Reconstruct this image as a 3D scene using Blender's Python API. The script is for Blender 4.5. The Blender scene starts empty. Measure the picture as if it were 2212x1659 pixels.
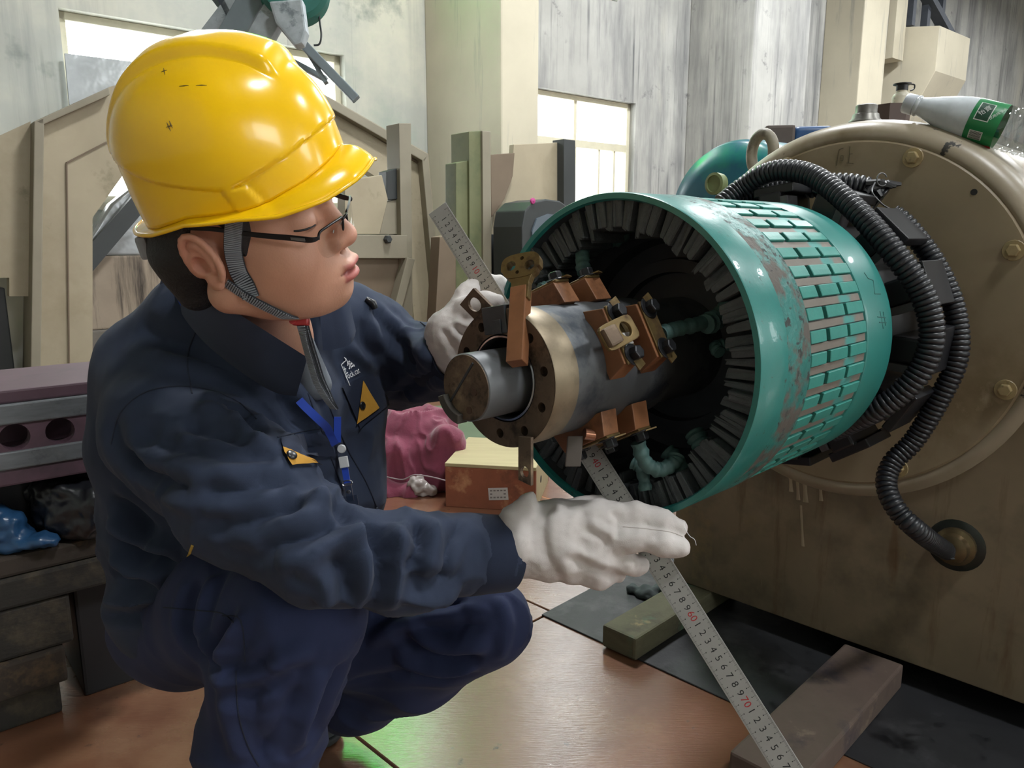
import bpy, bmesh, math, random
import numpy as np
from mathutils import Vector, Matrix
from mathutils.bvhtree import BVHTree
from mathutils import noise as mnoise

random.seed(7)
SC = bpy.context.scene
COL = SC.collection

# ------------------------------------------------------------------ camera
FPX, PITCH, EYE = 1650.0, math.radians(10.9), 0.89
cam_d = bpy.data.cameras.new('camera')
cam_d.sensor_width = 36.0
cam_d.lens = FPX / 2212 * 36.0
cam_d.clip_start = 0.02
cam = bpy.data.objects.new('camera', cam_d)
cam.location = (0, 0, EYE)
cam.rotation_euler = (math.pi / 2 - PITCH, 0, 0)
COL.objects.link(cam)
SC.camera = cam

# ------------------------------------------------------------------ world and light
w = bpy.data.worlds.new('world')
SC.world = w
w.use_nodes = True
w.node_tree.nodes['Background'].inputs[0].default_value = (0.97, 0.99, 1.0, 1)
w.node_tree.nodes['Background'].inputs[1].default_value = 4.2
SC.cycles.max_bounces = 7
SC.cycles.diffuse_bounces = 4
SC.cycles.glossy_bounces = 3
SC.cycles.transmission_bounces = 4
SC.view_settings.view_transform = 'Standard'
SC.view_settings.look = 'None'
SC.view_settings.gamma = 1
SC.view_settings.use_curve_mapping = False
SC.view_settings.exposure = 1.15

def area_light(name, loc, target, size, power, color=(1, 1, 1), size_y=None):
    l = bpy.data.lights.new(name, 'AREA')
    l.energy = power
    l.color = color
    l.size = size
    if size_y:
        l.shape = 'RECTANGLE'
        l.size_y = size_y
    o = bpy.data.objects.new(name, l)
    o.location = loc
    o.rotation_euler = (Vector(target) - Vector(loc)).to_track_quat('-Z', 'Y').to_euler()
    COL.objects.link(o)
    return o

# ------------------------------------------------------------------ coordinates
V = lambda *a: np.array(a, float)
cp, sp = math.cos(PITCH), math.sin(PITCH)
def P(x, y, d):
    """the point that lies at camera depth d on the sight line through (x, y) of the photograph"""
    X = (x - 1106) / FPX * d
    Uu = (829.5 - y) / FPX * d
    return V(X, d * cp + Uu * sp, EYE - d * sp + Uu * cp)
EYEP = V(0, 0, EYE)
def ray(x, y):
    r = P(x, y, 1.0) - EYEP
    return r / np.linalg.norm(r)
def FL(x, y, z=0.0):
    r = ray(x, y)
    return EYEP + r * ((z - EYE) / r[2])
def unit(v):
    v = np.asarray(v, float)
    return v / np.linalg.norm(v)
UP = V(0, 0, 1)
# machine frame: MA runs along the shaft into the machine, MS across it towards the camera's right
YM = math.radians(44.6)
MA = V(math.sin(YM), math.cos(YM), 0)
MS = V(math.cos(YM), -math.sin(YM), 0)
MC = V(-0.0106, 0.846, 0.7335)
def M(s, u, t):
    return MC + MS * s + UP * u + MA * t
def MR(ang, r, t):
    """polar about the shaft: ang in degrees, 0 = towards MS, 90 = up"""
    a = math.radians(ang)
    return M(r * math.cos(a), r * math.sin(a), t)
# wall frame
YW = math.radians(50)
WD = V(math.sin(YW), math.cos(YW), 0)
WN = V(math.cos(YW), -math.sin(YW), 0)
W0 = V(0.795, 8.34, 0)
def WP(s, z, o=0.0):
    return W0 + WD * s + WN * o + UP * z
def wall_sz(x, y, o=0.0):
    r = ray(x, y)
    k = np.dot(W0 + WN * o - EYEP, WN) / np.dot(r, WN)
    q = EYEP + r * k
    return float(np.dot(q - W0, WD)), float(q[2])

# ------------------------------------------------------------------ geometry collector
def frame_from(axis):
    a = unit(axis)
    b = np.cross(a, UP) if abs(a[2]) < 0.95 else np.cross(a, V(1, 0, 0))
    b = unit(b)
    return a, b, np.cross(a, b)

class G:
    def __init__(self):
        self.v, self.f = [], []
    def add(self, v, f):
        n = len(self.v)
        self.v += [tuple(map(float, q)) for q in v]
        self.f += [tuple(i + n for i in q) for q in f]
        return self
    def box(self, c, ex, ey, ez, hx, hy, hz):
        """oriented box: centre, three unit axes, half sizes"""
        c = np.asarray(c, float)
        q = []
        for k in (-1, 1):
            for j in (-1, 1):
                for i in (-1, 1):
                    q.append(c + ex * (i * hx) + ey * (j * hy) + ez * (k * hz))
        return self.add(q, [(0, 2, 3, 1), (4, 5, 7, 6), (0, 1, 5, 4), (2, 6, 7, 3), (0, 4, 6, 2), (1, 3, 7, 5)])
    def bar(self, a, b, w, h, up=UP):
        """box from a to b with width w and height h"""
        a, b = np.asarray(a, float), np.asarray(b, float)
        d = unit(b - a)
        x = unit(np.cross(d, up))
        y = np.cross(x, d)
        return self.box((a + b) / 2, d, x, y, np.linalg.norm(b - a) / 2, w / 2, h / 2)
    def prism(self, poly, o, ex, ey, ez, th):
        """polygon in the (ex, ey) plane at o, thickened by th along ez"""
        n = len(poly)
        o = np.asarray(o, float)
        v = [o + ex * a + ey * b for a, b in poly] + [o + ex * a + ey * b + ez * th for a, b in poly]
        f = [tuple(range(n - 1, -1, -1)), tuple(range(n, 2 * n))]
        f += [(i, (i + 1) % n, n + (i + 1) % n, n + i) for i in range(n)]
        return self.add(v, f)
    def ring_prism(self, outer, inner, o, ex, ey, ez, th):
        """polygon with one hole; both loops have the same number of points"""
        n = len(outer)
        o = np.asarray(o, float)
        pt = lambda q, k: o + ex * q[0] + ey * q[1] + ez * k
        v = [pt(q, 0) for q in outer] + [pt(q, 0) for q in inner] + [pt(q, th) for q in outer] + [pt(q, th) for q in inner]
        f = []
        for i in range(n):
            j = (i + 1) % n
            f += [(i, n + i, n + j, j), (2 * n + i, 2 * n + j, 3 * n + j, 3 * n + i),
                  (i, j, 2 * n + j, 2 * n + i), (n + i, 3 * n + i, 3 * n + j, n + j)]
        return self.add(v, f)
    def lathe(self, o, axis, prof, n=48, ref=None, a0=0.0, a1=360.0):
        """revolve (r, t) pairs about an axis through o; a profile that starts or ends at r = 0 is closed there"""
        a, b, c = frame_from(axis)
        if ref is not None:
            b = unit(ref - a * np.dot(ref, a))
            c = np.cross(a, b)
        full = abs(a1 - a0) > 359.9
        m = n if full else n + 1
        v, f = [], []
        rows = []
        for r, t in prof:
            if r < 1e-7:
                rows.append([len(v)])
                v.append(o + a * t)
            else:
                row = []
                for k in range(m):
                    th = math.radians(a0 + (a1 - a0) * k / n)
                    row.append(len(v))
                    v.append(o + a * t + (b * math.cos(th) + c * math.sin(th)) * r)
                rows.append(row)
        for q, r2 in zip(rows, rows[1:]):
            for k in range(n):
                k2 = (k + 1) % m
                if len(q) == 1 and len(r2) == 1:
                    continue
                if len(q) == 1:
                    f.append((q[0], r2[k2], r2[k]))
                elif len(r2) == 1:
                    f.append((q[k], q[k2], r2[0]))
                else:
                    f.append((q[k], q[k2], r2[k2], r2[k]))
        return self.add(v, f)
    def tube(self, pts, rad, n=10, caps=True, flat=1.0, ref=UP):
        """sweep a circle (flattened across `ref` by `flat`) along points"""
        pts = [np.asarray(q, float) for q in pts]
        m = len(pts)
        rr = rad if hasattr(rad, '__len__') else [rad] * m
        v, f = [], []
        nb = None
        for i in range(m):
            d = unit(pts[min(i + 1, m - 1)] - pts[max(i - 1, 0)])
            if nb is None:
                nb = np.asarray(ref, float)
            x = nb - d * np.dot(nb, d)
            if np.linalg.norm(x) < 1e-4:
                x = np.cross(d, V(1, 0.3, 0.1))
            x = unit(x)
            nb = x
            y = np.cross(d, x)
            for k in range(n):
                th = 2 * math.pi * k / n
                v.append(pts[i] + (x * (math.cos(th) * flat) + y * math.sin(th)) * rr[i])
        for i in range(m - 1):
            for k in range(n):
                k2 = (k + 1) % n
                f.append((i * n + k, i * n + k2, (i + 1) * n + k2, (i + 1) * n + k))
        if caps:
            f.append(tuple(range(n - 1, -1, -1)))
            f.append(tuple((m - 1) * n + k for k in range(n)))
        return self.add(v, f)

def circle(r, n=24, cx=0.0, cy=0.0, a0=0.0):
    return [(cx + r * math.cos(a0 + 2 * math.pi * i / n), cy + r * math.sin(a0 + 2 * math.pi * i / n)) for i in range(n)]

def spline(pts, n=8, closed=False):
    """Catmull-Rom through points"""
    pts = [np.asarray(q, float) for q in pts]
    out = []
    m = len(pts)
    for i in range(m if closed else m - 1):
        if closed:
            a, b, c, d = pts[(i - 1) % m], pts[i], pts[(i + 1) % m], pts[(i + 2) % m]
        else:
            a, b, c, d = pts[max(i - 1, 0)], pts[i], pts[i + 1], pts[min(i + 2, m - 1)]
        for k in range(n):
            t = k / n
            out.append(0.5 * (2 * b + (c - a) * t + (2 * a - 5 * b + 4 * c - d) * t * t + (3 * b - a - 3 * c + d) * t ** 3))
    if not closed:
        out.append(pts[-1])
    return out

# ------------------------------------------------------------------ objects
def mesh_from(name, g, smooth=None, bevel=0.0, seg=2, recalc=True):
    me = bpy.data.meshes.new(name)
    me.from_pydata(g.v, [], g.f)
    if bevel or recalc:
        bm = bmesh.new()
        bm.from_mesh(me)
        if recalc:
            bmesh.ops.recalc_face_normals(bm, faces=bm.faces)
        if bevel:
            ed = [e for e in bm.edges if len(e.link_faces) == 2 and e.calc_face_angle(0) > 0.6]
            bmesh.ops.bevel(bm, geom=ed, offset=bevel, segments=seg, profile=0.6, affect='EDGES', clamp_overlap=True)
        bm.to_mesh(me)
        bm.free()
    if smooth:
        me.shade_smooth()
        me.set_sharp_from_angle(angle=math.radians(smooth))
    return me

def world_loc(o):
    q = V(0, 0, 0)
    while o is not None:
        q = q + np.array(o.location)
        o = o.parent
    return q

def tag(o, label=None, cat=None, group=None, kind=None):
    if label: o['label'] = label
    if cat: o['category'] = cat
    if group: o['group'] = group
    if kind: o['kind'] = kind
    return o

def root(name, loc, label, cat, group=None):
    o = bpy.data.objects.new(name, None)
    o.empty_display_size = 0.05
    o.location = tuple(loc)
    COL.objects.link(o)
    return tag(o, label, cat, group)

def obj(name, g, m, parent=None, loc=None, smooth=None, bevel=0.0, seg=2, label=None, recalc=True):
    """g holds world coordinates; the object keeps them relative to its parent (or to loc)"""
    off = world_loc(parent) if parent is not None else (np.asarray(loc, float) if loc is not None else V(0, 0, 0))
    h = G()
    h.v = [tuple(np.asarray(q) - off) for q in g.v]
    h.f = g.f
    o = bpy.data.objects.new(name, mesh_from(name, h, smooth, bevel, seg, recalc))
    if m is not None:
        o.data.materials.append(m)
    if parent is not None:
        o.parent = parent
    else:
        o.location = tuple(off)
    COL.objects.link(o)
    if label:
        o['label'] = label
    return o

def single(name, g, m, label, cat, group=None, smooth=None, bevel=0.0, seg=2):
    """a thing that is one mesh; its origin sits at the bottom centre"""
    a = np.array(g.v)
    c = V((a[:, 0].min() + a[:, 0].max()) / 2, (a[:, 1].min() + a[:, 1].max()) / 2, a[:, 2].min())
    return tag(obj(name, g, m, None, c, smooth, bevel, seg), label, cat, group)

def structure(name, g, m, **k):
    o = obj(name, g, m, **k)
    o['kind'] = 'structure'
    return o

def text_geo(s, size, o, ex, ey, ez, depth=0.0004, align='CENTER', res=3):
    """flat lettering as geometry: text plane at o with axes ex, ey, raised by depth along ez"""
    cu = bpy.data.curves.new('lettering', 'FONT')
    cu.body = s
    cu.size = size
    cu.align_x = align
    cu.align_y = 'CENTER'
    cu.resolution_u = res
    t = bpy.data.objects.new('lettering', cu)
    COL.objects.link(t)
    dg = bpy.context.evaluated_depsgraph_get()
    me = bpy.data.meshes.new_from_object(t.evaluated_get(dg))
    vs = [np.asarray(o, float) + ex * q.co.x + ey * q.co.y + ez * depth for q in me.vertices]
    fs = [tuple(q.vertices) for q in me.polygons]
    bpy.data.objects.remove(t)
    bpy.data.curves.remove(cu)
    bpy.data.meshes.remove(me)
    return vs, fs

# ------------------------------------------------------------------ materials
def lin(c):
    if isinstance(c, str):
        c = c.lstrip('#')
        c = [int(c[i:i + 2], 16) / 255 for i in (0, 2, 4)]
    return tuple((q / 12.92 if q <= 0.04045 else ((q + 0.055) / 1.055) ** 2.4) for q in c) + (1.0,)

MATS = {}
def mat(name, col, rough=0.55, metal=0.0, var=0.12, vscale=9.0, bump=0.0, bscale=120.0, layers=(), spec=0.5, coat=0.0,
        stretch=None, bstretch=None, attr=None, coat_rough=0.06, coat_ior=1.5, sheen=0.0, rvar=0.0, sss=0.0, coord='Object'):
    """layers: (colour, scale, low, high, stretch, roughness or None): noise-thresholded stains over the base colour"""
    if name in MATS:
        return MATS[name]
    m = bpy.data.materials.new(name)
    m.use_nodes = True
    nt = m.node_tree
    N, L = nt.nodes, nt.links
    b = N['Principled BSDF']
    b.inputs['Roughness'].default_value = rough
    b.inputs['Metallic'].default_value = metal
    b.inputs['Specular IOR Level'].default_value = spec
    b.inputs['Coat Weight'].default_value = coat
    if coat:
        b.inputs['Coat Roughness'].default_value = coat_rough
        b.inputs['Coat IOR'].default_value = coat_ior
    if sheen:
        b.inputs['Sheen Weight'].default_value = sheen
        b.inputs['Sheen Roughness'].default_value = 0.5
    if sss:
        b.inputs['Subsurface Weight'].default_value = sss
        b.inputs['Subsurface Radius'].default_value = (0.006, 0.003, 0.0015)
        b.inputs['Subsurface Scale'].default_value = 1.0
    tc = N.new('ShaderNodeTexCoord')
    def mapped(st):
        if st is None:
            return tc.outputs[coord]
        mp = N.new('ShaderNodeMapping')
        mp.inputs['Scale'].default_value = st
        L.new(tc.outputs[coord], mp.inputs['Vector'])
        return mp.outputs[0]
    def noisen(scale, st=None, detail=5.0, rgh=0.6):
        n = N.new('ShaderNodeTexNoise')
        n.inputs['Scale'].default_value = scale
        n.inputs['Detail'].default_value = detail
        n.inputs['Roughness'].default_value = rgh
        L.new(mapped(st), n.inputs['Vector'])
        return n.outputs['Fac']
    def ramp(src, lo, hi, c0=(0, 0, 0, 1), c1=(1, 1, 1, 1)):
        r = N.new('ShaderNodeValToRGB')
        r.color_ramp.elements[0].position = max(0, min(0.999, lo))
        r.color_ramp.elements[1].position = max(0.001, min(1, hi))
        r.color_ramp.elements[0].color = c0
        r.color_ramp.elements[1].color = c1
        L.new(src, r.inputs[0])
        return r.outputs[0]
    def mix(fac, a, c, mode='MIX'):
        x = N.new('ShaderNodeMix')
        x.data_type = 'RGBA'
        x.blend_type = mode
        if hasattr(fac, 'is_linked'):
            L.new(fac, x.inputs[0])
        else:
            x.inputs[0].default_value = fac
        for k, q in ((6, a), (7, c)):
            if hasattr(q, 'is_linked'):
                L.new(q, x.inputs[k])
            else:
                x.inputs[k].default_value = q
        return x.outputs[2]
    base = lin(col)
    out = base
    if attr:
        at = N.new('ShaderNodeAttribute')
        at.attribute_name = attr
        out = at.outputs['Color']
    if var:
        r = ramp(noisen(vscale, stretch), 0.3, 0.72, (1 - var, 1 - var, 1 - var, 1), (1 + var * 0.5,) * 3 + (1,))
        out = mix(1.0, out, r, 'MULTIPLY')
    rough_out = None
    for i, ly in enumerate(layers):
        c, sc, lo, hi, st, rg = ly[:6]
        fac = ramp(noisen(sc, st, 6.0, 0.65), lo, hi)
        if len(ly) > 6:      # patchy: only where a coarse noise allows
            mk = N.new('ShaderNodeMath')
            mk.operation = 'MULTIPLY'
            L.new(fac, mk.inputs[0])
            L.new(ramp(noisen(ly[6], None, 3.0), 0.42, 0.62), mk.inputs[1])
            fac = mk.outputs[0]
        out = mix(fac, out, lin(c))
        if rg is not None:
            x = N.new('ShaderNodeMix')
            x.data_type = 'FLOAT'
            L.new(fac, x.inputs[0])
            if rough_out is None:
                x.inputs[2].default_value = rough
            else:
                L.new(rough_out, x.inputs[2])
            x.inputs[3].default_value = rg
            rough_out = x.outputs[0]
    if hasattr(out, 'is_linked'):
        L.new(out, b.inputs['Base Color'])
    else:
        b.inputs['Base Color'].default_value = out
    if rough_out is not None:
        L.new(rough_out, b.inputs['Roughness'])
    elif rvar:
        r = ramp(noisen(vscale * 2.3, stretch), 0.3, 0.7, (max(0, rough - rvar),) * 3 + (1,), (min(1, rough + rvar),) * 3 + (1,))
        L.new(r, b.inputs['Roughness'])
    if bump:
        bp = N.new('ShaderNodeBump')
        bp.inputs['Strength'].default_value = 1.0
        bp.inputs['Distance'].default_value = bump
        L.new(noisen(bscale, bstretch if bstretch is not None else stretch, 4.0), bp.inputs['Height'])
        L.new(bp.outputs[0], b.inputs['Normal'])
        if coat:
            L.new(bp.outputs[0], b.inputs['Coat Normal'])
    MATS[name] = m
    return m

def glass_mat(name, tint=(1, 1, 1), refl=0.08, rough=0.02, edge=0.5):
    """thin clear sheet: mostly lets light pass, with a weak mirror on top"""
    m = bpy.data.materials.new(name)
    m.use_nodes = True
    N, L = m.node_tree.nodes, m.node_tree.links
    N.remove(N['Principled BSDF'])
    t = N.new('ShaderNodeBsdfTransparent')
    t.inputs[0].default_value = tuple(tint) + (1,)
    g = N.new('ShaderNodeBsdfGlossy')
    g.inputs['Roughness'].default_value = rough
    lw = N.new('ShaderNodeLayerWeight')
    lw.inputs[0].default_value = 0.35
    mp = N.new('ShaderNodeMath')
    mp.operation = 'MULTIPLY_ADD'
    L.new(lw.outputs['Facing'], mp.inputs[0])
    mp.inputs[1].default_value = edge
    mp.inputs[2].default_value = refl
    mp.use_clamp = True
    x = N.new('ShaderNodeMixShader')
    L.new(mp.outputs[0], x.inputs[0])
    L.new(t.outputs[0], x.inputs[1])
    L.new(g.outputs[0], x.inputs[2])
    L.new(x.outputs[0], N['Material Output'].inputs[0])
    return m

# ================================================================== setting: floor
m_floor = mat('floor_boards', '#7a523c', 0.3, coat=1.0, coat_rough=0.12, coat_ior=1.75, var=0.22, vscale=2.2, bump=0.00045, bscale=90, bstretch=(0.3, 2.6, 1),
              layers=(('#6e4029', 5, 0.52, 0.75, None, 0.5), ('#96755a', 2.2, 0.5, 0.72, None, 0.22), ('#3c2a22', 26, 0.64, 0.72, None, 0.6)), rvar=0.1)
m_slab = mat('concrete_slab', '#8f7f70', 0.5, var=0.2, vscale=2, layers=(('#5d5148', 3, 0.5, 0.7, None, None),))
m_green_floor = mat('green_floor_paint', '#5f6d58', 0.4, var=0.2, vscale=4)
g = G()
lo, hi = WP(-10, 0, -0.3), WP(14, 0, 12.5)
g.box((WP(2, -0.11, 6.0)), WD, WN, UP, 13, 6.8, 0.1)
floor = structure('floor', g, m_slab)
# panels laid parallel to the machine, with open joints
gap = 0.0025
S0, T0, PS, PT = -0.53, 0.09, 1.2, 0.6
for i in range(-3, 2):
    for k in range(-2, 4):
        g = G()
        c = M(S0 + (i + 0.5) * PS, -MC[2] - 0.005, T0 + (k + 0.5) * PT)
        g.box(c, MS, MA, UP, PS / 2 - gap, PT / 2 - gap, 0.005)
        obj('floor_panel', g, m_floor, floor, bevel=0.0015, seg=1)
g = G()
g.prism([(-0.55, 3.1), (1.7, 3.45), (2.2, 4.3), (-0.9, 3.95)], V(0, 0, -0.0099), V(1, 0, 0), V(0, 1, 0), UP, 0.010)
obj('painted_lane', g, m_green_floor, floor)
g = G()
g.prism([(-1.9, 2.2), (2.0, 2.2), (1.7, 3.449), (-0.55, 3.099), (-1.9, 2.95)], V(0, 0, -0.0099), V(1, 0, 0), V(0, 1, 0), UP, 0.0095)
obj('timber_sheet', g, mat('far_boards', '#a56f49', 0.4, var=0.2, vscale=3), floor)

# ================================================================== setting: walls, windows, ceiling
m_wall = mat('stained_plaster', '#bdbfb8', 0.85, var=0.12, vscale=1.6,
             layers=(('#d6d2c2', 0.8, 0.45, 0.7, None, None), ('#8b8f8f', 1.2, 0.5, 0.75, (4, 4, 0.22), None, 0.5),
                     ('#585d61', 3.0, 0.6, 0.72, (5, 5, 0.12), None, 0.6), ('#8fa598', 0.6, 0.55, 0.8, None, None), ('#6f7a76', 1.1, 0.62, 0.75, None, None)))
m_wall_dirty = mat('sooty_plaster', '#b0b0ac', 0.85, var=0.2, vscale=1.5,
                   layers=(('#7b7c7d', 1.3, 0.45, 0.7, (2.2, 2.2, 0.35), None), ('#595b5f', 3.0, 0.54, 0.68, (5, 5, 0.12), None, 0.9), ('#404347', 0.7, 0.57, 0.72, (2.6, 2.6, 0.10), None), ('#5f6163', 5, 0.6, 0.72, None, None, 1.3),
                           ('#c4c1b4', 0.9, 0.58, 0.78, (1, 1, 0.3), None)))
m_cream = mat('cream_plaster', '#c0b9a5', 0.85, var=0.12, vscale=1.3,
              layers=(('#8c8b85', 2.2, 0.57, 0.75, (3, 3, 0.25), None), ('#5d5f61', 4, 0.66, 0.73, (6, 6, 0.12), None)))
m_frame = mat('window_frame_paint', '#c9c4ae', 0.6, var=0.1)
m_pane = glass_mat('window_glass', (0.98, 1, 1), 0.03)

def wbox(g, s0, s1, z0, z1, o0, o1):
    return g.box(WP((s0 + s1) / 2, (z0 + z1) / 2, (o0 + o1) / 2), WD, UP, WN, abs(s1 - s0) / 2, abs(z1 - z0) / 2, abs(o1 - o0) / 2)

ZB, ZT, HT = 1.12, 2.33, 6.0
win = [(-4.82, -2.80), (-1.9, 0.74)]
g = G()
wbox(g, -10, -1.8, 0, ZB, -0.3, 0)
CB, CT_, CS0, CS1 = 3.3, 5.35, -4.7, 0.4     # band of high windows above the view
wbox(g, -10, -1.8, ZT, CB, -0.3, 0)
wbox(g, -10, -1.8, CT_, HT, -0.3, 0)
wbox(g, -10, CS0, CB, CT_, -0.3, 0)
wbox(g, -10, win[0][0], ZB, ZT, -0.3, 0)
wbox(g, win[0][1], win[1][0], ZB, ZT, -0.3, 0)
structure('wall_back', g, m_wall)
g = G()
wbox(g, -1.8, 14, 0, ZB, -0.3, 0)
wbox(g, -1.8, 14, ZT, CB, -0.3, 0)
wbox(g, -1.8, 14, CT_, HT, -0.3, 0)
wbox(g, CS1, 14, CB, CT_, -0.3, 0)
wbox(g, win[1][1], 14, ZB, ZT, -0.3, 0)
structure('wall_back_streaked', g, m_wall_dirty)

for n, (a, b) in enumerate(win, 1):
    g = G()
    t = 0.05
    for q in ((a, b, ZB, ZB + t), (a, b, ZT - t, ZT), (a, a + t, ZB, ZT), (b - t, b, ZB, ZT)):
        wbox(g, *q, -0.16, -0.08)
    o = structure('window_%d' % n, g, m_frame, bevel=0.004, seg=1)
    mid = 1.86
    g = G()
    wbox(g, a, b, mid - 0.045, mid + 0.03, -0.155, -0.085)
    obj('transom', g, m_frame, o)
    cuts = [a] + ([-3.84] if n == 1 else [-1.0, -0.1]) + [b]
    for c in cuts[1:-1]:
        g = G()
        wbox(g, c - 0.02, c + 0.02, ZB, ZT, -0.15, -0.09)
        obj('mullion', g, m_frame, o)
    if n == 2:
        for c in (-0.55, 0.28, 0.52):
            g = G()
            wbox(g, c - 0.013, c + 0.013, ZB, mid, -0.14, -0.1)
            obj('glazing_bar', g, m_frame, o)
    for c0, c1 in zip(cuts, cuts[1:]):
        for z0, z1 in ((ZB, mid), (mid, ZT)):
            g = G()
            wbox(g, c0, c1, z0, z1, -0.123, -0.119)
            obj('pane', g, m_pane, o)
    # sloped plaster reveal under the window
    g = G()
    wbox(g, a - 0.04, b + 0.04, ZB - 0.05, ZB, -0.08, 0.03)
    obj('sill', g, m_cream, o)

# the high window band: frame, mullions and panes, one bay glazed green
g = G()
for q in ((CS0, CS1, CB, CB + 0.06), (CS0, CS1, CT_ - 0.06, CT_), (CS0, CS0 + 0.06, CB, CT_), (CS1 - 0.06, CS1, CB, CT_)):
    wbox(g, *q, -0.16, -0.08)
hi_w = structure('window_3', g, m_frame)
m_pane_g = glass_mat('green_glass', (0.02, 1.0, 0.25), 0.03)
nb = 8
for k in range(nb):
    a = CS0 + (CS1 - CS0) * k / nb
    b = CS0 + (CS1 - CS0) * (k + 1) / nb
    if k:
        g = G(); wbox(g, a - 0.03, a + 0.03, CB, CT_, -0.15, -0.09)
        obj('mullion', g, m_frame, hi_w)
    for z0, z1 in ((CB, 4.4), (4.4, CT_)):
        g = G(); wbox(g, a, b, z0, z1, -0.123, -0.119)
        obj('pane', g, m_pane_g if k in (2, 3) and z0 == CB else m_pane, hi_w)
g = G(); wbox(g, CS0, CS1, 4.37, 4.43, -0.15, -0.09)
obj('transom', g, m_frame, hi_w)

def column(name, s0, s1, dep, m):
    g = G()
    wbox(g, s0, s1, 0, HT, 0, dep)
    return structure(name, g, m, bevel=0.015, seg=2)
column('wall_column_1', -2.02, -1.63, 1.04, m_cream)
column('wall_column_2', 1.63, 2.75, 0.85, m_wall_dirty)
c3 = column('wall_column_3', 4.6, 5.3, 0.55, m_cream)
# concrete corbel with a steel bracket above it
g = G()
g.prism([(0, 2.0), (0, 3.95), (0.95, 3.8), (0.95, 3.2), (0.35, 2.0)], WP(6.0, 0, 0), WN, UP, WD, 1.1)
obj('corbel', g, m_cream, c3, bevel=0.01)
g = G()
wbox(g, 5.62, 5.95, 3.4, HT, 0, 0.5)
obj('pilaster', g, m_cream, c3)
m_dark_steel = mat('dark_steel', '#4d525b', 0.6, metal=0.3, var=0.2)
for q in ((5.95, 6.0, 6.9, 0.12), (6.35, 6.0, 6.9, 0.08)):
    pass
g = G()
g.bar(WP(5.9, 4.75, 0.45), WP(7.6, 4.0, 0.45), 0.1, 0.16, WN)
obj('bracket_strut', g, m_dark_steel, c3)
for s in (6.25, 6.75, 7.25):
    g = G()
    wbox(g, s, s + 0.1, 3.95, 5.6, 0.35, 0.45)
    obj('bracket_post', g, m_dark_steel, c3)

# far walls and ceiling of the hall, out of view
g = G(); wbox(g, -10.3, -10, 0, HT, -0.3, 12.5)
structure('wall_left', g, m_wall)
g = G(); wbox(g, 14, 14.3, 0, HT, -0.3, 12.5)
structure('wall_right', g, m_wall)
g = G()
wbox(g, -10, 14, 0, 1.9, 12.2, 12.5); wbox(g, -10, 14, 3.5, HT, 12.2, 12.5)
for s0, s1 in ((-10, -6), (-3.5, -1), (1.5, 4), (6.5, 14)):
    wbox(g, s0, s1, 1.9, 3.5, 12.2, 12.5)
structure('wall_front', g, m_wall)
g = G()
g.box(WP(2, HT + 0.1, 6.1), WD, WN, UP, 12.3, 6.4, 0.1)
structure('ceiling', g, mat('ceiling_sheet', '#8d9490', 0.8, var=0.1))

# ------------------------------------------------------------------ fill lamps, added out of view to brighten the hall
m_lamp = mat('lamp_housing', '#9aa09e', 0.4, metal=0.7)
def fill_lamp(s, o, power, size, color=(0.97, 0.99, 1.0)):
    q = WP(s, HT - 0.9, o)
    r = root('fill_lamp', q, 'added round high bay lamp, out of view, brightening the hall from its ceiling', 'lamp', 'added fill lamps')
    g = G()
    g.lathe(q, UP, [(size * 0.5, 0.0), (size * 0.45, 0.08), (0.12, 0.3), (0.05, 0.34), (0, 0.34)], 24)
    obj('lamp_shade', g, m_lamp, r, smooth=40)
    g = G()
    g.tube([q + UP * 0.33, q + UP * 0.9], 0.012, 8)
    obj('hanger', g, m_lamp, r)
    l = bpy.data.lights.new('lamp_glow', 'AREA')
    l.shape = 'DISK'
    l.size = size * 0.9
    l.energy = power
    l.color = color
    lo_ = bpy.data.objects.new('lamp_glow', l)
    lo_.parent = r
    lo_.location = (0, 0, -0.01)
    COL.objects.link(lo_)
for s, o in ((-3.0, 3.2), (0.8, 3.0), (4.5, 3.0), (-5.0, 7.5), (-1.0, 8.0), (3.0, 7.5), (9.5, 3.2)):  # the last lamp is added to brighten the far right wall
    fill_lamp(s, o, 100 if o < 5 else 60, 0.7)

# ================================================================== the machine
BASEZ = 0.056
ZB_ = BASEZ - MC[2]            # base height in the machine frame
m_beige = mat('beige_machine_paint', '#93846b', 0.42, var=0.18, vscale=5,
              layers=(('#6f5f42', 3.5, 0.5, 0.72, None, 0.55), ('#3c382e', 5.0, 0.6, 0.75, None, 0.6), ('#5a4630', 2.2, 0.6, 0.8, (4, 4, 0.5), None),
                      ('#a69a82', 7.0, 0.62, 0.75, None, None)), bump=0.0004, bscale=25, rvar=0.1)
m_beige_top = mat('beige_rim_paint', '#a09480', 0.36, var=0.15, vscale=5,
                  layers=(('#7d6f56', 4, 0.52, 0.7, None, None), ('#33312d', 7, 0.635, 0.65, None, 0.6)), bump=0.0005, bscale=30)
m_grime = mat('grimy_base_paint', '#857660', 0.45, var=0.25, vscale=4,
              layers=(('#39372c', 2.6, 0.45, 0.68, None, 0.6), ('#5a3f22', 3.2, 0.56, 0.72, (4, 4, 0.5), 0.4), ('#8d7a55', 5, 0.6, 0.75, None, None),
                      ('#a79a86', 4, 0.68, 0.74, (7, 7, 0.6), None)), bump=0.0006, bscale=22, rvar=0.12)
m_black_rub = mat('black_rubber', '#15161a', 0.42, var=0.2)
m_steel_dull = mat('dull_steel', '#77787a', 0.38, metal=0.85, var=0.2, layers=(('#4b4238', 8, 0.55, 0.75, None, 0.6),))

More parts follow.
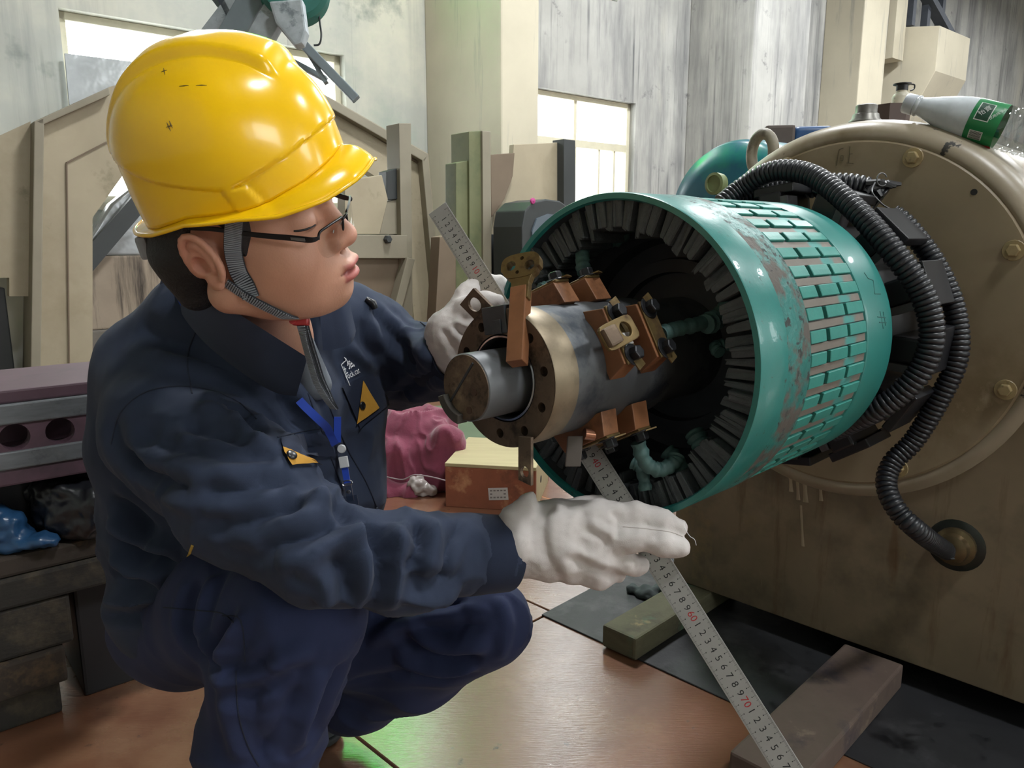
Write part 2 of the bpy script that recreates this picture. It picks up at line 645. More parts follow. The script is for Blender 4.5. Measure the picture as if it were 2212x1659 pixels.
gen = root('generator', M(0.1, ZB_, 1.3), 'big beige painted generator housing with round bolted end cover', 'machine')
TF = 0.938                     # face of the end cover
RD = 0.337
# housing barrel behind the cover
g = G()
g.lathe(MC, MA, [(RD, TF + 0.004), (RD + 0.006, TF + 0.001), (RD + 0.018, TF + 0.004), (RD + 0.03, TF + 0.014), (RD + 0.038, TF + 0.032),
                 (RD + 0.042, TF + 0.06), (RD + 0.044, TF + 0.12), (RD + 0.044, TF + 1.2), (0, TF + 1.2)], 96)
obj('barrel', g, m_beige_top, gen, smooth=50)
g = G()
g.lathe(MC, MA, [(0, TF), (RD - 0.004, TF), (RD, TF + 0.003), (RD, TF + 0.03)], 96)
cover = obj('end_cover', g, m_beige, gen, smooth=30)
# lower body with a flat front, bevelled upper edges against the barrel
g = G()
hw = 0.36
pts = [(-hw + 0.0, ZB_), (0.62, ZB_), (0.62, 0.02), (0.40, 0.02)]
pts += [((RD + 0.02) * math.cos(math.radians(a)), (RD + 0.02) * math.sin(math.radians(a))) for a in range(-4, -177, -6)]
pts += [(-hw, -0.03)]
g.prism(pts, M(0, 0, TF + 0.012), MS, UP, MA, 1.1)
obj('lower_body', g, m_grime, gen, bevel=0.012, seg=3, smooth=40)
g = G()
g.box(M(0.50, 0.005, TF + 0.07), MS, UP, MA, 0.14, 0.018, 0.09)
obj('joint_flange', g, m_grime, gen, bevel=0.004)
g = G()
g.box(M(0.50, 0.043, TF + 0.09), MS, UP, MA, 0.13, 0.012, 0.09)
obj('joint_flange', g, m_grime, gen, bevel=0.004)

def hexbolt(o, axis, r, h, g=None, washer=True):
    g = g or G()
    a = -unit(axis)
    if washer:
        g.lathe(o, a, [(r * 1.55, 0), (r * 1.55, r * 0.22), (0, r * 0.22)], 20)
    b = o + a * (r * 0.2 if washer else 0)
    g.lathe(b, a, [(r, 0), (r, h * 0.85), (r * 0.86, h), (0, h)], 6)
    return g
m_bolt_beige = mat('painted_bolt', '#9c8a63', 0.4, var=0.25, vscale=30, layers=(('#4c4030', 40, 0.55, 0.7, None, None),))
for (x, y) in ((1972, 341), (2190, 541), (2172, 842), (1941, 1011), (1700, 360), (1640, 930)):
    r = ray(x, y)
    k = np.dot(M(0, 0, TF) - EYEP, MA) / np.dot(r, MA)
    obj('cover_bolt', hexbolt(EYEP + r * k, MA, 0.0115, 0.009), m_bolt_beige, gen, bevel=0.0008, seg=1)
g = G()
r_ = ray(2104, 415); k_ = np.dot(M(0, 0, TF) - EYEP, MA) / np.dot(r_, MA)
g.lathe(EYEP + r_ * k_ - MA * 0.0006, MA, [(0, 0), (0.0055, 0), (0.0055, 0.001)], 16)
obj('tapped_hole', g, m_black_rub, gen)
# chalked marks on the cover
r_ = ray(1830, 338); k_ = np.dot(M(0, 0, TF) - EYEP, MA) / np.dot(r_, MA)
q = EYEP + r_ * k_ - MA * 0.0007
g = G()
st = lambda a, b: g.bar(q + MS * a[0] + UP * a[1], q + MS * b[0] + UP * b[1], 0.0012, 0.0004, MA)
for a, b in (((-.016, .014), (-.019, -.016)), ((-.016, .014), (-.008, .016)), ((-.012, .002), (-.007, .002)), ((-.012, .002), (-.012, -.007)), ((-.007, .002), (-.007, -.007)), ((-.012, -.007), (-.007, -.007)),
             ((.004, .018), (.004, -.012)), ((.004, .004), (.010, .004)), ((-.001, -.012), (.013, -.014))):
    st(a, b)
obj('pencil_mark', g, mat('pencil', '#5b523f', 0.7, var=0), gen)

# lifting eye
eye = M(-0.255, 0.33, 1.12)
e0 = P(1647, 332, 1.72)
g = G()
ring_n = unit(V(-0.75, -0.62, 0.1))
ex, ey = unit(np.cross(UP, ring_n)), UP
g.tube([e0 + ex * math.cos(a) * 0.028 + ey * math.sin(a) * 0.043 for a in np.linspace(0, 2 * math.pi, 33)], 0.0125, 12, caps=False)
g.lathe(e0 - UP * 0.095, UP, [(0.03, -0.05), (0.03, 0.0), (0.02, 0.03), (0.015, 0.05), (0, 0.05)], 20)
obj('lifting_eye', g, mat('worn_eye', '#8f8878', 0.5, var=0.3, vscale=30, layers=(('#4a4335', 25, 0.5, 0.7, None, None),)), gen, smooth=50)
# filler cap, brown cup and nut on top of the barrel
cap0 = M(-0.02, RD + 0.043, TF + 0.10)
c1 = P(1870, 252, 1.62)
g = G()
g.lathe(c1 - UP * 0.04, UP, [(0.034, 0), (0.034, 0.03), (0.028, 0.036), (0.026, 0.045), (0.022, 0.046), (0.022, 0.062), (0.019, 0.064), (0, 0.064)], 24)
obj('filler_plug', g, mat('plug_metal', '#77756f', 0.4, metal=0.6, var=0.3, vscale=30), gen, smooth=40, bevel=0.0008, seg=1)
g = G()
g.lathe(P(1948, 262, 1.66) - UP * 0.03, UP, [(0.075, -0.005), (0.07, 0.006), (0.05, 0.012), (0, 0.012)], 24)
obj('grease_rim', g, mat('dried_grease', '#a89c84', 0.7, var=0.3, vscale=40, bump=0.003, bscale=90), gen, smooth=40)
g = G()
g.lathe(P(1920, 262, 1.68) - UP * 0.018, UP, [(0.04, 0), (0.044, 0.05), (0.04, 0.05), (0.036, 0.004), (0, 0.004)], 7)
obj('breather_cup', g, mat('brown_plastic', '#54443f', 0.5, var=0.15), gen)

# cable gland low on the housing
r_ = ray(2065, 1178); k_ = np.dot(M(0, 0, TF + 0.012) - EYEP, MA) / np.dot(r_, MA)
gl = EYEP + r_ * k_
g = G()
g.lathe(gl, -MA, [(0.05, 0.0), (0.046, 0.002), (0.03, 0.004), (0, 0.004)], 28)
obj('gland_stain_pad', g, mat('wet_rubber', '#20241f', 0.3, var=0.3), gen, smooth=40)
g = G()
g.lathe(gl, -MA, [(0.036, 0), (0.036, 0.012), (0.028, 0.016), (0.026, 0.03), (0.018, 0.034), (0, 0.034)], 20)
obj('cable_gland', g, mat('old_brass', '#6f6046', 0.35, metal=0.7, var=0.3, vscale=40), gen, smooth=40)

# pale paint runs under the cover
for x, y0, y1, w_ in ((1707, 1022, 1062, 6), (1722, 1030, 1080, 5), (1738, 1035, 1085, 7), (1772, 1045, 1082, 5), (1730, 1092, 1180, 4)):
    pts = []
    for y in np.linspace(y0, y1, 5):
        r_ = ray(x + 0.05 * (y - y0), y); k_ = np.dot(M(0, 0, TF + 0.012) - EYEP, MA) / np.dot(r_, MA)
        pts.append(EYEP + r_ * k_)
    g = G(); g.tube(pts, [w_ * 0.0006, w_ * 0.0007, w_ * 0.0006, w_ * 0.0007, w_ * 0.0009], 8, flat=0.25, ref=MA)
    obj('paint_run', g, mat('pale_paint_run', '#a0927a', 0.4, var=0.1), gen, smooth=60)

# ------------------------------------------------------------------ brush rocker between drum and cover: black blocks on a ring
m_blk = mat('black_block', '#191a1e', 0.4, var=0.25, vscale=20)
m_gry = mat('grey_plate', '#5a585a', 0.45, metal=0.3, var=0.2, vscale=20)
m_goldplate = mat('tarnished_plate', '#8d8262', 0.3, metal=0.7, var=0.3, vscale=60, layers=(('#2e2c26', 30, 0.55, 0.65, None, None),))
rk = root('brush_rocker', M(0, -0.26, 0.76), 'ring of black field coil blocks behind the teal drum', 'coil ring')
g = G()
g.lathe(MC, MA, [(0.085, 0.62), (0.185, 0.62), (0.19, 0.66), (0.19, 0.80), (0.17, 0.93), (0.085, 0.93)], 64)
obj('core_ring', g, mat('black_core', '#121316', 0.5, var=0.2), rk, smooth=40)
for i in range(14):
    a = i * 360 / 14 - 82
    er = MR(a, 1, 0) - MC
    et = np.cross(MA, er)
    g = G()
    g.box(MC + er * 0.205 + MA * 0.735, er, et, MA, 0.028, 0.020, 0.06)
    p_ = obj('coil_block', g, m_blk, rk, bevel=0.004)
    g = G()
    g.box(MC + er * 0.238 + MA * 0.74, er, et, MA, 0.008, 0.036, 0.05)
    obj('pole_shoe', g, m_blk, p_, bevel=0.002)
    g = G()
    g.box(MC + er * 0.236 + MA * 0.80, er, et, MA, 0.009, 0.026, 0.012)
    obj('end_plate', g, m_gry if i % 4 else m_goldplate, p_, bevel=0.001)
    g = G()
    g.box(MC + er * 0.205 + et * 0.028 + MA * 0.69, er, et, MA, 0.018, 0.006, 0.02)
    obj('clip', g, m_gry, p_)

# ------------------------------------------------------------------ corrugated hoses
m_hose = mat('black_hose', '#1f2126', 0.38, var=0.15, vscale=12)
def hose(name, pts, r, label, pitch=0.0085, group='corrugated hoses'):
    c = spline(pts, 40)
    # resample evenly
    d = [0.0]
    for a, b in zip(c, c[1:]):
        d.append(d[-1] + np.linalg.norm(b - a))
    n = max(8, int(d[-1] / pitch * 4))
    s = np.linspace(0, d[-1], n)
    cc = np.array(c)
    xs = [np.interp(s, d, cc[:, k]) for k in range(3)]
    pp = np.stack(xs, 1)
    rr = [r * (1.0 if (i % 4) in (0, 1, 3) else 0.84) for i in range(n)]
    g = G()
    g.tube(pp, rr, 14)
    return single(name, g, m_hose, label, 'hose', group, smooth=70)

hose('corrugated_hose', [P(1560, 440, 1.36), P(1600, 408, 1.36), P(1650, 377, 1.33), P(1700, 368, 1.30), P(1765, 385, 1.26), P(1850, 455, 1.2), P(1930, 545, 1.16),
                         P(1990, 630, 1.15), P(2013, 715, 1.15), P(1995, 790, 1.16), P(1945, 850, 1.18), P(1880, 893, 1.21), P(1800, 930, 1.28)], 0.0185,
     'intact black corrugated hose curving over the teal drum')
glp = gl - MA * 0.03
hose('corrugated_hose', [P(1925, 462, 1.29), P(1960, 490, 1.28), P(2020, 570, 1.26), P(2062, 670, 1.25), P(2068, 770, 1.25), P(2030, 860, 1.27), P(1975, 950, 1.3),
                         P(1928, 1000, 1.31), P(1915, 1050, 1.3), P(1940, 1105, 1.28), P(1990, 1152, 1.28), glp + (P(2035, 1178, 1.3) - P(2050, 1178, 1.3)), glp], 0.0175,
     'black corrugated hose running down to the gland low on the housing')
hose('corrugated_hose', [P(1560, 447, 1.42), P(1620, 420, 1.41), P(1690, 405, 1.39), P(1760, 402, 1.36), P(1820, 400, 1.34), P(1868, 408, 1.33), P(1905, 430, 1.32)], 0.021,
     'torn length of black corrugated hose ending in frayed cable')
# frayed end and wire loop
g = G()
random.seed(3)
for i in range(9):
    a = P(1880 + random.uniform(-12, 12), 408 + random.uniform(-12, 12), 1.31)
    b = a + V(random.uniform(0.0, 0.05), random.uniform(-0.02, 0.02), random.uniform(-0.015, 0.02))
    g.tube([a, (a + b) / 2 + V(0, 0, 0.004), b], [0.006, 0.007, 0.003], 6)
fr = single('frayed_cable', g, m_black_rub, 'frayed black cable stub with a wire loop at the torn hose end', 'cable')
g = G()
g.tube([P(1905 + 11 * math.cos(a), 388 + 14 * math.sin(a), 1.3) for a in np.linspace(0.6, 5.9, 20)], 0.0012, 6)
g.tube(spline([P(1890, 395, 1.3), P(1884, 415, 1.29), P(1905, 440, 1.29), P(1925, 452, 1.29)]), 0.0015, 6)
obj('wire_loop', g, m_steel_dull, fr)

# ================================================================== rotor: teal drum on its shaft
m_teal = mat('teal_enamel', '#287d77', 0.36, var=0.16, vscale=10, coat=0.3,
             layers=(('#3f4a48', 55, 0.64, 0.68, None, 0.6), ('#6aa7a0', 7, 0.6, 0.8, None, None), ('#1f6d68', 4, 0.5, 0.75, None, None)), bump=0.0006, bscale=35)
m_teal_pit = mat('pitted_teal', '#2a7670', 0.4, var=0.25, vscale=18,
                 layers=(('#55504a', 26, 0.47, 0.58, None, 0.7), ('#2c3130', 60, 0.56, 0.62, None, 0.7)), bump=0.0015, bscale=70)
m_tile = mat('teal_tile', '#37897f', 0.4, var=0.18, vscale=14, layers=(('#5d6e69', 50, 0.64, 0.72, None, None),), bump=0.0004, bscale=60)
m_wedge = mat('grey_wedge', '#756e66', 0.55, var=0.2, vscale=20, layers=(('#3f8a84', 18, 0.57, 0.66, None, None),))
m_dark = mat('recess_grey', '#34383c', 0.6, var=0.3, vscale=20)  # dark grey of drum inside, slot bed, groove and box hole
m_coil = mat('dark_coil_end', '#4a5053', 0.6, var=0.35, vscale=25, bump=0.002, bscale=120, layers=(('#1d3b3b', 9, 0.5, 0.7, None, None),))
m_shaft = mat('grey_steel_shaft', '#66696c', 0.45, metal=0.6, var=0.25, vscale=9,
              layers=(('#3a4048', 11, 0.5, 0.66, None, 0.5), ('#8d8371', 8, 0.6, 0.75, None, 0.35)), rvar=0.1)
m_rust = mat('rusty_flange', '#6b5a4a', 0.55, metal=0.45, var=0.3, vscale=22,
             layers=(('#3c322b', 30, 0.5, 0.62, None, 0.7), ('#8e7a62', 18, 0.58, 0.72, None, 0.4)), bump=0.0005, bscale=140)
m_band = mat('turned_band', '#877b67', 0.45, metal=0.7, var=0.2, vscale=14, layers=(('#665b4b', 12, 0.5, 0.7, None, 0.45),))
m_bright = mat('bright_steel', '#a9abb0', 0.22, metal=0.9, var=0.15, vscale=20)
m_ins = mat('brown_insulator', '#83583b', 0.40, var=0.22, vscale=25, layers=(('#4a2b1c', 18, 0.55, 0.72, None, None), ('#9a6c48', 14, 0.6, 0.75, None, None)))
m_brass = mat('tarnished_brass', '#75623f', 0.42, metal=0.65, var=0.3, vscale=40, layers=(('#4d3b26', 30, 0.52, 0.66, None, 0.6),), bump=0.0003, bscale=150)
m_copper = mat('copper_rod', '#8c6049', 0.3, metal=0.7, var=0.25, vscale=30)
m_wrap = mat('teal_tape', '#476663', 0.55, var=0.3, vscale=30, bump=0.0012, bscale=60, layers=(('#25413f', 20, 0.55, 0.7, None, None),))
m_hex = mat('black_bolt', '#2a2b2e', 0.4, metal=0.6, var=0.3, vscale=40)

rot = root('rotor', M(0, -0.22, 0.3), 'teal rotor drum with slotted band on a grey steel shaft', 'rotor')
R0 = 0.212
T1, T2 = 0.196, 0.608
# drum shell: front band, recessed slot bed, rear band, open front with dark inside
g = G()
g.lathe(MC, MA, [(R0 - 0.010, T1 + 0.006), (R0 - 0.008, T1), (R0 - 0.001, T1), (R0, T1 + 0.002), (R0, 0.262)], 128)
obj('front_band', g, m_teal, rot, smooth=40)
g = G()
g.lathe(MC, MA, [(R0, 0.262), (R0 + 0.0006, 0.30), (R0 + 0.0008, 0.322), (R0 - 0.004, 0.327)], 128)
obj('pitted_edge', g, m_teal_pit, rot, smooth=40)
g = G()
g.lathe(MC, MA, [(R0 - 0.006, 0.322), (R0 - 0.006, 0.512)], 128)
obj('slot_bed', g, m_dark, rot, smooth=60)
g = G()
g.lathe(MC, MA, [(R0 - 0.006, 0.508), (R0 - 0.0012, 0.510), (R0, 0.514), (R0, T2 - 0.003), (R0 - 0.003, T2), (R0 - 0.03, T2), (R0 - 0.04, T2 + 0.05)], 128)
rear = obj('rear_band', g, mat('teal_rear', '#287c76', 0.38, var=0.15, vscale=8, coat=0.2, layers=(('#1f6d68', 5, 0.5, 0.75, None, None), ('#6b6f66', 30, 0.68, 0.72, None, None))), rot, smooth=40)
# scratched marks on the rear band
for sgn, ang0 in ((0, 27), (1, 9)):
    g = G()
    segs = [((0, 0), (2.5, .004)), ((2.5, .004), (3.5, .02)), ((3.5, .02), (9, .008)), ((9, .008), (9.4, .03))] if sgn == 0 else \
           [((0, 0), (1, .03)), ((2.2, .004), (3, .032)), ((-2, .012), (5, .018)), ((-1.5, .024), (4, .028))]
    for (a0, t0), (a1, t1) in segs:
        g.bar(MR(ang0 - a0 + 3, R0 + 0.0002, 0.55 + t0), MR(ang0 - a1 + 3, R0 + 0.0002, 0.55 + t1), 0.0012, 0.0006, MR(ang0 - a0, 1, 0) - MC)
    obj('scratched_mark', g, mat('scratch', '#1d4f4c', 0.6, var=0), rear)

def turned(o, ang):
    """place a shared piece, built about the shaft axis at angle 0, at angle ang"""
    rt = Matrix.Rotation(-math.radians(ang), 4, Vector(MA))
    off = Vector(MC) - Vector(world_loc(rot))
    o.matrix_local = Matrix.Translation(off) @ rt
def piece(name, me, m, parent, ang):
    o = bpy.data.objects.new(name, me)
    if not me.materials:
        me.materials.append(m)
    o.parent = parent
    COL.objects.link(o)
    turned(o, ang)
    return o
def polar_block(a0, a1, r0, r1, t0, t1, n=2):
    """curved block about the axis, in coordinates relative to the axis point"""
    g = G()
    v = []
    for i in range(n + 1):
        a = a0 + (a1 - a0) * i / n
        for r, t in ((r0, t0), (r1, t0), (r1, t1), (r0, t1)):
            v.append(MR(a, r, t) - MC)
    f = [(0, 1, 2, 3), tuple(4 * n + k for k in (3, 2, 1, 0))]
    for i in range(n):
        for k in range(4):
            f.append((4 * i + k, 4 * i + 4 + k, 4 * i + 4 + (k + 1) % 4, 4 * i + (k + 1) % 4))
    return g.add(v, f)
NS = 46
step = 360 / NS
cols = [(0.3285, 0.3735), (0.386, 0.441), (0.4515, 0.507)]
tile_me = [mesh_from('tile', polar_block(-2.15, 2.15, R0 - 0.008, R0 - 0.0006, c0, c1), bevel=0.0008, seg=1) for c0, c1 in cols]
wedge_me = mesh_from('wedge', polar_block(-1.45, 1.45, R0 - 0.008, R0 - 0.0035, 0.327, 0.509), bevel=0.0005, seg=1)
bed = bpy.data.objects['slot_bed']
for i in range(NS):
    a = i * step + 1.5
    for me in tile_me:
        piece('tile', me, m_tile, bed, a)
    piece('wedge', wedge_me, m_wedge, bed, a + step / 2)

# inside of the drum: ring of rough coil ends, stepped dark back
g = G()
g.lathe(MC, MA, [(R0 - 0.006, T1 + 0.004), (R0 - 0.012, T1 + 0.02), (R0 - 0.03, T1 + 0.10), (0.155, T1 + 0.13), (0.150, T1 + 0.16), (0.128, T1 + 0.16), (0.126, T1 + 0.15),
                 (0.108, T1 + 0.15), (0.106, T1 + 0.165), (0.07, T1 + 0.165)], 96)
obj('drum_cavity', g, m_dark, rot, smooth=30)
g = G()
g.lathe(MC, MA, [(R0 - 0.009, T1 + 0.03), (0.168, T1 + 0.034), (0.166, T1 + 0.09)], 96)
obj('coil_bed', g, mat('coil_bed', '#2f3537', 0.7, var=0.4, vscale=40, bump=0.003, bscale=90), rot, smooth=30)
random.seed(11)
NCE = 84
coil_me = []
for k in range(6):
    random.seed(20 + k)
    gg = polar_block(-1.75 + random.uniform(-.2, .2), 1.7 + random.uniform(-.2, .2), 0.163 + random.uniform(-.007, .008), R0 - 0.0075, T1 + 0.010 + random.uniform(-.005, .009), T1 + 0.085, 3)
    vv = []
    for q in gg.v:
        vv.append(tuple(np.array(q) + V(random.uniform(-1, 1), random.uniform(-1, 1), random.uniform(-1, 1)) * 0.0022))
    gg.v = vv
    coil_me.append(mesh_from('coil_end', gg, bevel=0.0012, seg=1))
random.seed(5)
for i in range(NCE):
    piece('coil_end', coil_me[random.randrange(6)], m_coil, rot, i * 360 / NCE + random.uniform(-0.5, 0.5))

# shaft body, flange, bore and stub
RF = 0.0795
g = G()
g.lathe(MC, MA, [(RF - 0.001, 0.040), (0.0775, 0.041), (0.0775, 0.10), (0.0775, 0.20), (0.0775, 0.232), (0.071, 0.234), (0.071, 0.25), (0.072, T1 + 0.165)], 96)
obj('shaft_body', g, m_shaft, rot, smooth=40)
g = G()
g.lathe(MC, MA, [(RF - 0.001, 0.0008), (RF, 0.002), (RF, 0.039), (RF - 0.001, 0.040)], 96)
obj('turned_band', g, m_band, rot, smooth=40)
# flange face: annulus with bolt holes and a wide notch at the top-left
notch0, notch1 = 84, 112
RI = 0.050
def flange_face():
    bm = bmesh.new()
    n = 120
    holes = []
    for i in range(10):
        a = 14 + 36 * i - 36 * 0
        holes.append(a)
    outer = [MR(360 * i / n, RF - 0.0008, 0) for i in range(n)]
    inner = [MR(360 * i / n, RI, 0) for i in range(n)]
    loops = [outer, inner]
    for a in holes:
        if notch0 - 8 < a % 360 < notch1 + 8:
            continue
        c = MR(a, 0.0645, 0)
        loops.append([c + MS * math.cos(2 * math.pi * k / 18) * 0.0056 + UP * math.sin(2 * math.pi * k / 18) * 0.0056 for k in range(18)])
    edges = []
    for lp in loops:
        vs = [bm.verts.new(tuple(q)) for q in lp]
        for k in range(len(vs)):
            edges.append(bm.edges.new((vs[k], vs[(k + 1) % len(vs)])))
    bmesh.ops.triangle_fill(bm, use_beauty=True, use_dissolve=False, edges=edges, normal=tuple(-MA))
    # drop faces that ended up inside the holes or in the bore
    kill = []
    for f in bm.faces:
        c = np.array(f.calc_center_median())
        d = c - MC
        if np.linalg.norm(d) < RI * 0.97 or any(np.linalg.norm(c - MR(a, 0.0645, 0)) < 0.0045 for a in holes if not (notch0 - 8 < a % 360 < notch1 + 8)):
            kill.append(f)
    bmesh.ops.delete(bm, geom=kill, context='FACES_ONLY')
    gg = G()
    gg.v = [tuple(v.co) for v in bm.verts]
    bm.verts.index_update()
    gg.f = [tuple(v.index for v in f.verts) for f in bm.faces]
    bm.free()
    for lp in loops[2:]:
        k = len(gg.v)
        gg.v += [tuple(q) for q in lp] + [tuple(np.asarray(q) + MA * 0.02) for q in lp]
        n2 = len(lp)
        gg.f += [(k + i, k + (i + 1) % n2, k + n2 + (i + 1) % n2, k + n2 + i) for i in range(n2)]
        gg.f.append(tuple(k + n2 + i for i in range(n2)))
    return gg
fl_o = obj('flange_face', flange_face(), m_rust, rot, recalc=False)
g = G()
g.lathe(MC, MA, [(RI, 0.0), (RI, 0.012), (RI - 0.004, 0.013), (RI - 0.004, 0.055), (0.02, 0.056)], 72)
obj('bore', g, mat('bore_steel', '#5c5f63', 0.4, metal=0.7, var=0.25), rot, smooth=35)
g = G()
g.lathe(MC, MA, [(RI - 0.001, 0.004), (RI - 0.0015, 0.0005), (RI - 0.0035, 0.0), (RI - 0.005, 0.003), (RI - 0.005, 0.012)], 72)
obj('bright_lip', g, m_bright, rot, smooth=60)
# key block filling the notch, grey
er = MR(100, 1, 0) - MC
et = np.cross(MA, er)
g = G()
g.box(MC + er * 0.066 + MA * 0.018, er, et, MA, 0.0155, 0.0185, 0.020)
obj('key_block', g, mat('grey_block', '#4d5257', 0.45, metal=0.4, var=0.25, vscale=30), rot, bevel=0.001)
g = G()
g.box(MC + er * 0.058 + et * 0.004 + MA * 0.0, er, et, MA, 0.008, 0.007, 0.004)
obj('key_step', g, m_shaft, rot, bevel=0.0006)
# stub: cylinder with a flat sawn face, split by a slanted groove
RS = 0.0375
g = G()
g.lathe(MC - UP * 0.004 - MS * 0.004, MA, [(0, -0.052), (RS - 0.001, -0.052), (RS, -0.051), (RS, 0.055)], 64)
stub = obj('shaft_stub', g, mat('stub_steel', '#6c6f72', 0.42, metal=0.35, var=0.2, vscale=16, layers=(('#4a453f', 20, 0.6, 0.75, None, None),)), rot, smooth=40)
g = G()
g.lathe(MC - UP * 0.004 - MS * 0.004 - MA * 0.0527, MA, [(0, 0), (RS - 0.0015, 0), (RS - 0.001, 0.0012)], 48)
obj('stub_face', g, m_rust, stub)
c = MC - UP * 0.004 - MS * 0.004 - MA * 0.0532
dgr = unit(MS * 0.62 + UP * 0.78)
g = G()
g.box(c - MS * 0.008 + UP * 0.002, dgr, unit(np.cross(MA, dgr)), MA, 0.034, 0.0011, 0.0012)
obj('split_groove', g, m_dark, stub)
for q in ((0.014, -0.003), (0.006, -0.024)):
    g = G()
    g.lathe(c + MS * q[0] + UP * q[1] - MA * 0.0004, MA, [(0, 0), (0.0042, 0), (0.0042, 0.002)], 16)
    obj('centre_hole', g, mat('hole_brown', '#4f3a2b', 0.6, var=0.2), stub)
# crescent lip at the lower left of the stub face
g = G()
for k, (a0, a1) in enumerate(((200, 262),)):
    n = 16
    v = []
    for i in range(n + 1):
        a = a0 + (a1 - a0) * i / n
        for r, t in ((0.030, -0.060), (0.041, -0.060), (0.041, -0.045), (0.030, -0.045)):
            v.append(MR(a, r, t) - UP * 0.004 - MS * 0.004)
    f = [(0, 1, 2, 3), tuple(4 * n + k for k in (3, 2, 1, 0))]
    for i in range(n):
        for k in range(4):
            f.append((4 * i + k, 4 * i + 4 + k, 4 * i + 4 + (k + 1) % 4, 4 * i + (k + 1) % 4))
    g.add(v, f)
obj('crescent_lip', g, mat('lip_steel', '#55524d', 0.5, metal=0.4, var=0.3, vscale=40), stub, bevel=0.0008, seg=1)

# ------------------------------------------------------------------ terminal sets around the shaft
def blk(name, ang, r0, r1, t0, t1, dw0, dw1, m, parent, bevel=0.0012, et_off=0.0):
    """block standing on the shaft at angle ang: tangential half widths dw0 (foot) and dw1 (head)"""
    er = MR(ang, 1, 0) - MC
    et = np.cross(MA, er)
    gg = G()
    poly = [(-dw0 + et_off, r0), (dw0 + et_off, r0), (dw1 + et_off, r1), (-dw1 + et_off, r1)]
    gg.prism(poly, MC + MA * t0, et, er, MA, t1 - t0)
    return obj(name, gg, m, parent, bevel=bevel)
def terminal(ang, full=True, order=1):
    er = MR(ang, 1, 0) - MC
    et = np.cross(MA, er)
    b1 = blk('insulator_block', ang, 0.070, 0.098, 0.090, 0.118, 0.043, 0.034, m_ins, rot)
    b2 = blk('insulator_block', ang, 0.070, 0.101, 0.150, 0.180, 0.043, 0.034, m_ins, rot)
    for b, t in ((b1, 0.104), (b2, 0.165)):
        rr = 0.0985 if b is b1 else 0.1015
        gg = G()
        gg.box(MC + er * (rr + 0.001) + MA * (t + 0.001), er, et, MA, 0.0018, 0.036, 0.0125)
        p = obj('clamp_plate', gg, m_brass, b, bevel=0.0008, seg=1)
        for sg in (-1, 1):
            gg = hexbolt(MC + er * (rr + 0.0025) + et * (0.026 * sg) + MA * (t + 0.002), -er, 0.0088, 0.010)
            obj('hex_bolt', gg, m_hex, b, bevel=0.0008, seg=1)
            gg = G()
            gg.box(MC + er * (rr + 0.004) + et * (0.037 * sg) + MA * (t + 0.006), er, unit(et + MA * 0.4), np.cross(er, unit(et + MA * 0.4)), 0.0008, 0.006, 0.008)
            obj('lock_tab', gg, m_brass, b)
    # copper rod joining the two blocks
    gg = G()
    gg.tube(spline([MC + er * 0.084 + MA * 0.112, MC + er * 0.085 + MA * 0.135, MC + er * 0.084 + MA * 0.158], 4), 0.0055, 10)
    obj('copper_rod', gg, m_copper, rot, smooth=50)
    return er, et
def lug(o, ex, ey, ez, L, W, hole, th=0.004, m=None, rounded=True):
    """flat link plate with a hole near its end; ex runs along its length"""
    n = 32
    outer = []
    for k in range(n):
        a = 2 * math.pi * k / n
        x, y = math.cos(a), math.sin(a)
        s = max(abs(x), abs(y)) if not rounded else (x ** 4 + y ** 4) ** 0.25
        outer.append((L * 0.5 * x / s, W * 0.5 * y / s))
    inner = [(L * 0.5 - W * 0.5 + hole * math.cos(2 * math.pi * k / n), hole * math.sin(2 * math.pi * k / n)) for k in range(n)]
    gg = G()
    gg.ring_prism(outer, inner, o, ex, ey, ez, th)
    return gg
# near set, facing the camera
er, et = terminal(29)
# tangential link plate bolted on the near block, pointing back to the flange
c = MC + er * 0.1035 + MA * 0.088 - et * 0.004
gg = lug(c, unit(MA * -0.2 + et * 0.55 + er * 0.1) * 1.0, unit(np.cross(er, unit(MA * -0.2 + et * 0.55))), er, 0.03, 0.02, 0.005)
dirl = unit(-MA * 0.80 + et * -0.0 - UP * 0.18)
side = unit(np.cross(er, dirl))
gg = G()
n = 40
outer, inner = [], []
for k in range(n):
    a = 2 * math.pi * k / n
    x, y = math.cos(a), math.sin(a)
    s = (x ** 6 + y ** 6) ** (1 / 6)
    outer.append((0.029 * x / s, 0.0155 * y / s))
    inner.append((-0.011 + 0.0088 * x, 0.0088 * y))
gg.ring_prism(outer, inner, c + er * 0.002 + et * 0.004, dirl, side, er, 0.0045)
obj('link_lug', gg, m_brass, rot, bevel=0.0012, seg=2)
gg = G()
gg.box(c + dirl * 0.018 + er * 0.009 + et * 0.004, dirl, side, er, 0.011, 0.011, 0.004)
obj('lug_pad', gg, m_rust, rot, bevel=0.003)
gg = G()
gg.box(MC + er * 0.1012 + MA * 0.107 + et * 0.006, et, MA, er, 0.007, 0.009, 0.0004)
obj('paper_tag', gg, mat('white_tag', '#c8c6c4', 0.6, var=0.05), rot)
# other sets
terminal(112)
terminal(-62)

def taped(pts, r, name='taped_lead'):
    gg = G()
    c = spline(pts, 8)
    rr = [r * (1 + 0.10 * math.sin(i * 1.9) + 0.05 * math.sin(i * 5.1)) for i in range(len(c))]
    gg.tube(c, rr, 12)
    return obj(name, gg, m_wrap, rot, smooth=60)
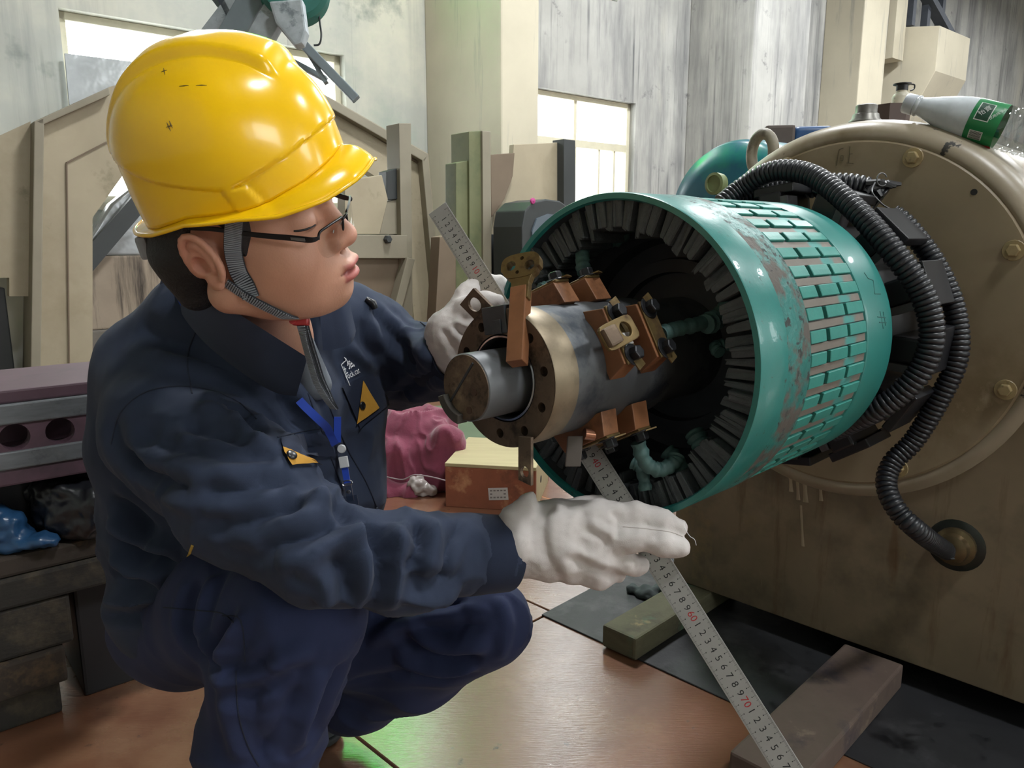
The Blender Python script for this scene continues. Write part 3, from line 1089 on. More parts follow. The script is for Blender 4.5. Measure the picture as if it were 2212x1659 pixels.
# leads from the terminals to the coil ends
taped([P(1428, 722, 0.93), P(1455, 712, 0.945), P(1500, 702, 0.965), P(1535, 690, 0.985), P(1562, 672, 1.0)], 0.0095)
taped([P(1525, 700, 0.97), P(1548, 690, 0.985), P(1575, 665, 1.0)], 0.013, 'taped_joint')
taped([P(1555, 762, 0.975), P(1545, 750, 0.985), P(1565, 745, 0.99), P(1600, 752, 0.985)], 0.008)
taped([P(1262, 590, 1.03), P(1258, 562, 1.045), P(1262, 530, 1.06), P(1290, 510, 1.075), P(1300, 480, 1.09)], 0.0095)
taped([P(1278, 520, 1.07), P(1296, 505, 1.08), P(1302, 478, 1.09)], 0.0125, 'taped_joint')
taped([P(1318, 520, 1.08), P(1345, 508, 1.085), P(1342, 470, 1.095)], 0.0105)
taped([P(1378, 955, 0.955), P(1395, 1000, 0.96), P(1425, 1015, 0.965), P(1455, 1000, 0.97), P(1462, 985, 0.975)], 0.0095)
taped([P(1365, 1000, 0.99), P(1385, 1012, 0.985), P(1395, 1060, 0.98)], 0.008)
taped([P(1500, 935, 0.985), P(1515, 960, 0.975), P(1530, 985, 0.965), P(1540, 1005, 0.955)], 0.013, 'taped_joint')
taped([P(1440, 975, 1.0), P(1465, 1000, 0.99), P(1480, 1040, 0.975)], 0.011, 'taped_joint')
taped([P(1168, 625, 1.05), P(1190, 618, 1.06), P(1215, 600, 1.08)], 0.009)

# upright lug plate with two large holes on a brown bar, standing in the notch
bar0, bar1 = P(1117, 782, 0.812), P(1127, 600, 0.852)
ax = unit(bar1 - bar0)
fdir = unit(-MA * 0.7 + unit(EYEP - bar1) * 0.7)
fx = unit(np.cross(ax, fdir)); fz = np.cross(fx, ax)
if np.dot(fx, V(1, 0, 0)) < 0:
    fx = -fx
nrm = unit(np.cross(fx, ax))
if np.dot(nrm, fdir) < 0:
    nrm = -nrm
g = G()
L_ = np.linalg.norm(bar1 - bar0)
g.box(bar0 + ax * L_ * 0.42, ax, fx, nrm, L_ * 0.44, 0.0095, 0.0085)
obj('insulated_bar', g, m_ins, rot, bevel=0.001)
hd = P(1131, 582, 0.858)
g = G()
n = 48
outer = []
for k in range(n):
    a = 2 * math.pi * k / n
    x, y = math.cos(a), math.sin(a)
    s = (abs(x) ** 3.2 + abs(y) ** 3.2) ** (1 / 3.2)
    yy = 0.0155 * y / s
    xx = 0.0235 * x / s * (1 if y > -0.3 else 0.9)
    outer.append((xx, yy))
def plate_with_holes(outer, holes, o, ex, ey, ez, th):
    bm = bmesh.new()
    edges = []
    loops = [outer] + [circle(r, 20, cx, cy) for cx, cy, r in holes]
    for lp in loops:
        vs = [bm.verts.new((a, b, 0)) for a, b in lp]
        for k in range(len(vs)):
            edges.append(bm.edges.new((vs[k], vs[(k + 1) % len(vs)])))
    bmesh.ops.triangle_fill(bm, use_beauty=True, use_dissolve=False, edges=edges, normal=(0, 0, 1))
    kill = [f for f in bm.faces if any((f.calc_center_median().x - cx) ** 2 + (f.calc_center_median().y - cy) ** 2 < (r * 0.8) ** 2 for cx, cy, r in holes)]
    bmesh.ops.delete(bm, geom=kill, context='FACES_ONLY')
    bm.verts.index_update()
    gg = G()
    vv = [np.array(v.co) for v in bm.verts]
    nv = len(vv)
    gg.v = [tuple(o + ex * q[0] + ey * q[1]) for q in vv] + [tuple(o + ex * q[0] + ey * q[1] + ez * th) for q in vv]
    for f in bm.faces:
        ix = [v.index for v in f.verts]
        gg.f.append(tuple(ix))
        gg.f.append(tuple(nv + i for i in reversed(ix)))
    k = 0
    for lp in loops:
        n2 = len(lp)
        gg.f += [(k + i, k + (i + 1) % n2, nv + k + (i + 1) % n2, nv + k + i) for i in range(n2)]
        k += n2
    bm.free()
    return gg
g = plate_with_holes(outer, [(-0.0115, 0.001, 0.0062), (0.0115, -0.002, 0.0062), (0.002, 0.0085, 0.0024), (-0.003, -0.0085, 0.0022)], hd, fx, ax, nrm, 0.010)
obj('terminal_plate', g, m_brass, rot, smooth=30)
g = G()
g.prism([(-0.0155, 0.0), (-0.010, -0.012), (-0.0105, -0.032), (0.011, -0.032), (0.0115, -0.012), (0.016, 0.0)], hd - ax * 0.010, fx, ax, nrm, 0.0095)
obj('plate_neck', g, m_brass, rot, bevel=0.0008)
# copper bow over the top block
g = G()
g.tube(spline([P(1155, 658, 0.94), P(1165, 636, 0.95), P(1195, 630, 0.965), P(1228, 633, 0.98)], 6), 0.0065, 10)
obj('copper_bow', g, m_copper, rot, smooth=50)
g = G()
g.tube(spline([P(1262, 937, 0.895), P(1290, 940, 0.90), P(1312, 937, 0.905)], 6), 0.0068, 10)
obj('copper_bow', g, m_copper, rot, smooth=50)
# square lug with a hole, upper left of the flange, and the one hanging below it
lc = P(1030, 663, 0.88)
lx = unit(P(1060, 690, 0.88) - P(1010, 640, 0.88)); ly = unit(np.cross(MA, lx))
g = plate_with_holes([(-0.017, -0.0155), (0.026, -0.0155), (0.026, 0.0155), (-0.017, 0.0155)], [(-0.004, 0, 0.0088)], lc, lx, ly, MA, 0.004)
obj('link_lug', g, m_rust, rot, bevel=0)
lc = P(1133, 1012, 0.83)
lx = unit(P(1133, 1040, 0.83) - P(1133, 960, 0.83)); ly = unit(np.cross(MA, lx))
g = plate_with_holes([(-0.034, -0.0095), (0.018, -0.0095), (0.013, 0.0095), (-0.034, 0.0095)], [(0.004, 0, 0.0062)], lc, lx, ly, MA, 0.004)
obj('link_lug', g, m_rust, rot)
# grey pad and clip under the shaft beside the ruler
g = G()
g.box(P(1240, 975, 0.90), V(1, 0, 0), unit(V(0.1, 0.3, 1)), unit(V(0, -1, 0.3)), 0.009, 0.018, 0.005)
obj('grey_clip', g, mat('clip_grey', '#4f4842', 0.6, var=0.15), rot, bevel=0.001)

# ================================================================== implicit surfaces for soft bodies
class Field:
    """signed distance on a grid; shapes are blended in smoothly, then the zero surface is meshed"""
    def __init__(self, lo, hi, h):
        self.lo = np.asarray(lo, float)
        self.h = h
        self.n = np.ceil((np.asarray(hi, float) - self.lo) / h).astype(int) + 1
        self.d = np.full(tuple(self.n), 0.5, np.float32)
        self.ax = [(self.lo[k] + h * np.arange(self.n[k])).astype(np.float32) for k in range(3)]
    def _block(self, lo, hi):
        i0 = np.clip(np.floor((np.asarray(lo) - self.lo) / self.h).astype(int), 0, self.n - 1)
        i1 = np.clip(np.ceil((np.asarray(hi) - self.lo) / self.h).astype(int) + 1, 1, self.n)
        sl = tuple(slice(a, b) for a, b in zip(i0, i1))
        x = self.ax[0][sl[0]][:, None, None]
        y = self.ax[1][sl[1]][None, :, None]
        z = self.ax[2][sl[2]][None, None, :]
        return sl, x, y, z
    def _put(self, sl, d, k, op):
        a = self.d[sl]
        if op == 'add':
            if k > 0:
                hh = np.clip(0.5 + 0.5 * (a - d) / k, 0, 1)
                self.d[sl] = a + (d - a) * hh - k * hh * (1 - hh)
            else:
                self.d[sl] = np.minimum(a, d)
        elif op == 'sub':
            if k > 0:
                hh = np.clip(0.5 - 0.5 * (a + d) / k, 0, 1)
                self.d[sl] = a + (-d - a) * hh + k * hh * (1 - hh)
            else:
                self.d[sl] = np.maximum(a, -d)
        else:
            self.d[sl] = np.maximum(a, d)
    def cone(self, a, b, ra, rb, k=0.02, op='add'):
        a, b = np.asarray(a, float), np.asarray(b, float)
        m = max(ra, rb) + k + 3 * self.h + 0.02
        sl, x, y, z = self._block(np.minimum(a, b) - m, np.maximum(a, b) + m)
        ba = b - a
        px, py, pz = x - a[0], y - a[1], z - a[2]
        t = np.clip((px * ba[0] + py * ba[1] + pz * ba[2]) / float(ba @ ba), 0, 1)
        d = np.sqrt((px - t * ba[0]) ** 2 + (py - t * ba[1]) ** 2 + (pz - t * ba[2]) ** 2) - (ra + (rb - ra) * t)
        self._put(sl, d.astype(np.float32), k, op)
        return self
    def chain(self, pts, k=0.03, op='add'):
        for (a, ra), (b, rb) in zip(pts, pts[1:]):
            self.cone(a, b, ra, rb, k, op)
        return self
    def ell(self, c, r, axes=None, k=0.02, op='add'):
        c, r = np.asarray(c, float), np.asarray(r, float)
        A = np.eye(3) if axes is None else np.asarray(axes, float)
        m = r.max() + k + 3 * self.h + 0.015
        sl, x, y, z = self._block(c - m, c + m)
        px, py, pz = x - c[0], y - c[1], z - c[2]
        q = [(px * A[i][0] + py * A[i][1] + pz * A[i][2]) for i in range(3)]
        k0 = np.sqrt(sum((q[i] / r[i]) ** 2 for i in range(3)))
        k1 = np.sqrt(sum((q[i] / r[i] ** 2) ** 2 for i in range(3))) + 1e-9
        self._put(sl, (k0 * (k0 - 1) / k1).astype(np.float32), k, op)
        return self
    def rbox(self, c, hx, axes, rnd=0.005, k=0.01, op='add'):
        c, hx = np.asarray(c, float), np.asarray(hx, float)
        A = np.asarray(axes, float)
        m = np.linalg.norm(hx) + k + 3 * self.h + 0.015
        sl, x, y, z = self._block(c - m, c + m)
        px, py, pz = x - c[0], y - c[1], z - c[2]
        q = [np.abs(px * A[i][0] + py * A[i][1] + pz * A[i][2]) - (hx[i] - rnd) for i in range(3)]
        d = np.sqrt(sum(np.maximum(w_, 0) ** 2 for w_ in q)) + np.minimum(np.maximum(np.maximum(q[0], q[1]), q[2]), 0) - rnd
        self._put(sl, d.astype(np.float32), k, op)
        return self
    def cut(self, o, nrm):
        """keep only the side the normal points away from"""
        o, nrm = np.asarray(o, float), unit(nrm)
        x = self.ax[0][:, None, None]; y = self.ax[1][None, :, None]; z = self.ax[2][None, None, :]
        d = (x - o[0]) * nrm[0] + (y - o[1]) * nrm[1] + (z - o[2]) * nrm[2]
        self.d = np.maximum(self.d, d.astype(np.float32))
        return self
    def trim(self, o, nrm, rad):
        """flat cut across a limb, only within rad of o"""
        o, nrm = np.asarray(o, float), unit(nrm)
        sl, x, y, z = self._block(o - rad, o + rad)
        d = (x - o[0]) * nrm[0] + (y - o[1]) * nrm[1] + (z - o[2]) * nrm[2]
        self.d[sl] = np.maximum(self.d[sl], d.astype(np.float32))
        return self
    def mesh(self, smooth=1):
        d = self.d
        ins = d < 0
        nx, ny, nz = d.shape
        cnt = np.zeros((nx - 1, ny - 1, nz - 1), np.int8)
        for i in (0, 1):
            for j in (0, 1):
                for k in (0, 1):
                    cnt += ins[i:nx - 1 + i, j:ny - 1 + j, k:nz - 1 + k]
        act = (cnt > 0) & (cnt < 8)
        idx = np.full(act.shape, -1, np.int64)
        ci = np.argwhere(act)
        idx[act] = np.arange(len(ci))
        acc = np.zeros((len(ci), 3)); num = np.zeros(len(ci))
        cs = [np.array(q) for q in ((0, 0, 0), (1, 0, 0), (0, 1, 0), (0, 0, 1), (1, 1, 0), (1, 0, 1), (0, 1, 1), (1, 1, 1))]
        for a in cs:
            for b in cs:
                if (b - a).sum() == 1 and (b - a).min() == 0:
                    A_, B_ = ci + a, ci + b
                    da, db = d[A_[:, 0], A_[:, 1], A_[:, 2]], d[B_[:, 0], B_[:, 1], B_[:, 2]]
                    x = (da < 0) != (db < 0)
                    t = np.where(x, da / np.where(x, da - db, 1), 0)
                    acc += np.where(x[:, None], A_ + t[:, None] * (b - a), 0)
                    num += x
        v = self.lo + self.h * (acc / num[:, None])
        f = []
        for ax_ in range(3):
            o1, o2 = (ax_ + 1) % 3, (ax_ + 2) % 3
            s0 = [slice(None)] * 3; s1 = [slice(None)] * 3
            s0[ax_] = slice(0, -1); s1[ax_] = slice(1, None)
            e = ins[tuple(s0)] != ins[tuple(s1)]
            q = np.argwhere(e)
            q = q[(q[:, o1] > 0) & (q[:, o2] > 0) & (q[:, o1] < d.shape[o1] - 1) & (q[:, o2] < d.shape[o2] - 1)]
            u1 = np.zeros(3, int); u1[o1] = 1
            u2 = np.zeros(3, int); u2[o2] = 1
            g4 = [q - u1 - u2, q - u2, q, q - u1]
            i4 = np.stack([idx[w_[:, 0], w_[:, 1], w_[:, 2]] for w_ in g4], 1)
            flip = ~ins[q[:, 0], q[:, 1], q[:, 2]]
            i4[flip] = i4[flip][:, ::-1]
            f.append(i4)
        f = np.concatenate(f)
        f = f[(f >= 0).all(1)]
        # keep the largest connected piece only when asked by the caller; here just relax the vertices
        for _ in range(smooth):
            v = relax(v, f)
        return v, f

def relax(v, f, lam=0.5):
    s = np.zeros_like(v); n = np.zeros(len(v))
    for a in range(4):
        b = (a + 1) % 4
        np.add.at(s, f[:, a], v[f[:, b]]); np.add.at(n, f[:, a], 1)
        np.add.at(s, f[:, b], v[f[:, a]]); np.add.at(n, f[:, b], 1)
    return v + lam * (s / np.maximum(n, 1)[:, None] - v)

def vnormals(v, f):
    a = v[f[:, 2]] - v[f[:, 0]]
    b = v[f[:, 3]] - v[f[:, 1]]
    fn = np.cross(a, b)
    vn = np.zeros_like(v)
    for k in range(4):
        np.add.at(vn, f[:, k], fn)
    return vn / (np.linalg.norm(vn, axis=1)[:, None] + 1e-12)

class Soft:
    """mesh under construction: fold it, look it up from the camera side, make it an object"""
    def __init__(self, v, f):
        self.v, self.f = v, f
        self.bvh = None
    def tree(self):
        if self.bvh is None:
            self.bvh = BVHTree.FromPolygons([tuple(q) for q in self.v], [tuple(int(i) for i in q) for q in self.f])
        return self.bvh
    def hit(self, x, y, lift=0.0):
        r = ray(x, y)
        h = self.tree().ray_cast(Vector(EYEP), Vector(r))
        if h[0] is None:
            return None
        n = np.array(h[1])
        if np.dot(n, r) > 0:
            n = -n
        return np.array(h[0]) + n * lift
    def hitn(self, x, y):
        r = ray(x, y)
        h = self.tree().ray_cast(Vector(EYEP), Vector(r))
        n = np.array(h[1])
        return np.array(h[0]), (n if np.dot(n, r) < 0 else -n)
    def line(self, px, lift=0.0, n=6):
        """curve on the surface through photo points"""
        pts = []
        for a, b in zip(px, px[1:]):
            for k in range(n):
                t = k / n
                q = self.hit(a[0] + (b[0] - a[0]) * t, a[1] + (b[1] - a[1]) * t, lift)
                if q is not None:
                    pts.append(q)
        q = self.hit(px[-1][0], px[-1][1], lift)
        if q is not None:
            pts.append(q)
        return pts
    def fold(self, lines):
        """lines: (photo points, width, height); raises (or sinks) soft creases along curves on the surface"""
        vn = vnormals(self.v, self.f)
        disp = np.zeros(len(self.v))
        for px, wd, am in lines:
            c = self.line(spline_px(px), 0.0, 2)
            if len(c) < 2:
                continue
            c = np.array(c)
            lo, hi = c.min(0) - 3 * wd, c.max(0) + 3 * wd
            sel = np.where(((self.v > lo) & (self.v < hi)).all(1))[0]
            if not len(sel):
                continue
            p_ = self.v[sel]
            best = np.full(len(sel), 9.0); tt = np.zeros(len(sel))
            m = len(c) - 1
            for i in range(m):
                ba = c[i + 1] - c[i]
                L2 = float(ba @ ba) + 1e-12
                t = np.clip(((p_ - c[i]) @ ba) / L2, 0, 1)
                dd = np.linalg.norm(p_ - c[i] - t[:, None] * ba, axis=1)
                b_ = dd < best
                best = np.where(b_, dd, best); tt = np.where(b_, (i + t) / m, tt)
            x = best / wd
            taper = np.clip(np.minimum(tt, 1 - tt) * 5, 0.0, 1) ** 0.7
            prof = np.exp(-1.5 * (np.sqrt(x * x + 0.06) - 0.245)) if am < 0 else np.exp(-x * x)
            disp[sel] += am * taper * (prof - 0.3 * np.exp(-((x - 1.9) / 0.8) ** 2))
        self.v = self.v + vn * disp[:, None]
        self.bvh = None
        return self
    def ripple(self, amp, scale, stretch=(1, 1, 1), seed=0.0, mask=None):
        vn = vnormals(self.v, self.f)
        st = np.array(stretch) * scale
        d = np.array([mnoise.noise(Vector(q * st + seed)) for q in self.v]) * amp
        if mask is not None:
            d = d * mask(self.v)
        self.v = self.v + vn * d[:, None]
        self.bvh = None
        return self
    def ridge(self, amp, scale, stretch=(1, 1, 1), seed=0.0):
        vn = vnormals(self.v, self.f)
        st = np.array(stretch) * scale
        d = np.array([(1 - 1.7 * abs(mnoise.noise(Vector(q * st + seed)))) ** 3 for q in self.v]) * amp
        self.v = self.v + vn * d[:, None]
        self.bvh = None
        return self
    def limb(self, axis, reach, amp, ft, fa, seed=0.0, lo=0.0, hi=1.0):
        """sharp-crested cloth folds around a limb whose centre line is `axis`; ft folds along it, fa round it"""
        c = np.array(spline([np.asarray(q) for q in axis], 6))
        L = np.concatenate([[0], np.cumsum(np.linalg.norm(np.diff(c, axis=0), axis=1))])
        best = np.full(len(self.v), 9.0); tt = np.zeros(len(self.v)); foot = np.zeros_like(self.v); dirn = np.zeros_like(self.v)
        for i in range(len(c) - 1):
            ba = c[i + 1] - c[i]
            t = np.clip(((self.v - c[i]) @ ba) / float(ba @ ba), 0, 1)
            q = c[i] + t[:, None] * ba
            dd = np.linalg.norm(self.v - q, axis=1)
            b_ = dd < best
            best = np.where(b_, dd, best); tt = np.where(b_, L[i] + t * (L[i + 1] - L[i]), tt)
            foot[b_] = q[b_]; dirn[b_] = ba / np.linalg.norm(ba)
        sel = np.where(best < reach)[0]
        rad = (self.v - foot)[sel]
        rad /= np.linalg.norm(rad, axis=1)[:, None] + 1e-9
        e1 = np.cross(dirn[sel], V(0.3, 0.2, 0.93)); e1 /= np.linalg.norm(e1, axis=1)[:, None] + 1e-9
        e2 = np.cross(dirn[sel], e1)
        ca, sa_ = (rad * e1).sum(1), (rad * e2).sum(1)
        u = tt[sel] / L[-1]
        w_ = np.clip(np.minimum(u - lo, hi - u) / 0.12, 0, 1) * np.clip((reach - best[sel]) / (reach * 0.2), 0, 1)
        d = np.zeros(len(self.v))
        for k, i in enumerate(sel):
            if w_[k] <= 0:
                continue
            p_ = Vector((tt[i] * ft + 0.6 * ca[k], ca[k] * fa, sa_[k] * fa)) + Vector((seed, seed * 1.7, seed * 0.3))
            d[i] = amp * w_[k] * ((1 - abs(mnoise.noise(p_)) * 1.6) ** 3 - 0.35)
        vn = vnormals(self.v, self.f)
        self.v = self.v + vn * d[:, None]
        self.bvh = None
        return self
    def obj(self, name, m, parent, label=None, colors=None):
        off = world_loc(parent)
        me = bpy.data.meshes.new(name)
        me.from_pydata((self.v - off).tolist(), [], self.f.tolist())
        me.shade_smooth()
        if colors is not None:
            at = me.color_attributes.new('tint', 'FLOAT_COLOR', 'POINT')
            at.data.foreach_set('color', np.concatenate([colors, np.ones((len(colors), 1))], 1).astype(np.float32).ravel())
        me.materials.append(m)
        o = bpy.data.objects.new(name, me)
        o.parent = parent
        COL.objects.link(o)
        if label:
            o['label'] = label
        return o

def spline_px(px, n=4):
    return [tuple(q) for q in spline([np.array(q, float) for q in px], n)]

def ribbon(pts, wdt, th, nrm):
    """flat strap along points; wdt and nrm may be lists"""
    g = G()
    m = len(pts)
    v, f = [], []
    for i, q in enumerate(pts):
        d = unit(np.asarray(pts[min(i + 1, m - 1)]) - np.asarray(pts[max(i - 1, 0)]))
        nn = nrm[i] if isinstance(nrm, list) else nrm
        nn = unit(nn - d * np.dot(nn, d))
        sd = np.cross(d, nn)
        w2 = (wdt[i] if hasattr(wdt, '__len__') else wdt) / 2
        for a, b in ((-1, -1), (1, -1), (1, 1), (-1, 1)):
            v.append(np.asarray(q) + sd * (a * w2) + nn * (b * th / 2))
    f = [(0, 1, 2, 3), tuple(4 * (m - 1) + k for k in (3, 2, 1, 0))]
    for i in range(m - 1):
        for k in range(4):
            f.append((4 * i + k, 4 * i + 4 + k, 4 * i + 4 + (k + 1) % 4, 4 * i + (k + 1) % 4))
    return g.add(v, f)

# ================================================================== the worker
CR, CU, CT = V(1, 0, 0), V(0, sp, cp), V(0, -cp, sp)
def cam_dir(a, b, c):
    return unit(CR * a + CU * b + CT * c)
HF = cam_dir(0.97, 0.0, 0.24)
HL = cam_dir(0.22, 0.5, -0.84)
HL = unit(HL - HF * np.dot(HL, HF))
HF = unit(HF * 0.987 + HL * 0.157)
HL = unit(HL - HF * np.dot(HL, HF))
HU = np.cross(HF, HL)
HO = P(503, 481, 0.78) - HU * 0.009
HR = np.stack([HF, HL, HU], 1)
def HW(x, y, z):
    return HO + HF * x + HL * y + HU * z
def to_head(q):
    return (np.asarray(q) - HO) @ HR

m_skin = mat('skin', '#c09077', 0.5, var=0.06, vscale=40, attr='tint', sss=0.12, bump=0.00025, bscale=500, spec=0.4)
m_hair = mat('black_hair', '#15171a', 0.55, var=0.3, vscale=90, bump=0.0015, bscale=300)
m_jacket = mat('navy_twill', '#2e374b', 0.85, var=0.14, vscale=14, bump=0.00018, bscale=1400, sheen=0.04, spec=0.25)
m_jacket_dark = mat('navy_twill_dark', '#20283b', 0.85, var=0.12, vscale=14, bump=0.00018, bscale=1400, sheen=0.04, spec=0.25)
m_trouser = mat('navy_trouser', '#293150', 0.85, var=0.16, vscale=10, bump=0.00018, bscale=1400, sheen=0.04, spec=0.25)
m_seam = mat('seam_thread', '#1b2233', 0.9, var=0)
m_glove = mat('white_cotton', '#cbc5c2', 0.9, var=0.08, vscale=30, bump=0.0003, bscale=900, layers=(('#b0a7a2', 14, 0.6, 0.8, None, None), ('#8a827c', 120, 0.7, 0.76, None, None)))

per = root('person', V(-0.32, 1.12, 0), 'worker in navy overalls squatting beside the shaft and reading a long ruler', 'person')

# ------------------------------------------------------------------ head and neck
neck_w = P(600, 745, 0.99)
neck_l = to_head(neck_w)
F_ = Field((-0.135, -0.115, -0.235), (0.145, 0.12, 0.16), 0.0018)
F_.ell((0.010, 0, 0.048), (0.084, 0.074, 0.082), k=0.0)
F_.ell((0.045, 0, 0.048), (0.057, 0.064, 0.056), k=0.02)
F_.ell((0.042, 0, -0.018), (0.056, 0.065, 0.072), k=0.02)
for s in (-1, 1):
    F_.ell((0.058, s * 0.041, -0.030), (0.036, 0.029, 0.036), k=0.02)
    F_.cone((0.002, s * 0.056, -0.045), (0.074, s * 0.024, -0.071), 0.021, 0.018, 0.026)
F_.ell((0.042, 0, -0.058), (0.05, 0.05, 0.028), k=0.02)
F_.ell((0.0855, 0, -0.0745), (0.019, 0.024, 0.0175), k=0.016)
F_.ell((0.087, 0, -0.048), (0.026, 0.034, 0.028), k=0.016)
F_.cone((0.096, 0, 0.022), (0.1115, 0, -0.012), 0.0078, 0.0105, 0.012)
F_.ell((0.1125, 0, -0.0165), (0.0115, 0.0128, 0.0098), k=0.008)
for s in (-1, 1):
    F_.ell((0.1030, s * 0.0130, -0.0195), (0.0112, 0.0075, 0.0085), k=0.006)
    F_.cone((0.100, s * 0.012, 0.031), (0.086, s * 0.046, 0.033), 0.008, 0.008, 0.012)
    F_.ell((0.1035, s * 0.033, 0.0125), (0.0165, 0.019, 0.0115), k=0.012, op='sub')
    F_.ell((0.0815, s * 0.032, 0.0110), (0.0155, 0.0175, 0.0135), k=0.009)
    F_.ell((0.0975, s * 0.0325, 0.0035), (0.008, 0.0155, 0.0011), k=0.0016, op='sub')
    F_.ell((0.1065, s * 0.0075, -0.0285), (0.006, 0.0036, 0.0040), k=0.003, op='sub')
    F_.ell((0.1095, s * 0.0070, -0.0440), (0.0090, 0.0135, 0.0056), k=0.004)
F_.ell((0.1085, 0, -0.0570), (0.0095, 0.0180, 0.0068), k=0.004)
F_.ell((0.116, 0, -0.0505), (0.016, 0.030, 0.0011), k=0.0025, op='sub')
F_.ell((0.114, 0, -0.0680), (0.006, 0.016, 0.004), k=0.009, op='sub')
F_.cone((-0.006, 0.010, -0.045), neck_l, 0.047, 0.049, 0.03)
# ears
for s in (-1, 1):
    c = V(0.001, s * 0.0785, 0.000)
    tl = math.radians(22)
    e1 = unit(V(math.cos(tl), 0, math.sin(tl) * 1.0))      # forward-up across the ear
    e1 = V(math.cos(tl), 0.0, math.sin(tl))
    e2 = V(-math.sin(tl), 0.0, math.cos(tl))               # along the ear
    e3 = V(0, 1, 0)
    out = unit(e3 * s - e1 * 0.22)                         # ear flares backwards
    ee1 = unit(np.cross(e2, out)) * s
    A_ = [ee1, e2, out]
    F_.ell(c + out * 0.002, (0.0165, 0.0265, 0.0045), A_, k=0.004)
    F_.cone(c - out * 0.004 + ee1 * 0.008, c - e3 * s * 0.012 + ee1 * 0.008, 0.015, 0.018, 0.006)
    hel = [c + ee1 * (0.0155 * math.cos(a)) + e2 * (0.0255 * math.sin(a)) + out * 0.0065 for a in np.linspace(-0.1 if True else 0, 4.3, 14)]
    F_.chain([(q, 0.0031) for q in hel], k=0.0018)
    anti = [c + ee1 * (0.0085 * math.cos(a)) + e2 * (0.0155 * math.sin(a)) + out * 0.0055 for a in np.linspace(1.3, 4.2, 8)]
    F_.chain([(q, 0.0028) for q in anti], k=0.003)
    F_.ell(c + ee1 * 0.004 - e2 * 0.004 + out * 0.0075, (0.0075, 0.0095, 0.0075), A_, k=0.002, op='sub')
    F_.ell(c + ee1 * 0.006 - e2 * 0.0235 + out * 0.003, (0.0085, 0.0095, 0.0052), A_, k=0.004)
    F_.ell(c + ee1 * 0.0155 - e2 * 0.007 + out * 0.004, (0.004, 0.007, 0.004), A_, k=0.004)
hv, hf = F_.mesh(1)
# skin colours; nostril and mouth-line shade and forehead light are painted in
base = np.array(lin('#c0917a')[:3])
colr = np.tile(base, (len(hv), 1))
def blend(mask, c):
    global colr
    m_ = np.clip(mask, 0, 1)[:, None]
    colr = colr * (1 - m_) + np.array(lin(c)[:3]) * m_
x_, y_, z_ = hv[:, 0], hv[:, 1], hv[:, 2]
gauss = lambda c, r: np.exp(-(((x_ - c[0]) / r[0]) ** 2 + ((np.abs(y_) - c[1]) / r[1]) ** 2 + ((z_ - c[2]) / r[2]) ** 2))
blend(0.5 * gauss((0.06, 0.05, -0.03), (0.04, 0.03, 0.03)), '#b57a5f')
blend(0.45 * gauss((0.115, 0.0, -0.015), (0.012, 0.016, 0.012)), '#c98a78')
lipm = np.clip((np.minimum(x_ - (0.1055 - 0.55 * np.maximum(np.abs(y_) - 0.004, 0) * 0.9), 0.004) / 0.003), 0, 1) * np.clip((0.0085 + 0.002 - np.abs(z_ + 0.0510)) / 0.002, 0, 1) * np.clip((0.0215 - np.abs(y_)) / 0.003, 0, 1)
blend(0.9 * lipm, '#a85c58')
blend(0.7 * np.clip((0.0012 - np.abs(z_ + 0.0505)) / 0.0008, 0, 1) * np.clip((x_ - 0.095) / 0.006, 0, 1) * (np.abs(y_) < 0.024), '#5b2c2a')
blend(0.85 * np.clip((0.0016 - np.abs(z_ - 0.0045)) / 0.0010, 0, 1) * gauss((0.096, 0.0325, 0.0045), (0.012, 0.015, 0.02)), '#3a2622')
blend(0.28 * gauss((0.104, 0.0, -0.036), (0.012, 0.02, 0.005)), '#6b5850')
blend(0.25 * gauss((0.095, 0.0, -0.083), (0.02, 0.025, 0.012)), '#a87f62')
blend(0.55 * gauss((-0.01, 0.083, 0.004), (0.03, 0.014, 0.035)), '#b8735f')
blend(0.9 * gauss((0.1065, 0.0075, -0.027), (0.005, 0.003, 0.003)), '#3d2019')
blend(0.9 * np.clip((0.0045 - np.abs(z_ - 0.0335 - 0.06 * (0.03 - np.abs(y_ * 1.0)) * 0.3)) / 0.0025, 0, 1) * ((np.abs(y_) > 0.012) & (np.abs(y_) < 0.05) & (x_ > 0.07)), '#2a2322')
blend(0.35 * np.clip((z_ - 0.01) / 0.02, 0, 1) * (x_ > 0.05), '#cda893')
for cx_, cy_, cz_, rr in ((0.075, -0.055, -0.055, 0.0012), (0.066, -0.060, -0.001, 0.001), (0.09, -0.04, 0.02, 0.001)):
    blend(0.8 * np.clip(1.6 - np.sqrt((x_ - cx_) ** 2 + (y_ - cy_) ** 2 * 0.2 + (z_ - cz_) ** 2) / rr, 0, 1), '#4a3028')
head = Soft(HO + hv @ HR.T, hf)
head_o = head.obj('body', m_skin, per, 'light skin of face, ear and neck', colors=colr)

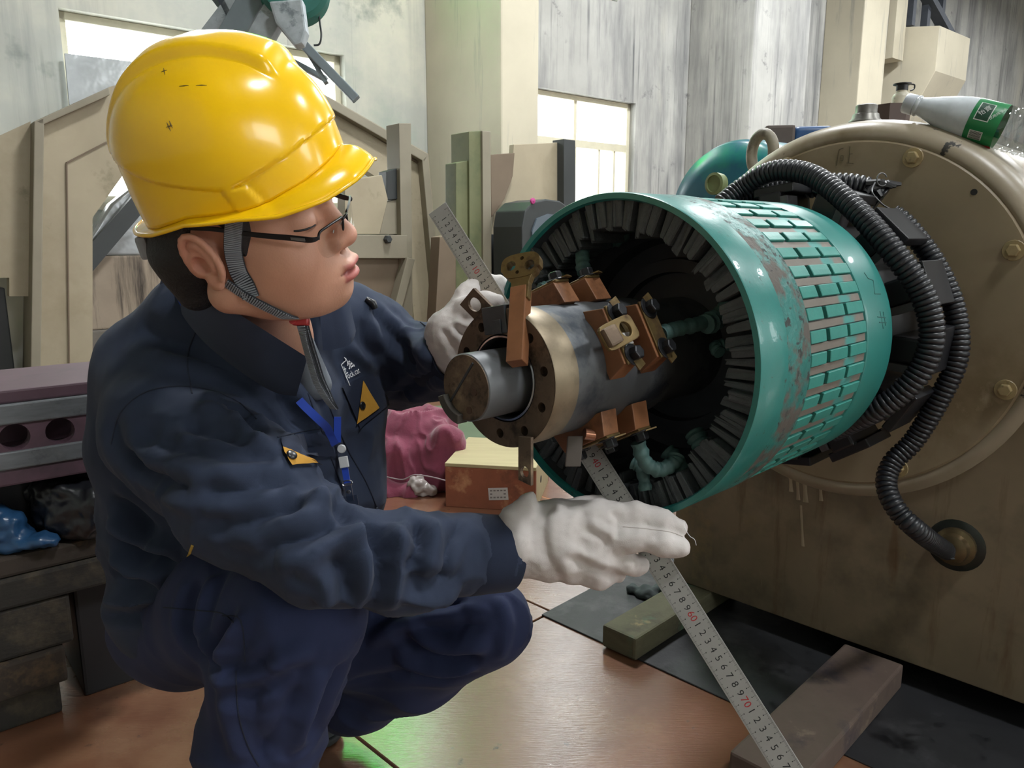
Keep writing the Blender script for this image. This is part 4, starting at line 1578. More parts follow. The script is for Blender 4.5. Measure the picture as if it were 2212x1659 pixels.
# short black hair under the helmet
F_ = Field((-0.14, -0.1, -0.09), (0.12, 0.1, 0.16), 0.0025)
F_.ell((0.012, 0, 0.046), (0.0845, 0.0770, 0.084), k=0.0)
F_.ell((-0.034, 0, -0.010), (0.043, 0.060, 0.046), k=0.03)
F_.cone((-0.048, 0.03, -0.01), (-0.046, 0.03, -0.050), 0.03, 0.02, 0.02)
F_.cone((-0.048, -0.03, -0.01), (-0.046, -0.03, -0.050), 0.03, 0.02, 0.02)
F_.cone((0.036, -0.064, 0.05), (0.030, -0.0655, -0.002), 0.014, 0.007, 0.012)
F_.cone((0.036, 0.064, 0.05), (0.030, 0.0655, -0.002), 0.014, 0.007, 0.012)
F_.rbox((0.125, 0, 0.05), (0.075, 0.2, 0.2), np.eye(3), 0.01, k=0.008, op='sub')
for s in (-1, 1):
    F_.ell((0.006, s * 0.08, -0.004), (0.026, 0.04, 0.037), k=0.006, op='sub')
av, af = F_.mesh(1)
hair = Soft(HO + av @ HR.T, af)
hair.obj('hair', m_hair, per, 'short black hair under the helmet')

# ------------------------------------------------------------------ jacket
SHR, ELR, WRR = P(375, 925, 0.955), P(695, 1195, 0.835), P(1098, 1195, 0.96)
J = Field((-0.78, 0.62, 0.12), (0.12, 1.5, 1.0), 0.0048)
J.chain([(P(455, 700, 1.0), 0.062), (P(345, 810, 1.04), 0.076), (P(350, 960, 1.06), 0.086), (P(378, 1130, 1.1), 0.088), (P(372, 1290, 1.12), 0.092)], k=0.04)
J.chain([(P(560, 740, 1.0), 0.065), (P(560, 900, 1.06), 0.105), (P(560, 1080, 1.1), 0.12), (P(500, 1270, 1.14), 0.125)], k=0.05)
J.chain([(P(690, 760, 1.14), 0.07), (P(700, 900, 1.17), 0.082), (P(700, 1050, 1.19), 0.085), (P(640, 1240, 1.22), 0.10)], k=0.05)
J.chain([(P(420, 690, 1.0), 0.055), (P(600, 690, 1.06), 0.055), (P(745, 690, 1.17), 0.055)], k=0.04)
# right sleeve
J.chain([(P(345, 850, 0.99), 0.07), (SHR, 0.082), (P(535, 1070, 0.88), 0.078), (ELR, 0.056), (P(880, 1212, 0.885), 0.054), (P(1000, 1197, 0.93), 0.0455), (WRR, 0.0425), (P(1130, 1195, 0.972), 0.042)], k=0.02)
J.trim(P(1090, 1195, 0.958), unit(P(1098, 1195, 0.96) - P(1000, 1195, 0.93)), 0.085)
# left sleeve
J.chain([(P(745, 715, 1.18), 0.068), (P(800, 735, 1.22), 0.066), (P(868, 800, 1.28), 0.060), (P(930, 785, 1.2), 0.056), (P(985, 765, 1.115), 0.046), (P(1010, 760, 1.09), 0.045)], k=0.03)
J.trim(P(992, 762, 1.105), unit(P(1010, 758, 1.08) - P(930, 775, 1.2)), 0.09)
# neck opening
J.cone(P(605, 735, 0.97), P(610, 560, 0.86), 0.052, 0.07, 0.02, op='sub')
jv, jf = J.mesh(2)
jk = Soft(jv, jf)
folds = [
    # upper sleeve, deep drag lines towards the elbow
    ([(485, 885), (530, 893), (562, 945)], 0.0085, -0.0125), ([(395, 915), (470, 940), (548, 950)], 0.0093, -0.0112), ([(430, 880), (500, 905), (580, 960)], 0.0102, 0.0100),
    ([(400, 955), (480, 965), (600, 985)], 0.0102, -0.0100), ([(380, 935), (470, 955), (600, 965)], 0.0085, 0.0075), ([(265, 970), (330, 1025), (420, 1058)], 0.0102, -0.0150),
    ([(275, 955), (350, 1005), (450, 1030), (560, 1030)], 0.0119, 0.0125), ([(440, 1060), (540, 1060), (640, 1040)], 0.0119, -0.0100), ([(350, 1060), (450, 1090), (600, 1080)], 0.0136, 0.0100),
    ([(420, 1110), (540, 1130), (680, 1080)], 0.0119, -0.0100), ([(480, 1140), (600, 1150), (720, 1090)], 0.0136, 0.0112), ([(560, 1180), (660, 1160), (760, 1110)], 0.0110, -0.0112),
    ([(600, 1210), (690, 1190), (780, 1125)], 0.0119, 0.0125), ([(650, 1090), (700, 1075), (735, 1080)], 0.0102, 0.0112), ([(690, 1060), (735, 1090), (770, 1130)], 0.0093, -0.0137),
    # elbow and forearm
    ([(792, 1130), (822, 1215), (806, 1312)], 0.0102, -0.0175), ([(765, 1125), (790, 1215), (780, 1315)], 0.0136, 0.0125), ([(845, 1125), (860, 1210), (840, 1315)], 0.0136, 0.0125),
    ([(905, 1120), (905, 1180), (878, 1235)], 0.0085, -0.0112), ([(935, 1122), (930, 1190), (905, 1250)], 0.0102, 0.0088), ([(992, 1130), (968, 1205), (960, 1260)], 0.0076, -0.0088),
    ([(880, 1240), (920, 1260), (1000, 1240)], 0.0102, -0.0088), ([(870, 1290), (930, 1300), (1000, 1268)], 0.0085, 0.0088), ([(700, 1180), (740, 1230), (750, 1300)], 0.0110, -0.0100),
    ([(640, 1230), (700, 1250), (720, 1310)], 0.0102, 0.0075), ([(845, 1165), (880, 1175), (900, 1165)], 0.0085, 0.0075),
    # back and flank
    ([(240, 1080), (300, 1120), (330, 1180)], 0.0119, -0.0150), ([(245, 1120), (300, 1160), (390, 1190)], 0.0119, 0.0150), ([(250, 1165), (310, 1200), (380, 1215)], 0.0102, -0.0150),
    ([(240, 1200), (300, 1225), (360, 1250)], 0.0127, 0.0163), ([(235, 1240), (300, 1270), (340, 1260)], 0.0102, -0.0150), ([(222, 1290), (290, 1300), (345, 1280)], 0.0119, 0.0150), ([(225, 1330), (290, 1330), (340, 1310)], 0.0085, -0.0100),
    ([(240, 900), (255, 960), (300, 1010)], 0.0119, -0.0075), ([(300, 700), (360, 740), (450, 760)], 0.0153, -0.0075), ([(290, 745), (380, 780), (500, 800), (600, 860)], 0.0170, 0.0088),
    # chest
    ([(560, 790), (600, 850), (640, 930)], 0.0119, -0.0088), ([(600, 800), (660, 870), (690, 960)], 0.0102, 0.0075), ([(560, 860), (620, 930), (660, 960)], 0.0102, 0.0075),
    ([(740, 740), (790, 780), (840, 800)], 0.0119, 0.0075), ([(800, 660), (850, 720), (900, 780)], 0.0119, -0.0088), ([(830, 680), (880, 730), (940, 790)], 0.0119, 0.0088), ([(850, 860), (900, 830), (960, 790)], 0.0102, -0.0088),
    ([(780, 690), (800, 760), (850, 830)], 0.0110, -0.0088), ([(690, 1090), (720, 1060), (745, 1050)], 0.0085, 0.0075),
]
jk.fold(folds)
SL_R = [P(345, 850, 0.99), SHR, P(535, 1070, 0.88), ELR, P(880, 1212, 0.885), P(1000, 1197, 0.93), WRR]
jk.limb(SL_R, 0.105, 0.0048, 17, 0.8, 1.3, 0.05, 0.97)
jk.limb(SL_R, 0.105, 0.0012, 45, 1.5, 4.1, 0.1, 0.95)
jk.limb([P(745, 715, 1.18), P(800, 735, 1.22), P(868, 800, 1.28), P(930, 785, 1.2), P(985, 765, 1.115)], 0.085, 0.005, 22, 0.9, 2.2)
jk.limb([P(455, 700, 1.0), P(400, 900, 1.05), P(400, 1130, 1.1), P(390, 1330, 1.12)], 0.19, 0.007, 16, 1.2, 7.3, 0.5, 1.05)
jk.limb([P(690, 760, 1.14), P(700, 900, 1.17), P(690, 1050, 1.19), P(640, 1240, 1.22)], 0.14, 0.004, 14, 1.2, 5.5)
jk.ripple(0.003, 11.0, (1, 1, 1.4), 3.1)
jk.ripple(0.0010, 26.0, (1.6, 1.6, 0.7), 6.1)
jk.ripple(0.0005, 60.0, (1, 1, 1), 9.3)
jacket = jk.obj('jacket', m_jacket, per, 'navy blue work jacket')

def on(soft, px, lift=0.0008):
    return soft.line(spline_px(px), lift, 3)
def seam(soft, px, parent, r=0.0009, m=None, name='seam'):
    c = on(soft, px, 0.0003)
    if len(c) > 2:
        g = G()
        g.tube(c, r, 6)
        obj(name, g, m or m_seam, parent, smooth=60)
seam(jk, [(240, 960), (262, 890), (320, 845), (410, 835), (500, 860), (555, 905)], jacket)
seam(jk, [(415, 850), (405, 770), (430, 700)], jacket)
seam(jk, [(862, 650), (900, 690), (945, 720)], jacket)
seam(jk, [(416, 1178), (410, 1195), (400, 1212)], jacket, 0.0016, mat('ochre_piping', '#a88a3a', 0.8, var=0), 'piping')

# cuffs
def cuff(c0, c1, r0, r1, name='cuff'):
    g = G()
    ax = unit(c1 - c0)
    L = np.linalg.norm(c1 - c0)
    g.lathe(c0, ax, [(r0 - 0.004, 0.001), (r0 + 0.001, 0.0), (r0 + 0.0018, 0.003), ((r0 + r1) / 2 + 0.0015, L * 0.5), (r1 + 0.0018, L - 0.003), (r1 + 0.0008, L), (r1 - 0.003, L - 0.001), (r1 - 0.004, L * 0.4)], 48)
    o = obj(name, g, m_jacket_dark, jacket, smooth=60)
    return o
cuff(P(1008, 1197, 0.932), P(1097, 1195, 0.961), 0.0485, 0.0455)
cuff(P(950, 778, 1.175), P(1000, 762, 1.10), 0.052, 0.048)

# collar: two leaves built from an inner and an outer edge, with thickness
def leaf(inner, outer, th, name, n=10, bulge=0.006):
    a = spline([P(*q) for q in inner], n)
    b = spline([P(*q) for q in outer], n)
    m = len(a)
    rows = 8
    top, bot = [], []
    for i in range(m):
        for k in range(rows):
            t = k / (rows - 1)
            q = a[i] * (1 - t) + b[i] * t
            tw = unit(EYEP - q)
            q = q + tw * (bulge * math.sin(math.pi * t)) 
            top.append(q)
            bot.append(q - tw * th)
    g = G()
    f = []
    for i in range(m - 1):
        for k in range(rows - 1):
            j = i * rows + k
            f.append((j, j + 1, j + rows + 1, j + rows))
            j2 = j + m * rows
            f.append((j2, j2 + rows, j2 + rows + 1, j2 + 1))
    N_ = m * rows
    for i in range(m - 1):
        for k in (0, rows - 1):
            j = i * rows + k
            f.append((j, j + rows, N_ + j + rows, N_ + j))
    for k in range(rows - 1):
        for i in (0, m - 1):
            j = i * rows + k
            f.append((j, j + 1, N_ + j + 1, N_ + j))
    g.add(top + bot, f)
    return obj(name, g, m_jacket, jacket, smooth=50)
leaf([(388, 588, 0.90), (420, 612, 0.835), (480, 655, 0.772), (550, 700, 0.785), (610, 738, 0.828), (664, 772, 0.86)],
     [(384, 662, 0.96), (405, 697, 0.905), (450, 748, 0.887), (520, 803, 0.893), (590, 846, 0.908), (640, 856, 0.92)], 0.004, 'collar')
leaf([(690, 668, 0.99), (712, 657, 0.995), (732, 642, 1.0), (748, 622, 1.02)],
     [(698, 757, 0.995), (725, 754, 1.0), (758, 742, 1.01), (769, 715, 1.03)], 0.004, 'collar', bulge=0.004)
# back of the collar round the neck
g = G()
cpts = spline([P(384, 640, 0.985), P(388, 600, 0.985), P(430, 585, 1.02), P(520, 600, 1.06), P(620, 630, 1.07), P(720, 650, 1.03)], 8)
g.add(*ribbon(cpts, 0.05, 0.005, [unit(P(560, 700, 0.93) - q) for q in cpts]).__dict__.values())
obj('collar_stand', g, m_jacket, jacket, smooth=50)
# grey tee shirt in the neck opening
F_ = Field(P(640, 800, 0.93) - 0.1, P(640, 760, 0.93) + 0.1, 0.003)
F_.cone(P(652, 735, 0.965), P(680, 830, 1.0), 0.014, 0.022, 0.0)
tv, tf = F_.mesh(1)
Soft(tv, tf).obj('shirt', mat('grey_tee', '#6d747c', 0.9, var=0.1, bump=0.0002, bscale=900), per, 'grey shirt in the open collar')

# placket, pocket flaps, badges
def patch(soft, poly, lift, m, parent, name, th=0.0008, smooth=50, label=None, sub=6):
    """piece of cloth laid on the surface: photo polygon (4 corners) filled as a grid"""
    (a, b, c, d) = [np.array(q, float) for q in poly]
    n = sub
    pts = []
    for i in range(n + 1):
        for k in range(n + 1):
            s, t = i / n, k / n
            q = (a * (1 - s) + b * s) * (1 - t) + (d * (1 - s) + c * s) * t
            h = soft.hit(q[0], q[1], lift)
            pts.append(h)
    ok = [q for q in pts if q is not None]
    cen = np.mean(ok, 0)
    pts = [cen if q is None else q for q in pts]
    tw = unit(EYEP - cen)
    g = G()
    N_ = (n + 1) ** 2
    v = pts + [q - tw * (th + lift * 0.5) for q in pts]
    f = []
    for i in range(n):
        for k in range(n):
            j = i * (n + 1) + k
            f.append((j, j + 1, j + n + 2, j + n + 1))
            f.append((N_ + j, N_ + j + n + 1, N_ + j + n + 2, N_ + j + 1))
    for i in range(n):
        for j, j2 in ((i, i + 1), (n * (n + 1) + i, n * (n + 1) + i + 1), (i * (n + 1), (i + 1) * (n + 1)), (i * (n + 1) + n, (i + 1) * (n + 1) + n)):
            f.append((j, j2, N_ + j2, N_ + j))
    g.add(v, f)
    return obj(name, g, m, parent, smooth=smooth, label=label)
m_yel = mat('ochre_twill', '#b9882e', 0.85, var=0.15, vscale=40, bump=0.0002, bscale=1200)
m_snap = mat('black_snap', '#14151a', 0.3, var=0)
patch(jk, [(735, 835), (800, 805), (842, 870), (775, 925)], 0.003, m_jacket_dark, jacket, 'pocket_flap')
patch(jk, [(778, 825), (780, 827), (813, 882), (765, 918)], 0.0055, m_yel, jacket, 'pocket_badge', label='ochre yellow corner on the pocket flap')
patch(jk, [(605, 948), (700, 930), (722, 985), (612, 985)], 0.003, m_jacket_dark, jacket, 'pocket_flap')
patch(jk, [(608, 972), (640, 985), (691, 1003), (625, 1010)], 0.0055, m_yel, jacket, 'pocket_badge', label='ochre yellow corner on the pocket flap')
for x, y in ((776, 877), (625, 990)):
    q, n_ = jk.hitn(x, y)
    g = G()
    g.lathe(q + n_ * 0.006, n_, [(0.0062, 0), (0.006, 0.001), (0.0045, 0.0018), (0, 0.002)], 20)
    obj('snap_button', g, m_snap, jacket, smooth=60)
seam(jk, [(700, 850), (745, 960), (790, 1040), (815, 1100)], jacket, 0.0011)
seam(jk, [(665, 850), (705, 960), (740, 1060)], jacket, 0.0011)
seam(jk, [(600, 945), (650, 933), (700, 925)], jacket, 0.0008)
# embroidered logo
q, n_ = jk.hitn(752, 800)
ex = unit(P(775, 797, 1.0) - P(735, 812, 1.0)); ex = unit(ex - n_ * np.dot(ex, n_)); ey = np.cross(n_, ex)
m_thread = mat('white_thread', '#d9dade', 0.8, var=0)
g = G()
g.add(*text_geo('rock.cat', 0.0125, q + n_ * 0.004 - ey * 0.0065, ex, ey, n_, 0.001))
g.add(*text_geo('猫', 0.021, q + n_ * 0.004 + ey * 0.009 + ex * 0.004, ex, ey, n_, 0.001))
for a, b in (((-0.017, 0.012), (-0.017, -0.020)), ((-0.017, 0.012), (-0.006, 0.014)), ((-0.017, 0.004), (-0.010, 0.004)), ((-0.0135, 0.008), (-0.0135, -0.001)), ((-0.017, -0.003), (-0.009, -0.002))):
    g.bar(q + n_ * 0.004 + ex * a[0] + ey * a[1], q + n_ * 0.004 + ex * b[0] + ey * b[1], 0.0012, 0.0006, n_)
obj('embroidered_logo', g, m_thread, jacket, label='white embroidered logo with lettering', recalc=False)['kind'] = 'stuff'
# shoulder tab of the far sleeve
q = jk.hit(797, 657, 0.003)
if q is not None:
    g = G()
    g.tube([q + V(-0.006, 0, 0.006), q + V(0.004, 0, 0.0), q + V(0.006, 0.002, -0.008)], [0.004, 0.006, 0.005], 8)
    obj('shoulder_tab', g, m_snap, jacket, smooth=50)

# ------------------------------------------------------------------ trousers
KR, KL = P(640, 1335, 0.915), P(1048, 1348, 1.15)
T = Field((-0.8, 0.7, 0.0), (0.15, 1.62, 0.62), 0.005)
T.ell(P(405, 1340, 1.2), (0.115, 0.11, 0.09), k=0.0)
T.chain([(P(410, 1345, 1.14), 0.094), (P(520, 1310, 1.02), 0.092), (KR, 0.076), (P(600, 1450, 0.925), 0.074), (P(560, 1600, 0.96), 0.072), (P(545, 1760, 1.01), 0.066), (P(540, 1850, 1.04), 0.062)], k=0.03)
T.chain([(P(480, 1350, 1.28), 0.095), (P(760, 1345, 1.24), 0.085), (KL, 0.062), (P(900, 1440, 1.24), 0.062), (P(775, 1502, 1.32), 0.056), (P(742, 1520, 1.345), 0.050)], k=0.03)
T.chain([(P(760, 1380, 1.26), 0.07), (P(930, 1385, 1.2), 0.055)], k=0.04)
T.cut(V(0, 0, 0.045), V(0, 0, -1))
tv, tf = T.mesh(2)
tr = Soft(tv, tf)
tr.fold([
    ([(430, 1250), (400, 1340), (450, 1420)], 0.0119, -0.0125), ([(470, 1240), (440, 1340), (460, 1420)], 0.0102, 0.0100), ([(500, 1330), (465, 1390), (455, 1430)], 0.0085, -0.0100),
    ([(530, 1320), (490, 1400), (470, 1440)], 0.0102, 0.0100), ([(455, 1436), (500, 1445), (545, 1440), (600, 1410)], 0.0085, -0.0137), ([(450, 1455), (510, 1458), (600, 1430), (680, 1400)], 0.0119, 0.0100),
    ([(735, 1430), (700, 1520), (672, 1600)], 0.0119, -0.0112), ([(700, 1440), (670, 1530), (650, 1620)], 0.0119, 0.0088), ([(640, 1480), (610, 1560), (560, 1640)], 0.0136, -0.0075),
    ([(480, 1470), (490, 1560), (520, 1640)], 0.0136, 0.0075), ([(560, 1480), (550, 1560), (570, 1650)], 0.0136, -0.0075),
    ([(800, 1330), (900, 1310), (1010, 1300)], 0.0119, -0.0100), ([(790, 1390), (880, 1350), (1000, 1330)], 0.0102, 0.0100), ([(850, 1370), (950, 1350), (1060, 1350)], 0.0102, -0.0088),
    ([(870, 1380), (930, 1420), (1040, 1430)], 0.0093, -0.0125), ([(880, 1360), (960, 1395), (1060, 1400)], 0.0102, 0.0112), ([(850, 1420), (930, 1450), (1030, 1445)], 0.0102, 0.0100),
    ([(1075, 1290), (1095, 1350), (1080, 1430)], 0.0102, 0.0075), ([(740, 1480), (850, 1460), (980, 1470)], 0.0119, -0.0075),
])
tr.limb([P(410, 1345, 1.14), P(520, 1310, 1.02), KR, P(600, 1450, 0.925), P(560, 1600, 0.96), P(545, 1760, 1.01)], 0.105, 0.005, 12, 0.9, 3.3, 0.02, 1.0)
tr.limb([P(480, 1350, 1.28), P(760, 1345, 1.24), KL, P(900, 1440, 1.24), P(760, 1510, 1.33), P(715, 1545, 1.37)], 0.10, 0.005, 14, 1.0, 8.3, 0.1, 1.0)
tr.ripple(0.003, 14.0, (1, 1, 1), 5.7)
tr.ripple(0.0005, 45.0, (1, 1, 1), 1.3)
trousers = tr.obj('trousers', m_trouser, per, 'navy blue work trousers')
seam(tr, [(480, 1330), (520, 1340), (530, 1430)], trousers, 0.0008)
seam(tr, [(510, 1450), (515, 1540), (535, 1610), (560, 1655)], trousers, 0.0008)
seam(tr, [(352, 1312), (420, 1318), (480, 1325), (505, 1345)], trousers, 0.0008)

# ------------------------------------------------------------------ shoes
m_shoe = mat('grey_work_shoe', '#4a5153', 0.6, var=0.2, vscale=25)
m_sole = mat('dark_sole', '#2f3335', 0.7, var=0.2)
def shoe(toe, heel, name='shoe'):
    d = unit(V(toe[0] - heel[0], toe[1] - heel[1], 0))
    sd = np.cross(UP, d)
    L = np.linalg.norm((toe - heel)[:2])
    c = V(heel[0], heel[1], 0)
    F2 = Field(np.minimum(toe, heel) - 0.08, np.maximum(toe, heel) + V(0.08, 0.08, 0.16), 0.004)
    F2.cone(c + d * 0.04 + UP * 0.045, c + d * (L - 0.045) + UP * 0.038, 0.040, 0.038, 0.0)
    F2.cone(c + d * 0.045 + UP * 0.05, c + d * 0.05 + UP * 0.11, 0.042, 0.045, 0.03)
    F2.cut(V(0, 0, 0.012), V(0, 0, -1))
    v, f = F2.mesh(1)
    o = Soft(v, f).obj(name, m_shoe, per)
    F2 = Field(np.minimum(toe, heel) - 0.08, np.maximum(toe, heel) + V(0.08, 0.08, 0.1), 0.004)
    F2.cone(c + d * 0.04 + UP * 0.03, c + d * (L - 0.045) + UP * 0.03, 0.044, 0.043, 0.0)
    F2.cut(V(0, 0, 0.02), V(0, 0, 1)); F2.cut(V(0, 0, 0.002), V(0, 0, -1))
    v, f = F2.mesh(0)
    Soft(v, f).obj('sole', m_sole, o)
shoe(FL(746, 1600), FL(560, 1585))
shoe(V(-0.22, 0.86, 0), V(-0.37, 1.08, 0))

# ------------------------------------------------------------------ gloves
def glove(name, chains, cut=None, folds=(), lo=None, hi=None, h=0.0028, label=None):
    pts = np.array([q for ch, _ in chains for q, _r in ch])
    F2 = Field(pts.min(0) - 0.05, pts.max(0) + 0.05, h)
    for ch, k in chains:
        F2.chain(ch, k=k)
    v, f = F2.mesh(1)
    s = Soft(v, f)
    s.fold(folds)
    s.ripple(0.0032, 34.0, (1.5, 1, 0.8), 2.2)
    s.ripple(0.0009, 130.0, (1, 1, 1), 7.7)
    return s, s.obj(name, m_glove, per, label)
d0 = 0.955
ch = [
    ([(P(1080, 1190, 0.955), 0.0385), (P(1115, 1180, 0.958), 0.041), (P(1150, 1170, 0.958), 0.0405), (P(1190, 1165, 0.957), 0.038)], 0.0),
    ([(P(1190, 1130, 0.957), 0.027), (P(1290, 1120, 0.952), 0.023)], 0.02),
    ([(P(1190, 1165, 0.953), 0.030), (P(1310, 1165, 0.947), 0.026)], 0.02),
    ([(P(1190, 1200, 0.957), 0.030), (P(1290, 1215, 0.952), 0.024)], 0.02),
    ([(P(1115, 1120, 0.945), 0.020), (P(1140, 1085, 0.945), 0.010), (P(1150, 1068, 0.945), 0.0035)], 0.012),
    # index
    ([(P(1285, 1112, 0.95), 0.0175), (P(1370, 1112, 0.947), 0.0160), (P(1430, 1125, 0.945), 0.0145), (P(1462, 1140, 0.945), 0.012)], 0.008),
    # middle, lying along the ruler
    ([(P(1310, 1160, 0.940), 0.0185), (P(1380, 1163, 0.936), 0.0165), (P(1430, 1172, 0.934), 0.0162), (P(1462, 1183, 0.934), 0.0150)], 0.004),
    # ring, curled under
    ([(P(1300, 1200, 0.945), 0.0175), (P(1352, 1215, 0.948), 0.0155), (P(1382, 1222, 0.962), 0.0135)], 0.005),
    # little finger, curled under
    ([(P(1240, 1235, 0.952), 0.0175), (P(1300, 1245, 0.954), 0.0150), (P(1330, 1238, 0.968), 0.0130)], 0.006),
    # thumb behind the ruler
    ([(P(1190, 1120, 0.975), 0.021), (P(1270, 1100, 0.990), 0.0175), (P(1350, 1108, 0.997), 0.0155), (P(1400, 1120, 0.998), 0.013)], 0.012),
]
gs, g_o = glove('glove', ch, folds=[
    ([(1245, 1085), (1230, 1140), (1225, 1200), (1235, 1240)], 0.0072, 0.0028), ([(1190, 1090), (1175, 1140), (1180, 1190), (1205, 1240)], 0.0096, -0.0049), ([(1205, 1085), (1195, 1140), (1205, 1200), (1235, 1255)], 0.0084, 0.0042),
    ([(1220, 1180), (1270, 1200), (1330, 1225)], 0.0060, 0.0035), ([(1215, 1205), (1270, 1225), (1330, 1245)], 0.0060, -0.0028), ([(1318, 1105), (1335, 1125), (1332, 1165)], 0.0048, -0.0035),
    ([(1260, 1140), (1290, 1160), (1320, 1185)], 0.0060, -0.0028), ([(1270, 1125), (1300, 1145), (1330, 1160)], 0.0060, 0.0028), ([(1150, 1120), (1145, 1160), (1155, 1200)], 0.0072, -0.0028), ([(1120, 1130), (1125, 1180), (1118, 1225)], 0.0072, 0.0021),
    ([(1400, 1165), (1410, 1178)], 0.0048, 0.0014)], label='white cotton glove gripping the lower part of the ruler')
# loose thread
g = G()
g.tube(spline([P(1478, 1140, 0.93), P(1490, 1158, 0.928), P(1500, 1165, 0.926), P(1504, 1178, 0.926)], 5), 0.0004, 5)
obj('loose_thread', g, m_thread, g_o)
seam(gs, [(1345, 1138), (1400, 1143), (1450, 1150), (1475, 1160)], g_o, 0.0006, mat('glove_stitch', '#b5ada8', 0.9, var=0), 'stitching')

ch = [
    ([(P(985, 762, 1.11), 0.038), (P(985, 720, 1.095), 0.040)], 0.0),
    ([(P(985, 735, 1.10), 0.036), (P(1012, 690, 1.105), 0.030), (P(1030, 665, 1.118), 0.020)], 0.02),
    ([(P(960, 730, 1.105), 0.024), (P(1000, 770, 1.09), 0.024)], 0.02),
    # thumb in front of the ruler
    ([(P(1010, 670, 1.075), 0.019), (P(1045, 652, 1.066), 0.0145), (P(1072, 652, 1.064), 0.0115)], 0.008),
    # fingers behind the ruler, tips showing past its edge
    ([(P(1010, 640, 1.105), 0.020), (P(1040, 615, 1.125), 0.016), (P(1078, 612, 1.128), 0.013)], 0.01),
    ([(P(1030, 660, 1.11), 0.018), (P(1065, 638, 1.13), 0.015), (P(1094, 628, 1.13), 0.012)], 0.008),
    ([(P(1035, 690, 1.11), 0.018), (P(1075, 668, 1.13), 0.015), (P(1100, 660, 1.13), 0.012)], 0.008),
    ([(P(1035, 715, 1.11), 0.017), (P(1070, 700, 1.128), 0.014), (P(1095, 694, 1.13), 0.011)], 0.008),
    ([(P(1000, 665, 1.095), 0.018), (P(1014, 628, 1.10), 0.009)], 0.01),
]
gs2, g_o2 = glove('glove', ch, folds=[([(985, 700), (1000, 720), (1030, 715)], 0.005, -0.006), ([(980, 690), (1005, 705), (1030, 700)], 0.005, 0.005), ([(950, 710), (975, 740), (990, 780)], 0.006, -0.004)],
                  label='white cotton glove holding the upper part of the ruler')

# closed lid: dark lash line
for px in ([(634, 499), (648, 498), (664, 494), (681, 485)],):
    c = [q for q in (head.hit(x, y, 0.0004) for x, y in px) if q is not None]
    g = G(); g.tube(spline(c, 6), [0.0004] + [0.0010] * (len(spline(c, 6)) - 2) + [0.0004], 6)
    obj('eyelash', g, m_hair, per)

# ================================================================== safety helmet
m_helmet = mat('yellow_helmet', '#f7c50c', 0.2, var=0.03, vscale=6, spec=0.5, coat=0.25)
hel = root('safety_helmet', HW(0.02, 0, 0.03), 'glossy yellow safety helmet with peak and chin strap', 'helmet')
def interp(x, xs, ys):
    return float(np.interp(x, xs, ys))
NT, NZ = 260, 110
# rim outline by angle (degrees from the front): outer reach, height
RA = [0, 22, 40, 60, 80, 105, 130, 152, 168, 180]
rim_pts = [(0.157, 0.0), (0.1486, 0.040), (0.1236, 0.070), (0.0851, 0.090), (0.050, 0.0975), (0.0, 0.0955), (-0.0435, 0.077), (-0.0743, 0.050), (-0.0907, 0.020), (-0.094, 0.0)]
rim_z = [0.057, 0.049, 0.0405, 0.0355, 0.0385, 0.038, 0.027, 0.0225, 0.021, 0.021]
HCX = 0.020
ang_of = [math.degrees(math.atan2(b, a - HCX)) for a, b in rim_pts]
def rimd(th):
    t = abs((th + 180) % 360 - 180)
    return interp(t, ang_of, [math.hypot(a - HCX, b) for a, b in rim_pts]), interp(t, ang_of, rim_z)
ZTOP = 0.1765
line_x = [-0.12, -0.0715, -0.02, 0.048, 0.097, 0.134, 0.16]
line_z = [0.098, 0.094, 0.077, 0.0625, 0.082, 0.103, 0.11]
zq = [0.0, 0.12, 0.28, 0.45, 0.6, 0.73, 0.84, 0.92, 0.97, 1.0]
q_front = [1.0, 0.985, 0.955, 0.90, 0.825, 0.72, 0.58, 0.41, 0.24, 0.0]
q_side = [0.955, 0.985, 1.0, 0.975, 0.91, 0.805, 0.655, 0.465, 0.28, 0.0]
q_back = [0.95, 0.975, 0.995, 1.0, 0.945, 0.84, 0.69, 0.495, 0.30, 0.0]
def smoothstep(a, b, x):
    t = min(1, max(0, (x - a) / (b - a)))
    return t * t * (3 - 2 * t)
def cubic(xs, ys, x):
    # monotone-ish cubic through samples
    i = max(0, min(len(xs) - 2, int(np.searchsorted(xs, x)) - 1))
    h = xs[i + 1] - xs[i]
    def sl(k):
        if k <= 0: return (ys[1] - ys[0]) / (xs[1] - xs[0])
        if k >= len(xs) - 1: return (ys[-1] - ys[-2]) / (xs[-1] - xs[-2])
        return (ys[k + 1] - ys[k - 1]) / (xs[k + 1] - xs[k - 1])
    t = (x - xs[i]) / h
    a, b, c, d = ys[i], ys[i + 1], sl(i) * h, sl(i + 1) * h
    return a * (2 * t ** 3 - 3 * t * t + 1) + b * (3 * t * t - 2 * t ** 3) + c * (t ** 3 - 2 * t * t + t) + d * (t ** 3 - t * t)
